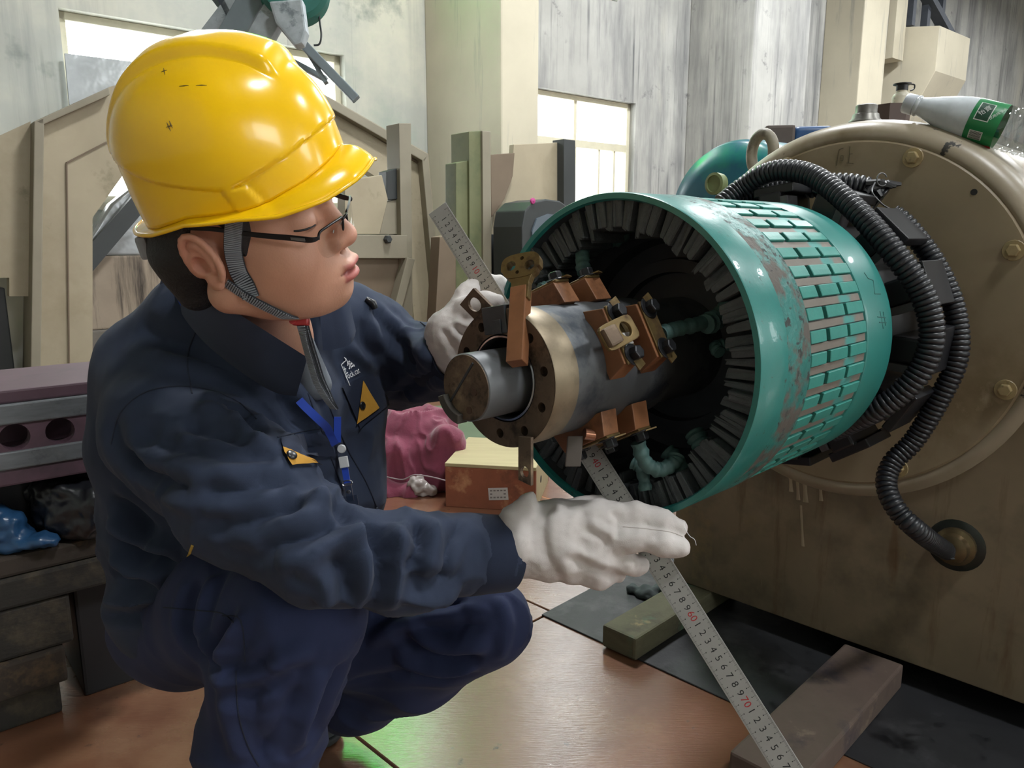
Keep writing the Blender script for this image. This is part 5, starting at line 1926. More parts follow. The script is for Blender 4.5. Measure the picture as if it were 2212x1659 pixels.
def shell_pt(th, ze):
    t = abs((th + 180) % 360 - 180)
    c, s = math.cos(math.radians(th)), math.sin(math.radians(th))
    ro, rz = rimd(th)
    # shell ellipse
    a = 0.109 if c > 0 else 0.1035
    b = 0.0955
    R = 1 / math.sqrt((c / a) ** 2 + (s / b) ** 2)
    wf = smoothstep(0.15, 0.95, c); wb = smoothstep(0.15, 0.95, -c)
    if ze > 0.97:
        q = None
    qq = wf * cubic(zq, q_front, ze) + wb * cubic(zq, q_back, ze) + (1 - wf - wb) * cubic(zq, q_side, ze)
    if ze > 0.9:    # round cap
        qq = math.sqrt(max(0, 1 - ((ze - 0.0) ** 2) )) * (0.0 + qq / math.sqrt(max(1e-6, 1 - ze * ze))) if ze < 0.9995 else 0.0
    z0 = rz + 0.003 + (0.013 * wf)
    z = z0 + (ZTOP - z0) * ze
    x, y = HCX + R * qq * c, R * qq * s
    return V(x, y, z)
sv = []
zs = [1 - (1 - k / (NZ - 1)) ** 1.0 for k in range(NZ)]
zs = [math.sin(k / (NZ - 1) * math.pi / 2) ** 0.9 if k else 0.0 for k in range(NZ)]
grid = np.zeros((NT, NZ, 3))
for i in range(NT):
    th = 360 * i / NT
    for k in range(NZ):
        grid[i, k] = shell_pt(th, zs[k])
# normals and surface details: crest, stepped skirt, slot boss
def gnorm(gr):
    du = np.roll(gr, -1, 0) - np.roll(gr, 1, 0)
    dv = np.gradient(gr, axis=1)
    n = np.cross(du, dv)
    n /= np.linalg.norm(n, axis=2)[..., None] + 1e-12
    out = np.sum(n * (gr - np.array([0.02, 0, 0.06])), axis=2) < 0
    n[out] *= -1
    n[:, -1] = (0, 0, 1)
    return n
nrmg = gnorm(grid)
sst = lambda a, b, x: (lambda t: t * t * (3 - 2 * t))(np.clip((x - a) / (b - a), 0, 1))
gx, gy, gz = grid[..., 0], grid[..., 1], grid[..., 2]
crest = sst(0.044, 0.034, np.abs(gy) + 0.10 * np.clip(gx - 0.02, 0, 1)) * sst(0.098, 0.080, gx) * sst(0.075, 0.11, gz)
disp = 0.0085 * crest * (0.35 + 0.65 * sst(-0.07, -0.01, gx))
zl = np.interp(gx, line_x, line_z)
skirt = sst(0.0008, -0.0008, gz - zl)
disp -= 0.0026 * skirt
boss = sst(0.046, 0.048, gx + 0.3 * (gz - 0.05)) * sst(0.070, 0.067, gx + 0.5 * (gz - 0.05)) * sst(0.041, 0.043, gz) * sst(0.064, 0.062, gz)
disp += 0.0026 * boss
lower = sst(0.0, 0.002, gz - (np.array([[rimd(360 * i / NT)[1] for k in range(NZ)] for i in range(NT)]) + 0.012)) * 0
grid = grid + nrmg * disp[..., None]
v, f = [], []
for i in range(NT):
    for k in range(NZ - 1):
        v.append(HW(*grid[i, k]))
top_i = len(v)
v.append(HW(*np.mean(grid[:, -1], 0)))
W_ = NZ - 1
for i in range(NT):
    j = (i + 1) % NT
    for k in range(W_ - 1):
        f.append((i * W_ + k, j * W_ + k, j * W_ + k + 1, i * W_ + k + 1))
    f.append((i * W_ + W_ - 1, j * W_ + W_ - 1, top_i))
g = G(); g.add(v, f)
# inner skin so the shell has thickness
o = obj('shell', g, m_helmet, hel, smooth=55)
md = o.modifiers.new('thickness', 'SOLIDIFY'); md.thickness = 0.0022; md.offset = -1
# peak and rim lip: from shell foot outwards
rows = 9
v, f = [], []
for i in range(NT):
    th = 360 * i / NT
    c, s = math.cos(math.radians(th)), math.sin(math.radians(th))
    foot = grid[i, 0]
    ro, rz = rimd(th)
    edge = V(HCX + ro * c, ro * s, rz)
    wf = smoothstep(0.3, 0.95, c)
    for k in range(rows):
        t = k / (rows - 1)
        q = foot * (1 - t) + edge * t
        q[2] += 0.006 * math.sin(math.pi * t) * wf
        if k == rows - 1:
            q[2] -= 0.0015
        v.append(HW(*q))
    for k in range(rows - 1, -1, -1):
        t = k / (rows - 1)
        q = foot * (1 - t) + edge * t
        q[2] += 0.006 * math.sin(math.pi * t) * wf - 0.0028
        v.append(HW(*q))
R2 = rows * 2
for i in range(NT):
    j = (i + 1) % NT
    for k in range(R2):
        k2 = (k + 1) % R2
        f.append((i * R2 + k, j * R2 + k, j * R2 + k2, i * R2 + k2))
g = G(); g.add(v, f)
obj('peak_rim', g, m_helmet, hel, smooth=50)
g = G()
g.tube([HW(HCX + rimd(a)[0] * math.cos(math.radians(a)), rimd(a)[0] * math.sin(math.radians(a)), rimd(a)[1] - 0.001) for a in range(0, 361, 3)], 0.0021, 8, caps=False)
obj('rim_bead', g, m_helmet, hel, smooth=60)
helS = Soft(np.array([HW(*grid[i, k]) for i in range(NT) for k in range(NZ - 1)]), np.array([(i * W_ + k, ((i + 1) % NT) * W_ + k, ((i + 1) % NT) * W_ + k + 1, i * W_ + k + 1) for i in range(NT) for k in range(W_ - 1)]))
# scuffs
m_scuff = mat('scuff', '#6a5216', 0.7, var=0)
for a, b in (((636, 408), (650, 412)), ((642, 402), (648, 418)), ((652, 402), (656, 416)), ((645, 416), (652, 422)), ((659, 404), (662, 416)), ((654, 421), (660, 417)),
             ((352, 160), (364, 156)), ((357, 152), (360, 166)), ((364, 266), (372, 284)), ((369, 262), (376, 278)), ((362, 276), (376, 272)), ((390, 190), (410, 188)), ((425, 188), (448, 188))):
    qa, qb = helS.hit(*a, 0.0023), helS.hit(*b, 0.0023)
    if qa is not None and qb is not None and np.linalg.norm(qa - qb) < 0.04:
        g = G(); g.tube([qa, (qa + qb) / 2, qb], [0.0002, 0.0006, 0.0002], 5)
        obj('scuff_mark', g, m_scuff, hel)
# head band and ratchet inside
m_web = mat('grey_webbing', '#868d96', 0.8, var=0.15, vscale=60, bump=0.0008, bscale=420, bstretch=(0.05, 0.05, 1))
m_web_edge = mat('dark_webbing', '#2b2f36', 0.85, var=0.1)
g = G()
bp_ = [HW(0.010 + (0.0885 if math.cos(a) > 0 else 0.079) * math.cos(a), 0.0792 * math.sin(a), 0.044 - 0.034 * smoothstep(0.3, 1, -math.cos(a))) for a in np.linspace(0, 2 * math.pi, 60)]
g.add(*ribbon(bp_, 0.026, 0.002, [unit(q - HW(-0.004, 0, 0.05)) for q in bp_]).__dict__.values())
obj('head_band', g, m_web_edge, hel, smooth=50)
g = G()
g.box(HW(-0.078, -0.020, 0.004), HF, HL, HU, 0.006, 0.024, 0.012)
obj('ratchet', g, mat('grey_plastic', '#8b9096', 0.4, var=0.1), hel, bevel=0.004)

# chin strap
def strap(pts, w_, nr, name='chin_strap', ribs=True):
    c = spline(pts, 10)
    g = ribbon(c, w_, 0.0016, nr if not isinstance(nr, list) else None)
    o = obj(name, g, m_web_edge, hel, smooth=30)
    if ribs:
        d = [0.0]
        for a, b in zip(c, c[1:]):
            d.append(d[-1] + np.linalg.norm(b - a))
        n = int(d[-1] / 0.0022)
        ca = np.array(c)
        for_rib = G()
        for i in range(n):
            s = (i + 0.5) / n * d[-1]
            q = np.array([np.interp(s, d, ca[:, k]) for k in range(3)])
            q2 = np.array([np.interp(min(s + 0.002, d[-1]), d, ca[:, k]) for k in range(3)])
            dd = unit(q2 - q) if np.linalg.norm(q2 - q) > 1e-6 else unit(ca[-1] - ca[-2])
            nn = unit(nr - dd * np.dot(nr, dd)); sd = np.cross(dd, nn)
            for_rib.box(q + nn * 0.0009, dd, sd, nn, 0.0007, w_ * 0.46, 0.0009)
        r = obj('webbing_rib', for_rib, m_web, o)
        r['kind'] = 'stuff'
    return o
tow = CT
def hs(x, y, lift=0.004):
    q = head.hit(x, y, lift)
    return q if q is not None else P(x, y, 0.74)
s1 = [HW(0.045, -0.086, 0.040), hs(508, 500, 0.008), hs(512, 540, 0.007), hs(520, 585, 0.004), hs(534, 615, 0.003), hs(545, 640, 0.004)]
strap(s1, 0.0165, unit(-HL + HF * 0.2))
s2 = [hs(492, 612, 0.004), hs(520, 630, 0.003), hs(548, 643, 0.005), hs(585, 662, 0.004), hs(620, 677, 0.004), P(646, 686, 0.795)]
strap(s2, 0.0105, unit(-HL - HU * 0.5))
bk = P(650, 690, 0.795)
g = G()
g.box(bk, CR, CU, CT, 0.0085, 0.0065, 0.005)
obj('strap_buckle', g, mat('red_buckle', '#a02a2e', 0.35, var=0.1), hel, bevel=0.0025, seg=3, smooth=40)
g = G()
g.lathe(bk - CR * 0.007 + CT * 0.004 - CU * 0.002, CT, [(0.0035, 0), (0.0035, 0.0025), (0, 0.003)], 14)
obj('buckle_button', g, MATS['red_buckle'], hel, smooth=40)
strap([bk - CU * 0.004, P(655, 720, 0.80), P(668, 770, 0.83), P(685, 825, 0.86), P(705, 860, 0.88), P(722, 882, 0.90)], 0.0095, unit(CT - CR * 0.3))
strap([bk - CU * 0.004 + V(0.004, 0.004, 0), P(667, 720, 0.81), P(682, 770, 0.84), P(698, 822, 0.87), P(714, 858, 0.885), P(726, 880, 0.90)], 0.0075, unit(CT - CR * 0.6), ribs=True)

# ================================================================== glasses
m_gframe = mat('black_frame', '#17181b', 0.35, metal=0.4, var=0)
m_lens = glass_mat('lens', (0.985, 0.99, 0.99), 0.02, 0.02, 0.12)
gla = root('eyeglasses', HW(0.108, 0, -0.01), 'black half-rim eyeglasses low on the worker\'s nose', 'glasses')
def lens_pts(s):
    # half-rim lens outline: (y, z) with slight wrap in x
    o = [(0.008, 0.006), (0.020, 0.0085), (0.045, 0.010), (0.060, 0.0095), (0.0645, 0.004), (0.063, -0.008), (0.055, -0.0175), (0.038, -0.0205), (0.020, -0.0185), (0.0105, -0.010)]
    return [HW(0.1165 - 0.0095 * (y / 0.065) ** 2 - 0.002 * (z < 0), s * y, z - 0.002) for y, z in o]
for s in (-1, 1):
    lp = spline(lens_pts(s), 5, closed=True)
    g = G()
    n = len(lp)
    nn = HF * 0.0012
    g.add(lp + [q - nn for q in lp], [tuple(range(n)), tuple(range(2 * n - 1, n - 1, -1))] + [(i, (i + 1) % n, n + (i + 1) % n, n + i) for i in range(n)])
    lo_ = obj('lens', g, m_lens, gla)
    pts = lens_pts(s)
    g = G()
    g.tube(spline([pts[9], pts[0], pts[1], pts[2], pts[3], pts[4]], 5), 0.0013, 8)
    obj('half_rim', g, m_gframe, gla, smooth=60)
    hg = HW(0.1075, s * 0.0665, 0.004)
    g = G()
    tp_ = spline([hg + HF * 0.001 - HL * s * 0.001, hg - HF * 0.006 + HL * s * 0.003, HW(0.085, s * 0.0735, 0.009), HW(0.055, s * 0.0765, 0.016), HW(0.02, s * 0.0785, 0.0255), HW(-0.006, s * 0.079, 0.030)], 6)
    g.add(*ribbon(tp_, [0.003 + 0.0028 * smoothstep(0, 8, i) * (1 - 0.55 * smoothstep(8, 26, i)) for i in range(len(tp_))], 0.0016, unit(HL * s)).__dict__.values())
    obj('temple_arm', g, m_gframe, gla, bevel=0.0004, seg=1)
    g = G()
    g.box(HW(0.0915, s * 0.0742, 0.0074), unit(HF * 1.0 - HU * 0.22), HU, unit(HL * s), 0.0065, 0.0013, 0.0008)
    obj('temple_inlay', g, m_steel_dull, gla)
    g = G()
    g.ell_ = None
    g.lathe(HW(0.106, s * 0.0095, -0.009), unit(HF + HL * s * 0.4), [(0, -0.0006), (0.0032, -0.0004), (0.0036, 0.0004), (0, 0.001)], 12)
    g.tube(spline([HW(0.106, s * 0.0095, -0.008), HW(0.112, s * 0.008, -0.003), HW(0.116, s * 0.0085, 0.002)], 4), 0.0005, 6)
    obj('nose_pad', g, mat('pad_silicone', '#b9bfc0', 0.3, var=0), gla, smooth=50)
g = G()
g.tube(spline([HW(0.1165, -0.008, 0.003), HW(0.1185, 0, 0.0055), HW(0.1165, 0.008, 0.003)], 5), 0.0013, 8)
obj('bridge', g, m_gframe, gla, smooth=60)

# ================================================================== lanyard with badge
m_lany = mat('blue_lanyard', '#1a43b0', 0.6, var=0.08, sheen=0.2)
lan = root('lanyard', P(735, 1080, 1.0), 'blue neck lanyard with white clip and clear badge holder', 'lanyard')
def jl(px, lift=0.004, n=4):
    return jk.line(px, lift, n)
def lay(pts, w_, name, m=m_lany, lift=0.004):
    c = jl(pts, lift)
    if len(c) < 3:
        return
    c = [c[0]] + c[2:-1:2] + [c[-1]]
    g = ribbon(spline(c, 3), w_, 0.0012, unit(EYEP - c[len(c) // 2]))
    return obj(name, g, m, lan, smooth=40)
lay([(393, 622), (398, 650), (412, 672), (424, 690)], 0.012, 'lanyard_band', lift=0.004)
lay([(648, 860), (672, 890), (697, 925), (716, 960)], 0.0105, 'lanyard_band', lift=0.006)
lay([(722, 900), (722, 925), (722, 955)], 0.0095, 'lanyard_band', lift=0.005)
c0 = jk.hit(726, 965, 0.008)
dn = unit(P(742, 1060, 1.0) - P(726, 965, 1.0)); dn = unit(dn); sd_ = unit(np.cross(dn, CT)); nn_ = np.cross(sd_, dn)
if np.dot(nn_, CT) < 0: nn_ = -nn_
k_ = np.dot(c0 - EYEP, V(0, cp, -sp)) / FPX      # metres per photo pixel at this depth
def at(d, s=0.0, l=0.0):
    return c0 + dn * (d * k_) + sd_ * (s * k_) + nn_ * l
m_wclip = mat('white_clip', '#c9cbcd', 0.35, var=0.05)
g = G(); g.lathe(at(3), nn_, [(9.5 * k_, -0.001), (9.5 * k_, 0.0015), (8 * k_, 0.003), (0, 0.0034)], 24)
obj('white_button', g, m_wclip, lan, smooth=40)
g = G(); g.box(at(32), sd_, dn, nn_, 9.5 * k_, 12 * k_, 0.003)
cl = obj('white_clip', g, m_wclip, lan, bevel=0.001)
g = G(); g.box(at(60), sd_, dn, nn_, 7 * k_, 18 * k_, 0.0007)
obj('lanyard_tail', g, m_lany, lan)
g = G(); g.tube([at(78 + 6 * math.sin(a), 11 * math.cos(a), 0.001) for a in np.linspace(0, 2 * math.pi, 20)], 0.0009, 6)
obj('split_ring', g, m_bright, lan)
m_clear = glass_mat('clear_plastic', (0.85, 0.88, 0.92), 0.10, 0.1)
g = G(); g.box(at(100, 0, 0.001), sd_, dn, nn_, 8 * k_, 18 * k_, 0.0006)
obj('clear_strap', g, m_clear, lan)
g = G(); g.lathe(at(97, 0, 0.002), nn_, [(5 * k_, 0), (4.6 * k_, 0.001), (0, 0.0016)], 16)
obj('snap_stud', g, m_bright, lan, smooth=40)
bx_, by_ = unit(P(800, 1065, 1.0) - P(740, 1075, 1.0)), None
bx_ = unit(bx_ - nn_ * np.dot(bx_, nn_)); by_ = np.cross(nn_, bx_)
bc = at(152, 22, -0.001)
g = G(); g.box(bc, bx_, by_, nn_, 38 * k_, 46 * k_, 0.0008)
bd = obj('badge_holder', g, m_clear, lan, bevel=0.0006)
g = G(); g.box(bc - by_ * (22 * k_) + bx_ * 6 * k_ - nn_ * 0.0001, bx_, by_, nn_, 30 * k_, 24 * k_, 0.0009)
obj('badge_card', g, mat('green_card', '#2f9a4a', 0.5, var=0.05), lan)

# ================================================================== steel ruler
def ruler_pt(mk):
    """centre of the ruler at a centimetre mark"""
    z1, b = 1.14, 0.003124
    d = z1 * (1 - b * (mk - 1))
    s = 13.98 * (mk - 1) / (1 - b * (mk - 1))
    ux, uy = 739 / 1394, 1182 / 1394
    return P(958 + ux * s, 472 + uy * s, d)
ra, rb = ruler_pt(1), ruler_pt(77)
rl = np.linalg.norm(rb - ra) / 76.0           # metres per mark
rd_ = unit(rb - ra)
rn = unit(EYEP - ruler_pt(45)); rn = unit(rn - rd_ * np.dot(rn, rd_))
rn = unit(rn + 0.12 * np.cross(rd_, rn))
rs = np.cross(rn, rd_)                        # across the ruler
if np.dot(rs, CR) < 0: rs = -rs
RW, RT = 0.0315, 0.0011
def RP(mk, s=0.0, l=0.0):
    return ra + rd_ * ((mk - 1) * rl) + rs * s + rn * l
m_ruler = mat('ruler_steel', '#a3a09e', 0.34, metal=0.55, var=0.08, vscale=30, bstretch=(1, 1, 1))
m_ink = mat('black_ink', '#17171a', 0.6, var=0)
m_red = mat('red_ink', '#a3252a', 0.6, var=0)
rul = root('steel_ruler', RP(99.5), 'long steel ruler with black and red centimetre numbers held in both gloves', 'ruler')
g = G()
mid = (RP(-0.9) + RP(101.0)) / 2
g.box(mid - rn * (RT / 2), rd_, rs, rn, np.linalg.norm(RP(101.0) - RP(-0.9)) / 2, RW / 2, RT / 2)
obj('blade', g, m_ruler, rul, bevel=0.0003, seg=1)
tick, dots = G(), G()
for k in range(0, 1000, 5):
    mk = k / 10.0
    if not ((0 <= mk < 20) or (33 < mk < 79)):
        continue
    L = 0.0042 if k % 10 == 0 else 0.003
    for sg in (-1, 1):
        tick.box(RP(mk, sg * (RW / 2 - 0.0012 - L / 2), 0.00006), rd_, rs, rn, 0.00016, L / 2, 0.00005)
    if k % 10 == 0:
        for sg in (-1, 1):
            dots.box(RP(mk, sg * 0.0092, 0.00006), rd_, rs, rn, 0.0006, 0.0006, 0.00005)
for k in range(0, 800):
    mk = k / 10.0
    if k % 5 and ((0 <= mk < 17) or (36 < mk < 47) or (52 < mk < 79)):
        for sg in (-1, 1):
            tick.box(RP(mk, sg * (RW / 2 - 0.0022), 0.00006), rd_, rs, rn, 0.0001, 0.0009, 0.00005)
o = obj('graduation', tick, m_ink, rul, recalc=False); o['kind'] = 'stuff'
o = obj('graduation_dot', dots, m_ink, rul, recalc=False); o['kind'] = 'stuff'
for mk in list(range(1, 18)) + list(range(36, 48)) + list(range(52, 80)):
    s = str(mk) if mk % 10 == 0 else str(mk % 10)
    g = G()
    # numbers read with their tops towards the ruler's upper left edge
    big = mk % 10 == 0
    g.add(*text_geo(s, 0.0125 if big else 0.0118, RP(mk + 0.1, 0.0, 0.0), unit(rd_ * 0.94 - rs * 0.34) if False else rd_, rs if np.dot(np.cross(rd_, rs), rn) > 0 else -rs, rn, 0.00008))
    obj('number', g, m_red if big else m_ink, rul, recalc=False)

# ================================================================== floor things near the machine
m_mat = mat('black_rubber_mat', '#2b2c2f', 0.5, var=0.3, vscale=8, layers=(('#4a4a4d', 5, 0.52, 0.7, None, 0.35), ('#15161a', 9, 0.55, 0.65, None, 0.3)), bump=0.0005, bscale=60)
zf = -MC[2]
g = G()
g.prism([(-0.535, 0.658), (0.9, 0.658), (0.9, 1.75), (-0.555, 1.75)], M(0, zf + 0.0002, 0), MS, MA, UP, 0.0035)
single('rubber_mat', g, m_mat, 'black rubber mat on the floor under the generator', 'mat', bevel=0.001, seg=1)
m_t1 = mat('green_stained_timber', '#5d5a45', 0.8, var=0.25, vscale=12, stretch=(1, 1, 4), layers=(('#35302a', 6, 0.5, 0.68, None, None), ('#4b6b55', 9, 0.55, 0.7, None, None), ('#8a7a58', 14, 0.62, 0.72, None, None)), bump=0.001, bscale=40)
m_t2 = mat('grey_timber', '#5f5048', 0.8, var=0.2, vscale=10, layers=(('#3a3238', 8, 0.52, 0.68, None, None), ('#7a695c', 20, 0.6, 0.75, None, None)), bump=0.001, bscale=40)
g = G()
g.box(M(-0.298, zf + 0.0037 + 0.0255, 0.86), MS, MA, UP, 0.045, 0.215, 0.0255)
single('timber_skid', g, m_t1, 'short green-stained timber skid under the far corner of the generator', 'timber', 'timber skids', bevel=0.006, seg=2)
g = G()
g.box(M(0.125, zf + 0.0037 + 0.0255, 0.70), MS, MA, UP, 0.058, 0.24, 0.0255)
single('timber_skid', g, m_t2, 'long brown timber skid lying towards the lower end of the ruler', 'timber', 'timber skids', bevel=0.005, seg=2)
g = G()
g.box(M(0.25, zf + 0.0037 + 0.0255, 1.35), MS, MA, UP, 0.4, 0.05, 0.0255)
single('timber_skid', g, m_t2, 'timber skid across the floor deep under the generator', 'timber', 'timber skids', bevel=0.005)
# rag by the far skid
c = FL(1395, 1290)
F_ = Field(c - 0.09, c + 0.1, 0.004)
for dx, dy, r in ((0, 0, .022), (.03, .01, .018), (-.03, .02, .016), (.01, -.02, .017), (.05, .03, .012)):
    F_.ell(c + V(dx, dy, 0.012), (r * 1.2, r, r * 0.8), k=0.01)
F_.cut(V(0, 0, 0.0045), V(0, 0, -1))
v, f = F_.mesh(1)
sft = Soft(v, f); sft.ripple(0.006, 60, (1, 1, 1), 4.0)
g = G(); g.add(sft.v, [tuple(int(i) for i in q) for q in sft.f])
single('rag', g, mat('grey_rag', '#4a5252', 0.9, var=0.3, vscale=40), 'small crumpled grey rag on the rubber mat', 'rag', smooth=60)

# ------------------------------------------------------------------ wooden box with sticker
m_plank_side = mat('reddish_box', '#8a5038', 0.7, var=0.22, vscale=9, layers=(('#5c3427', 7, 0.55, 0.7, None, None), ('#b3805c', 11, 0.58, 0.72, None, None)))
m_plank_top = mat('pale_box_top', '#ada07a', 0.7, var=0.12, vscale=12, stretch=(0.3, 3, 1))
b0, b1 = FL(963, 1094), FL(1157, 1106)
bxd = unit(b1 - b0); byd = np.cross(UP, bxd)
BW, BD, BH = np.linalg.norm(b1 - b0), 0.34, 0.152
bxr = root('wooden_box', b0 + bxd * BW / 2 + byd * BD / 2, 'reddish wooden box with pale top and paper sticker on the floor', 'box')
for nm, c, hx, hy, hz, m in (('front_board', b0 + bxd * BW / 2 + byd * 0.008 + UP * (BH - 0.012) / 2, BW / 2, 0.008, (BH - 0.012) / 2, m_plank_side),
                             ('back_board', b0 + bxd * BW / 2 + byd * (BD - 0.008) + UP * (BH - 0.012) / 2, BW / 2, 0.008, (BH - 0.012) / 2, m_plank_side),
                             ('side_board', b0 + bxd * 0.008 + byd * BD / 2 + UP * (BH - 0.012) / 2, 0.008, BD / 2 - 0.016, (BH - 0.012) / 2, m_plank_top),
                             ('side_board', b0 + bxd * (BW - 0.008) + byd * BD / 2 + UP * (BH - 0.012) / 2, 0.008, BD / 2 - 0.016, (BH - 0.012) / 2, m_plank_top),
                             ('lid', b0 + bxd * BW / 2 + byd * BD / 2 + UP * (BH - 0.006), BW / 2 + 0.001, BD / 2 + 0.001, 0.006, m_plank_top)):
    g = G(); g.box(c, bxd, byd, UP, hx, hy, hz)
    obj(nm, g, m, bxr, bevel=0.0012, seg=1)
sc_ = b0 + bxd * (BW * 0.59) - byd * 0.0006 + UP * 0.055
sx = unit(bxd + UP * 0.08)
g = G(); g.box(sc_, sx, np.cross(bxd, -byd) * 0 + unit(UP - sx * np.dot(UP, sx)), byd, 0.033, 0.021, 0.0004)
stk = obj('sticker', g, mat('paper_sticker', '#b9b4b0', 0.7, var=0.1), bxr)
random.seed(4)
g = G()
for r_i in range(3):
    for q_ in range(5):
        if random.random() < 0.7:
            g.box(sc_ + sx * (-0.024 + q_ * 0.0115) + UP * (0.012 - r_i * 0.012) - byd * 0.0006, sx, UP, byd, 0.0038, 0.0026, 0.0002)
o = obj('print', g, mat('faded_print', '#77706e', 0.8, var=0), stk); o['kind'] = 'stuff'
g = G(); g.lathe(b1 + byd * 0.12 + UP * 0.075 + bxd * 0.0002, bxd, [(0, 0), (0.013, 0), (0.012, 0.001)], 20)
obj('finger_hole', g, m_dark, bxr)

# ------------------------------------------------------------------ maroon cloth over a heap
c = (FL(838, 1080) + FL(985, 1060)) / 2 + V(-0.05, 0.18, 0)
F_ = Field(c + V(-0.34, -0.25, -0.02), c + V(0.26, 0.26, 0.34), 0.006)
F_.rbox(c + V(-0.05, 0.02, 0.16), (0.17, 0.11, 0.075), [unit(V(1, 0.08, -0.05)), unit(V(-0.08, 1, 0)), UP], 0.04, k=0.0)
F_.rbox(c + V(-0.05, -0.01, 0.08), (0.19, 0.12, 0.09), [unit(V(1, 0.05, 0)), unit(V(-0.05, 1, 0)), UP], 0.04, k=0.05)
F_.cone(c + V(-0.25, -0.13, 0.02), c + V(0.0, -0.17, 0.012), 0.022, 0.018, 0.02)
F_.cone(c + V(0.10, -0.08, 0.05), c + V(0.13, -0.1, 0.18), 0.05, 0.03, 0.05)
F_.cut(V(0, 0, 0.002), V(0, 0, -1))
v, f = F_.mesh(1)
cl_ = Soft(v, f)
cl_.ridge(0.035, 7, (1, 1, 0.45), 1.7)
cl_.ridge(0.010, 20, (1, 1, 0.5), 8.1)
cl_.v[:, 2] = np.maximum(cl_.v[:, 2], 0.001)
g = G(); g.add(cl_.v, [tuple(int(i) for i in q) for q in cl_.f])
single('maroon_cloth', g, mat('maroon_cloth', '#823a50', 0.9, var=0.25, vscale=12, sheen=0.3, bump=0.0008, bscale=200), 'crumpled maroon cloth covering a heap beside the wooden box', 'cloth', smooth=80)
g = G()
g.tube(spline([P(835, 1030, 2.5), P(870, 1036, 2.48), P(895, 1026, 2.46), P(930, 1030, 2.46), P(962, 1038, 2.47)], 5), 0.0022, 6)
single('string', g, mat('string', '#8d7f82', 0.9, var=0), 'pale string lying across the maroon cloth', 'string')
pc = FL(905, 1072)
F_ = Field(pc - 0.1, pc + 0.12, 0.004)
for dx, dy, dz, r in ((0, 0, .03, .03), (.04, .0, .02, .022), (-.02, .0, .05, .018), (.0, .02, .06, .012)):
    F_.ell(pc + V(dx, dy, dz), (r, r * .8, r), k=0.02)
F_.cut(V(0, 0, 0.001), V(0, 0, -1))
v, f = F_.mesh(1); s_ = Soft(v, f); s_.ripple(0.012, 50, (1, 1, 1), 3.0)
s_.v[:, 2] = np.maximum(s_.v[:, 2], 0.001)
g = G(); g.add(s_.v, [tuple(int(i) for i in q) for q in s_.f])
single('plastic_wrap', g, mat('crumpled_plastic', '#a59c98', 0.25, var=0.2, vscale=40), 'crumpled clear plastic bag between the maroon cloth and box', 'plastic bag', smooth=80)

# ================================================================== lower left: beam and timbers on the dark side
OL = 4.325
def lbox(g, s0, s1, z0, z1, o_front=OL, dep=0.2):
    return wbox(g, s0, s1, z0, z1, o_front, o_front - dep)
def sL(x, y):
    return wall_sz(x, y, OL)
m_maroon = mat('maroon_steel', '#56404a', 0.5, var=0.2, vscale=8, layers=(('#3c2f36', 6, 0.5, 0.7, None, None),))
m_rail = mat('silver_rail', '#767a7d', 0.4, metal=0.5, var=0.25, vscale=14, layers=(('#4d4f52', 20, 0.55, 0.7, None, None), ('#9a9d9e', 10, 0.6, 0.75, None, None)), stretch=(1, 1, 5))
sa, sb = sL(-150, 900)[0], sL(420, 900)[0]
z_of = lambda y: sL(110, y)[1]
beam = root('steel_beam', WP((sa + sb) / 2, z_of(1030), OL - 0.1), 'maroon steel beam with silver rails and round holes behind the worker', 'beam')
Z = [z_of(y) for y in (834, 862, 905, 962, 1000, 1035)]
g = G(); lbox(g, sa, sb, Z[1], Z[0], OL - 0.005, 0.26); obj('top_flange', g, m_maroon, beam, bevel=0.004)
g = G(); lbox(g, sa, sb, Z[2], Z[1], OL + 0.004, 0.05); obj('rail', g, m_rail, beam, bevel=0.003)
# web with real holes
hx = [sL(33, 952), sL(130, 930), sL(222, 911)]
zc = (Z[2] + Z[3]) / 2
step_ = hx[1][0] - hx[0][0]
hr = 0.0235
g = G()
centres = [hx[0][0] + step_ * k for k in range(-1, 5)]
bm = bmesh.new(); edges = []
loops = [[(sa, Z[3]), (sb, Z[3]), (sb, Z[2]), (sa, Z[2])]] + [circle(hr, 24, c, zc) for c in centres if sa + 0.04 < c < sb - 0.04]
for lp in loops:
    vs = [bm.verts.new((a, b, 0)) for a, b in lp]
    for k in range(len(vs)):
        edges.append(bm.edges.new((vs[k], vs[(k + 1) % len(vs)])))
bmesh.ops.triangle_fill(bm, use_beauty=True, edges=edges, normal=(0, 0, 1))
kill = [q for q in bm.faces if any((q.calc_center_median().x - c) ** 2 + (q.calc_center_median().y - zc) ** 2 < (hr * .8) ** 2 for c in centres)]
bmesh.ops.delete(bm, geom=kill, context='FACES_ONLY')
bm.verts.index_update()
base_ = [(q.co.x, q.co.y) for q in bm.verts]; nb_ = len(base_)
g.v = [tuple(WP(a, b, OL)) for a, b in base_] + [tuple(WP(a, b, OL - 0.03)) for a, b in base_]
for q in bm.faces:
    ix = [w_.index for w_ in q.verts]
    g.f.append(tuple(ix)); g.f.append(tuple(nb_ + i for i in reversed(ix)))
k = 0
for lp in loops:
    n2 = len(lp)
    g.f += [(k + i, k + (i + 1) % n2, nb_ + k + (i + 1) % n2, nb_ + k + i) for i in range(n2)]
    k += n2
bm.free()
obj('web', g, m_maroon, beam)
g = G(); lbox(g, sa, sb, Z[4], Z[3], OL + 0.004, 0.05); obj('rail', g, m_rail, beam, bevel=0.003)
g = G(); lbox(g, sa, sb, Z[5], Z[4], OL, 0.26); obj('bottom_flange', g, m_maroon, beam, bevel=0.004)
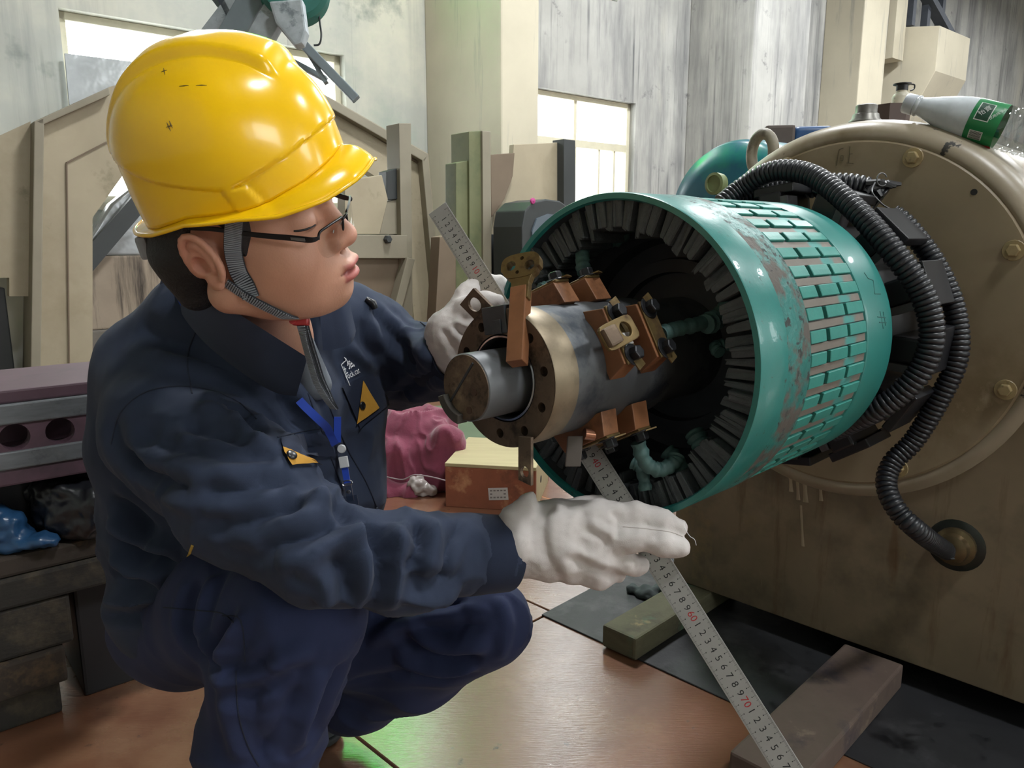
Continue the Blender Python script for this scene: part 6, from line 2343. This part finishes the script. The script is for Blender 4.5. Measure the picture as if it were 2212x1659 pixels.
g = G(); lbox(g, sa, sb, Z[5], Z[1], OL - 0.22, 0.04); obj('rear_web', g, m_maroon, beam)
m_dk1 = mat('shade_dark_timber', '#292622', 0.8, var=0.3, vscale=9, stretch=(1, 1, 3), layers=(('#4f4638', 7, 0.55, 0.7, None, None),), bump=0.001, bscale=40)  # these timber and steel colours are darkened to carry the corner's shade
m_dk2 = mat('shade_brown_timber', '#383029', 0.8, var=0.3, vscale=9, layers=(('#6b5740', 6, 0.58, 0.7, None, None),), bump=0.001, bscale=40)
m_dk3 = mat('shade_darkened_steel', '#1f1f22', 0.5, var=0.3, vscale=6)
z2 = lambda y, x=70: sL(x, y)[1]
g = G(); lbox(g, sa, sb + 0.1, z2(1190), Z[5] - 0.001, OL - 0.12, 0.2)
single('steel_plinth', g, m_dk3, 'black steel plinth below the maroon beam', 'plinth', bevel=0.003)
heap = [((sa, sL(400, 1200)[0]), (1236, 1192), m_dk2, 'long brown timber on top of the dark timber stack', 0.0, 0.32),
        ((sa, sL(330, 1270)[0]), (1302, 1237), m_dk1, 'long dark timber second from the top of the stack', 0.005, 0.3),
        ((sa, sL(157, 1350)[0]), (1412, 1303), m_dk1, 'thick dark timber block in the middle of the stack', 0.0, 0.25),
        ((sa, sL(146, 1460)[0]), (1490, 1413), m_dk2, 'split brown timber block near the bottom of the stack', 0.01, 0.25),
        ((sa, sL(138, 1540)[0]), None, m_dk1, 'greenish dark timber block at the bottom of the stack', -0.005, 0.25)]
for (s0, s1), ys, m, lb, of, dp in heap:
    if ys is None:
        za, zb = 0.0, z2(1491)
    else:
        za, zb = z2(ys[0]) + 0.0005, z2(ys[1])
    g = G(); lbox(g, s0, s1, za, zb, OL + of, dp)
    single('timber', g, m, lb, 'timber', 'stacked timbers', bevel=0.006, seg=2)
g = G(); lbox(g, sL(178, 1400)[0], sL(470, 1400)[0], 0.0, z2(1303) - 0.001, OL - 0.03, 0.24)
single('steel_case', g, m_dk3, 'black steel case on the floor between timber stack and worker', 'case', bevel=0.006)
def lump(name, c, parts, m, label, cat, rip=0.01, h=0.005, floor_z=None):
    pts = np.array([np.asarray(c) + V(*q[0]) for q in parts]); mx = max(max(q[1]) for q in parts)
    F2 = Field(pts.min(0) - mx - 0.03, pts.max(0) + mx + 0.03, h)
    for q, r in parts:
        F2.ell(np.asarray(c) + V(*q), r, k=0.03)
    if floor_z is not None:
        F2.cut(V(0, 0, floor_z), V(0, 0, -1))
    v, f = F2.mesh(1); s_ = Soft(v, f); s_.ripple(rip, 30, (1, 1, 1), 6.0); s_.ripple(rip * .4, 80, (1, 1, 1), 2.0)
    if floor_z is not None:
        s_.v[:, 2] = np.maximum(s_.v[:, 2], floor_z)
    g = G(); g.add(s_.v, [tuple(int(i) for i in q) for q in s_.f])
    return single(name, g, m, label, cat, smooth=80)
zt = z2(1192) + 0.001
q = WP(sL(185, 1180)[0], zt, OL - 0.03)
lump('black_bag', q, [((0, 0, .05), (.08, .05, .055)), ((.07, .03, .05), (.06, .05, .05)), ((-.07, 0, .085), (.03, .02, .018)), ((-.02, 0, .09), (.05, .03, .02))],
     mat('black_plastic', '#1c1d22', 0.3, var=0.2), 'crumpled black plastic bag on the dark timber stack', 'bag', floor_z=zt)
q = WP(sL(5, 1190)[0], zt, OL - 0.05)
lump('blue_bag', q, [((0, 0, .04), (.05, .04, .045)), ((-.04, 0, .05), (.04, .04, .04)), ((.06, 0, .015), (.05, .03, .012))],
     mat('blue_plastic', '#24476b', 0.3, var=0.25), 'crumpled blue plastic bag at the edge of the timber stack', 'bag', floor_z=zt)

# ================================================================== bottles on the generator
m_pet = glass_mat('clear_pet', (0.93, 0.95, 0.96), 0.12, 0.06)
m_frost = mat('frosted_pet', '#c3c9ce', 0.25, var=0.15, vscale=50, spec=0.6)
ba, bb = P(1955, 222, 1.42), P(2260, 300, 1.30)
bax = unit(bb - ba)
BL = np.linalg.norm(bb - ba)
btl = root('water_bottle', ba + bax * BL * 0.5 - UP * 0.04, 'clear plastic water bottle with green label lying on the generator', 'bottle')
sc_b = 0.0385
g = G()
g.lathe(ba, bax, [(0.0, -0.001), (0.0165, 0.0), (0.018, 0.002), (0.018, 0.018), (0.0165, 0.019)], 36)
obj('cap', g, mat('white_cap', '#b9bec6', 0.4, var=0.05), btl, smooth=40)
g = G()
g.lathe(ba, bax, [(0.0165, 0.019), (0.0185, 0.022), (0.0185, 0.025), (0.016, 0.027), (0.018, 0.036), (0.026, 0.060), (0.033, 0.085), (0.0365, 0.105), (0.0375, 0.120)], 48)
obj('shoulder', g, m_frost, btl, smooth=60)
prof = [(0.0375, 0.120), (0.0375, 0.172)]
t = 0.172
for k in range(6):
    prof += [(0.0375, t + 0.004), (0.0350, t + 0.0085), (0.0375, t + 0.013)]
    t += 0.016
prof += [(0.036, t + 0.006), (0.03, t + 0.012), (0, t + 0.010)]
g = G(); g.lathe(ba, bax, prof, 48)
obj('bottle_body', g, m_pet, btl, smooth=50)
g = G(); g.lathe(ba, bax, [(0.0379, 0.119), (0.0382, 0.120), (0.0382, 0.167), (0.0379, 0.168)], 64)
lab = obj('label', g, mat('green_label', '#1c7a45', 0.4, var=0.06), btl, smooth=50)
# print on the label: white block, barcode, lettering
bz = unit(EYEP - (ba + bax * 0.145)); bz = unit(bz - bax * np.dot(bz, bax)); bt = np.cross(bax, bz)
def lab_pt(t, a, r=0.0385):
    return ba + bax * t + (bz * math.cos(a) + bt * math.sin(a)) * r
upish = 1 if np.dot(bt, UP) > 0 else -1
def lab_patch(t0, t1, a0, a1, m, name, r=0.0384, n=6):
    v, f = [], []
    for i in range(n + 1):
        a = (a0 + (a1 - a0) * i / n) * upish
        v += [lab_pt(t0, a, r), lab_pt(t1, a, r)]
        if i:
            f.append((2 * i - 2, 2 * i - 1, 2 * i + 1, 2 * i))
    g = G(); g.add(v, f)
    return obj(name, g, m, lab)
m_wht = mat('label_white', '#c9cfca', 0.5, var=0)
m_dgr = mat('label_dark', '#12402c', 0.5, var=0)
lab_patch(0.126, 0.150, 0.05, 0.95, m_wht, 'print_field', 0.03835)
lab_patch(0.1275, 0.1485, 0.09, 0.92, m_dgr, 'print_field', 0.0385)
lab_patch(0.128, 0.150, -0.85, -0.40, m_wht, 'barcode_field', 0.0384)
for k in range(9):
    a = -0.82 + k * 0.045
    lab_patch(0.1295 + 0.0, 0.1485, a, a + (0.022 if k % 3 else 0.03), m_ink, 'barcode_bar', 0.0386, 1)
lab_patch(0.1195, 0.1675, -1.35, -1.12, mat('label_red', '#b5222c', 0.5, var=0), 'red_strip', 0.0384)
dirt = unit(bt * upish)
g = G()
c_ = lab_pt(0.138, 0.5 * upish, 0.0388); n_ = unit(c_ - (ba + bax * 0.138))
e_up = unit(np.cross(n_, bax)); e_up = e_up if np.dot(e_up, UP) > 0 else -e_up
g.add(*text_geo('怡寶', 0.0105, c_ + n_ * 0.0006, unit(bax * 0.55 + e_up * 0.83), unit(-bax * 0.83 + e_up * 0.55), n_, 0.0002))
obj('lettering', g, m_wht, lab, recalc=False)
c_ = lab_pt(0.159, 0.5 * upish, 0.0388); n_ = unit(c_ - (ba + bax * 0.159))
g = G(); g.add(*text_geo('饮用纯净水', 0.0062, c_ + n_ * 0.0006, unit(bax * 0.55 + e_up * 0.83), unit(-bax * 0.83 + e_up * 0.55), n_, 0.0002))
obj('lettering', g, m_wht, lab, recalc=False)
# second bottle behind it
ba2 = P(2040, 285, 1.50)
g = G()
g.lathe(ba2, unit(bax + V(0.15, 0.25, -0.1)), [(0.0, 0), (0.012, 0.0), (0.014, 0.01), (0.028, 0.04), (0.031, 0.06), (0.031, 0.16), (0.0, 0.165)], 36)
single('empty_bottle', g, m_pet, 'empty clear bottle lying behind the green-labelled bottle', 'bottle', smooth=50)
# small oil bottle with black spout cap, standing
ob = P(1943, 252, 1.80)
oil = root('oil_bottle', ob, 'small white bottle with black flip cap standing on the generator', 'bottle')
g = G(); g.lathe(ob, UP, [(0, 0), (0.019, 0), (0.020, 0.003), (0.020, 0.044), (0.017, 0.05), (0.012, 0.054), (0.012, 0.058), (0, 0.058)], 28)
obj('bottle_body', g, mat('cloudy_white', '#c9c3b2', 0.4, var=0.2, vscale=60, layers=(('#7f776a', 40, 0.6, 0.7, None, None),)), oil, smooth=40)
g = G(); g.lathe(ob + UP * 0.058, UP, [(0.013, 0), (0.013, 0.012), (0.020, 0.013), (0.020, 0.0155), (0, 0.0155)], 24)
g.tube(spline([ob + UP * 0.0725 + V(0.018, 0, 0), ob + UP * 0.071 + V(0.028, 0, 0), ob + UP * 0.062 + V(0.028, 0, 0), ob + UP * 0.058 + V(0.02, 0, 0)], 5), 0.0018, 8)
obj('flip_cap', g, m_black_rub, oil, smooth=40)

# ================================================================== machinery and steelwork along the wall
m_bg = mat('beige_fabrication', '#a1967f', 0.6, var=0.12, vscale=2.5, layers=(('#8b7f67', 1.6, 0.5, 0.75, None, None), ('#6e6a52', 3, 0.62, 0.75, None, None)))
m_bg_edge = mat('grey_edge', '#87806f', 0.6, var=0.15, vscale=3)
m_bg_dark = mat('brown_steel', '#6f604f', 0.65, var=0.15, vscale=3)  # plain brown steel of seams, panel and plates
m_olive = mat('olive_steel', '#6a6d4d', 0.6, var=0.2, vscale=3, layers=(('#4f5a3f', 2.5, 0.5, 0.7, None, None),))
m_char = mat('charcoal_casing', '#303435', 0.5, var=0.2, vscale=4)
def plate(g, poly, o, th):
    """photo polygon standing parallel to the wall at distance o, th thick towards the wall"""
    q = [wall_sz(x, y, o) for x, y in poly]
    return g.prism(q, WP(0, 0, o), WD, UP, -WN, th)
arch = root('arch_frame', WP(-3.9, 0, 0.5), 'huge beige steel arch frame standing along the wall', 'steel frame')
O1 = 0.66
# the arch is a fan of plates
segs = [[(66, 838), (74, 262), (150, 245), (200, 470), (200, 830)],
        [(74, 262), (236, 188), (300, 330), (200, 470), (150, 245)],
        [(236, 188), (470, 120), (480, 260), (300, 330)],
        [(470, 120), (655, 178), (612, 300), (480, 260)],
        [(655, 178), (925, 332), (868, 420), (735, 330), (612, 300)],
        [(925, 332), (962, 742), (900, 742), (868, 420)]]
for s_ in segs:
    g = G(); plate(g, s_, O1, 0.10)
    obj('arch_plate', g, m_bg, arch)
edge = [[(66, 838), (74, 262), (96, 252), (88, 838)], [(74, 262), (236, 188), (238, 205), (92, 270)], [(655, 178), (925, 332), (918, 350), (650, 196)], [(925, 332), (962, 742), (948, 742), (912, 345)]]
for k, s_ in enumerate(edge):
    g = G(); plate(g, s_, O1 + 0.07, 0.30)
    obj('edge_flange', g, m_bg_edge, arch, bevel=0.006)
for s_ in ([(146, 350), (152, 835), (149, 835), (143, 352)], [(143, 350), (240, 300), (241, 303), (145, 353)], [(690, 215), (905, 350), (902, 353), (690, 219)]):
    g = G(); plate(g, s_, O1 + 0.012, 0.012)
    obj('panel_seam', g, m_bg_dark, arch)
g = G(); plate(g, [(-60, 320), (66, 262), (66, 640), (20, 640), (20, 600), (-60, 600)], O1 - 0.05, 0.1)
obj('side_panel', g, m_bg, arch)
# things seen through the arch
g = G(); plate(g, [(80, 660), (315, 392), (338, 424), (112, 690)], 0.49, 0.06)
obj('brace', g, m_char, arch, label='dark diagonal steel brace inside the arch')
m_foil = mat('silver_foil', '#b4b8bb', 0.25, metal=0.3, var=0.2, vscale=4, bump=0.02, bscale=2.5)
g = G(); plate(g, [(140, 115), (300, 135), (520, 190), (520, 330), (200, 330), (150, 225)], 0.06, 0.02)
single('foil_sheet', g, m_foil, 'silver sheet hanging in front of the upper window', 'sheet')
def wz(x, y, o):
    return wall_sz(x, y, o)
zp = wz(290, 708, 0.42)[1]; zc_ = wz(290, 552, 0.40)[1]
sl_, sr_ = wz(180, 700, 0.40)[0], wz(398, 700, 0.40)[0]
g = G(); wbox(g, sl_ - 0.03, sr_ + 0.05, 0.0, zp, 0.14, 0.44)
single('grey_pallet', g, mat('grey_pallet', '#6d675f', 0.8, var=0.2), 'low grey pallet under the stained concrete block', 'pallet', bevel=0.01)
g = G(); wbox(g, sl_, sr_, zp + 0.0005, zc_, 0.18, 0.40)
single('concrete_block', g, mat('stained_block', '#998b7a', 0.8, var=0.2, vscale=3, layers=(('#3b342f', 2.6, 0.5, 0.68, (5, 5, 0.4), None),)), 'stained concrete block under the silver bundle', 'block', bevel=0.012)
q = [(sl_ + 0.02, zc_ + 0.0005), (sr_ + 0.25, zc_ + 0.0005)] + [wz(x, y, 0.36) for x, y in ((540, 480), (480, 400), (400, 372), (320, 376), (240, 440))]
g = G(); g.prism(q, WP(0, 0, 0.36), WD, UP, -WN, 0.14)
single('foil_cover', g, m_foil, 'silver wrapped bundle behind the beige arch', 'bundle', bevel=0.02, seg=3, smooth=50)
s0_, s1_ = wz(-60, 700, 0.5)[0], wz(20, 700, 0.5)[0]
g = G(); wbox(g, s0_, s1_, 0.0, wz(0, 622, 0.5)[1], 0.3, 0.5)
single('dark_cabinet', g, m_char, 'dark cabinet left of the beige arch leg', 'cabinet', bevel=0.008)

# steel stand right of the worker's face
O2 = 1.5
std = root('steel_stand', WP(wall_sz(820, 760, O2)[0], 0, O2), 'brown steel stand with tall post behind the worker', 'stand')
for nm, s_, dz, th, m in (('post', [(862, 266), (888, 266), (893, 800), (872, 800)], 0.0, 0.16, m_bg_edge),
                          ('cross_beam', [(700, 508), (880, 508), (880, 558), (700, 558)], 0.03, 0.16, m_bg_edge),
                          ('panel', [(690, 558), (884, 558), (850, 690), (850, 800), (690, 800)], -0.03, 0.05, m_bg_dark),
                          ('brace', [(880, 556), (897, 560), (862, 690), (845, 690)], 0.05, 0.08, m_bg_edge),
                          ('bracket', [(745, 390), (825, 378), (838, 430), (820, 506), (745, 506)], -0.02, 0.10, m_bg),
                          ('side_plate', [(835, 370), (864, 362), (864, 430), (836, 432)], -0.04, 0.1, m_char),
                          ('gusset', [(836, 436), (866, 430), (870, 506), (820, 506)], -0.05, 0.06, m_bg_edge)):
    g = G(); plate(g, s_, O2 + dz, th)
    obj(nm, g, m, std, bevel=0.004)
q = wall_sz(836, 517, O2 + 0.03)
g = G(); g.lathe(WP(q[0], q[1], O2 + 0.03), WN, [(0.028, 0), (0.028, 0.02), (0.02, 0.03), (0, 0.03)], 6)
obj('bolt_head', g, m_char, std)

O3 = 1.75
fab = root('steel_fabrication', WP(wall_sz(1080, 760, O3)[0], 0, O3), 'olive and beige steel fabrication with curved cut-out below the lower window', 'steel frame')
arcp = [(1110, 312), (1108, 345), (1100, 385), (1087, 425), (1066, 462), (1062, 500)]
for nm, s_, dz, th, m in (('post', [(1013, 284), (1042, 282), (1046, 800), (1016, 800)], 0.0, 0.2, m_olive),
                          ('post_flange', [(1042, 282), (1060, 284), (1064, 800), (1046, 800)], 0.02, 0.06, m_bg_edge),
                          ('step_plate', [(985, 352), (1014, 346), (1014, 800), (985, 800)], -0.02, 0.12, m_olive),
                          ('dark_plate', [(1060, 334), (1112, 330), (1108, 380), (1090, 430), (1062, 470)], -0.06, 0.05, m_bg_dark),
                          ('curved_plate', arcp + [(1062, 508), (1242, 508), (1242, 306)], -0.09, 0.05, m_bg),
                          ('corner_post', [(1218, 300), (1243, 303), (1243, 520), (1218, 520)], -0.02, 0.12, m_char),
                          ('base_panel', [(1058, 506), (1260, 506), (1260, 800), (1058, 800)], -0.03, 0.2, m_char),
                          ('foot_plate', [(950, 512), (985, 505), (985, 700), (940, 700)], 0.05, 0.1, m_bg_dark)):
    g = G(); plate(g, s_, O3 + dz, th)
    obj(nm, g, m, fab, bevel=0.004)
# charcoal casing with rounded window just left of the drum
O4 = 2.1
cas = root('charcoal_casing', WP(wall_sz(1185, 700, O4)[0], 0, O4), 'charcoal machine casing with rounded top left of the teal drum', 'casing')
rp = [(1128, 800), (1128, 490), (1134, 455), (1152, 436), (1180, 430), (1210, 434), (1240, 455), (1262, 490), (1268, 800)]
g = G(); plate(g, rp, O4, 0.3); obj('casing_body', g, m_char, cas, bevel=0.01, seg=2)
g = G(); plate(g, [(1150, 620), (1150, 500), (1160, 472), (1185, 462), (1240, 470), (1240, 620)], O4 + 0.012, 0.02); obj('casing_window', g, mat('dark_window', '#55606a', 0.3, var=0.1), cas)
q = wall_sz(1150, 434, O4)
g = G(); g.lathe(WP(q[0], q[1], O4), WN, [(0.02, 0), (0.018, 0.01), (0, 0.014)], 14); obj('pink_knob', g, mat('magenta_knob', '#b23a80', 0.4, var=0), cas)

# ------------------------------------------------------------------ blue-green motor behind the generator
bm_c = P(1580, 388, 2.5)
mot = root('blue_motor', V(bm_c[0], bm_c[1], 0), 'blue-green painted motor behind the generator', 'motor')
m_blue = mat('blue_green_enamel', '#1d5f73', 0.28, var=0.2, vscale=5, layers=(('#1f8a6a', 3, 0.5, 0.7, None, None), ('#20487f', 4, 0.55, 0.75, None, None)))
axm = unit(MA + V(0.05, -0.1, 0))
g = G()
g.lathe(bm_c - UP * 0.13, axm, [(0, -0.03), (0.18, -0.03), (0.245, 0.0), (0.258, 0.03), (0.262, 0.10), (0.262, 0.7), (0, 0.7)], 64)
obj('motor_shell', g, m_blue, mot, smooth=50)
g = G(); g.box(bm_c + axm * 0.3 + UP * -0.45, unit(np.cross(axm, UP)), axm, UP, 0.16, 0.28, 0.18); obj('motor_foot', g, m_blue, mot, bevel=0.01)
pc = P(1546, 397, 2.38)
g = G(); g.lathe(pc, -axm, [(0.032, -0.02), (0.034, 0.0), (0.034, 0.010), (0.026, 0.012), (0.025, 0.006), (0, 0.006)], 24); obj('end_plug', g, mat('olive_plug', '#6f7a52', 0.5, var=0.2), mot, smooth=40)
g = G(); g.box(P(1748, 312, 2.7), unit(V(1, -0.2, 0)), unit(V(0.2, 1, 0)), UP, 0.065, 0.07, 0.055); obj('terminal_box', g, mat('blue_box', '#2c4f7c', 0.4, var=0.2), mot, bevel=0.02, seg=3, smooth=40)
g = G(); g.box(P(1680, 300, 2.7), unit(V(1, -0.2, 0)), unit(V(0.2, 1, 0)), UP, 0.05, 0.06, 0.04); obj('brown_cover', g, mat('brown_cover', '#5a4d47', 0.6, var=0.2), mot, bevel=0.01)

# ------------------------------------------------------------------ crane hook block and truss at the top
m_tr = mat('grey_truss', '#8b969c', 0.5, metal=0.2, var=0.2, vscale=4)
m_tr2 = mat('white_truss', '#b4bcc1', 0.55, metal=0.1, var=0.3, vscale=14, layers=(('#7d868c', 18, 0.55, 0.65, None, None),))
D1 = 3.0
tru = root('crane_truss', P(620, 60, D1), 'grey steel crane boom with green pulley block over the worker', 'crane')
def rod(a, b, w_, h_, m, nm):
    g = G(); g.bar(P(*a), P(*b), w_, h_, CT); obj(nm, g, m, tru, bevel=0.004)
rod((900, -600, D1), (480, 120, D1), 0.10, 0.06, m_tr, 'boom_member')
rod((971, -600, D1 + .1), (440, 90, D1 + .1), 0.05, 0.05, m_tr2, 'boom_member')
rod((17, -600, D1 + .15), (560, 110, D1 + .15), 0.055, 0.05, m_tr, 'boom_member')
rod((180, -600, D1 + .1), (500, 40, D1 + .1), 0.03, 0.05, m_dark_steel, 'boom_member')
rod((600, 20, D1 - .05), (520, 160, D1 - .05), 0.09, 0.05, m_tr2, 'boom_member')
rod((560, 95, D1 + .1), (705, 172, D1 + .1), 0.022, 0.03, m_tr, 'stay')
rod((645, 85, D1), (770, 215, D1), 0.035, 0.03, m_tr, 'stay')
rod((655, 95, D1 + .02), (705, 180, D1 + .02), 0.018, 0.03, m_tr, 'stay')
g = G()
cc = P(632, 62, D1 - 0.1)
pts_ = [(-0.075, 0.08), (0.05, 0.09), (0.065, -0.03), (0.05, -0.075), (0.02, -0.085), (-0.05, 0.0)]
g.prism(pts_, cc, CR, CU, CT, 0.05); obj('hook_plate', g, m_tr2, tru, bevel=0.008)
g = G(); g.lathe(P(635, -25, D1 - 0.05), unit(V(0.2, -1, 0.1)), [(0, -0.06), (0.12, -0.06), (0.135, -0.04), (0.12, 0), (0.135, 0.04), (0.12, 0.06), (0, 0.06)], 40); obj('pulley', g, mat('green_pulley', '#2c6a60', 0.4, var=0.2), tru, smooth=40)
g = G(); g.tube(spline([P(686, -20, D1), P(690, 40, D1), P(694, 75, D1), P(690, 95, D1), P(678, 98, D1)], 5), 0.004, 6); obj('cable', g, m_char, tru)
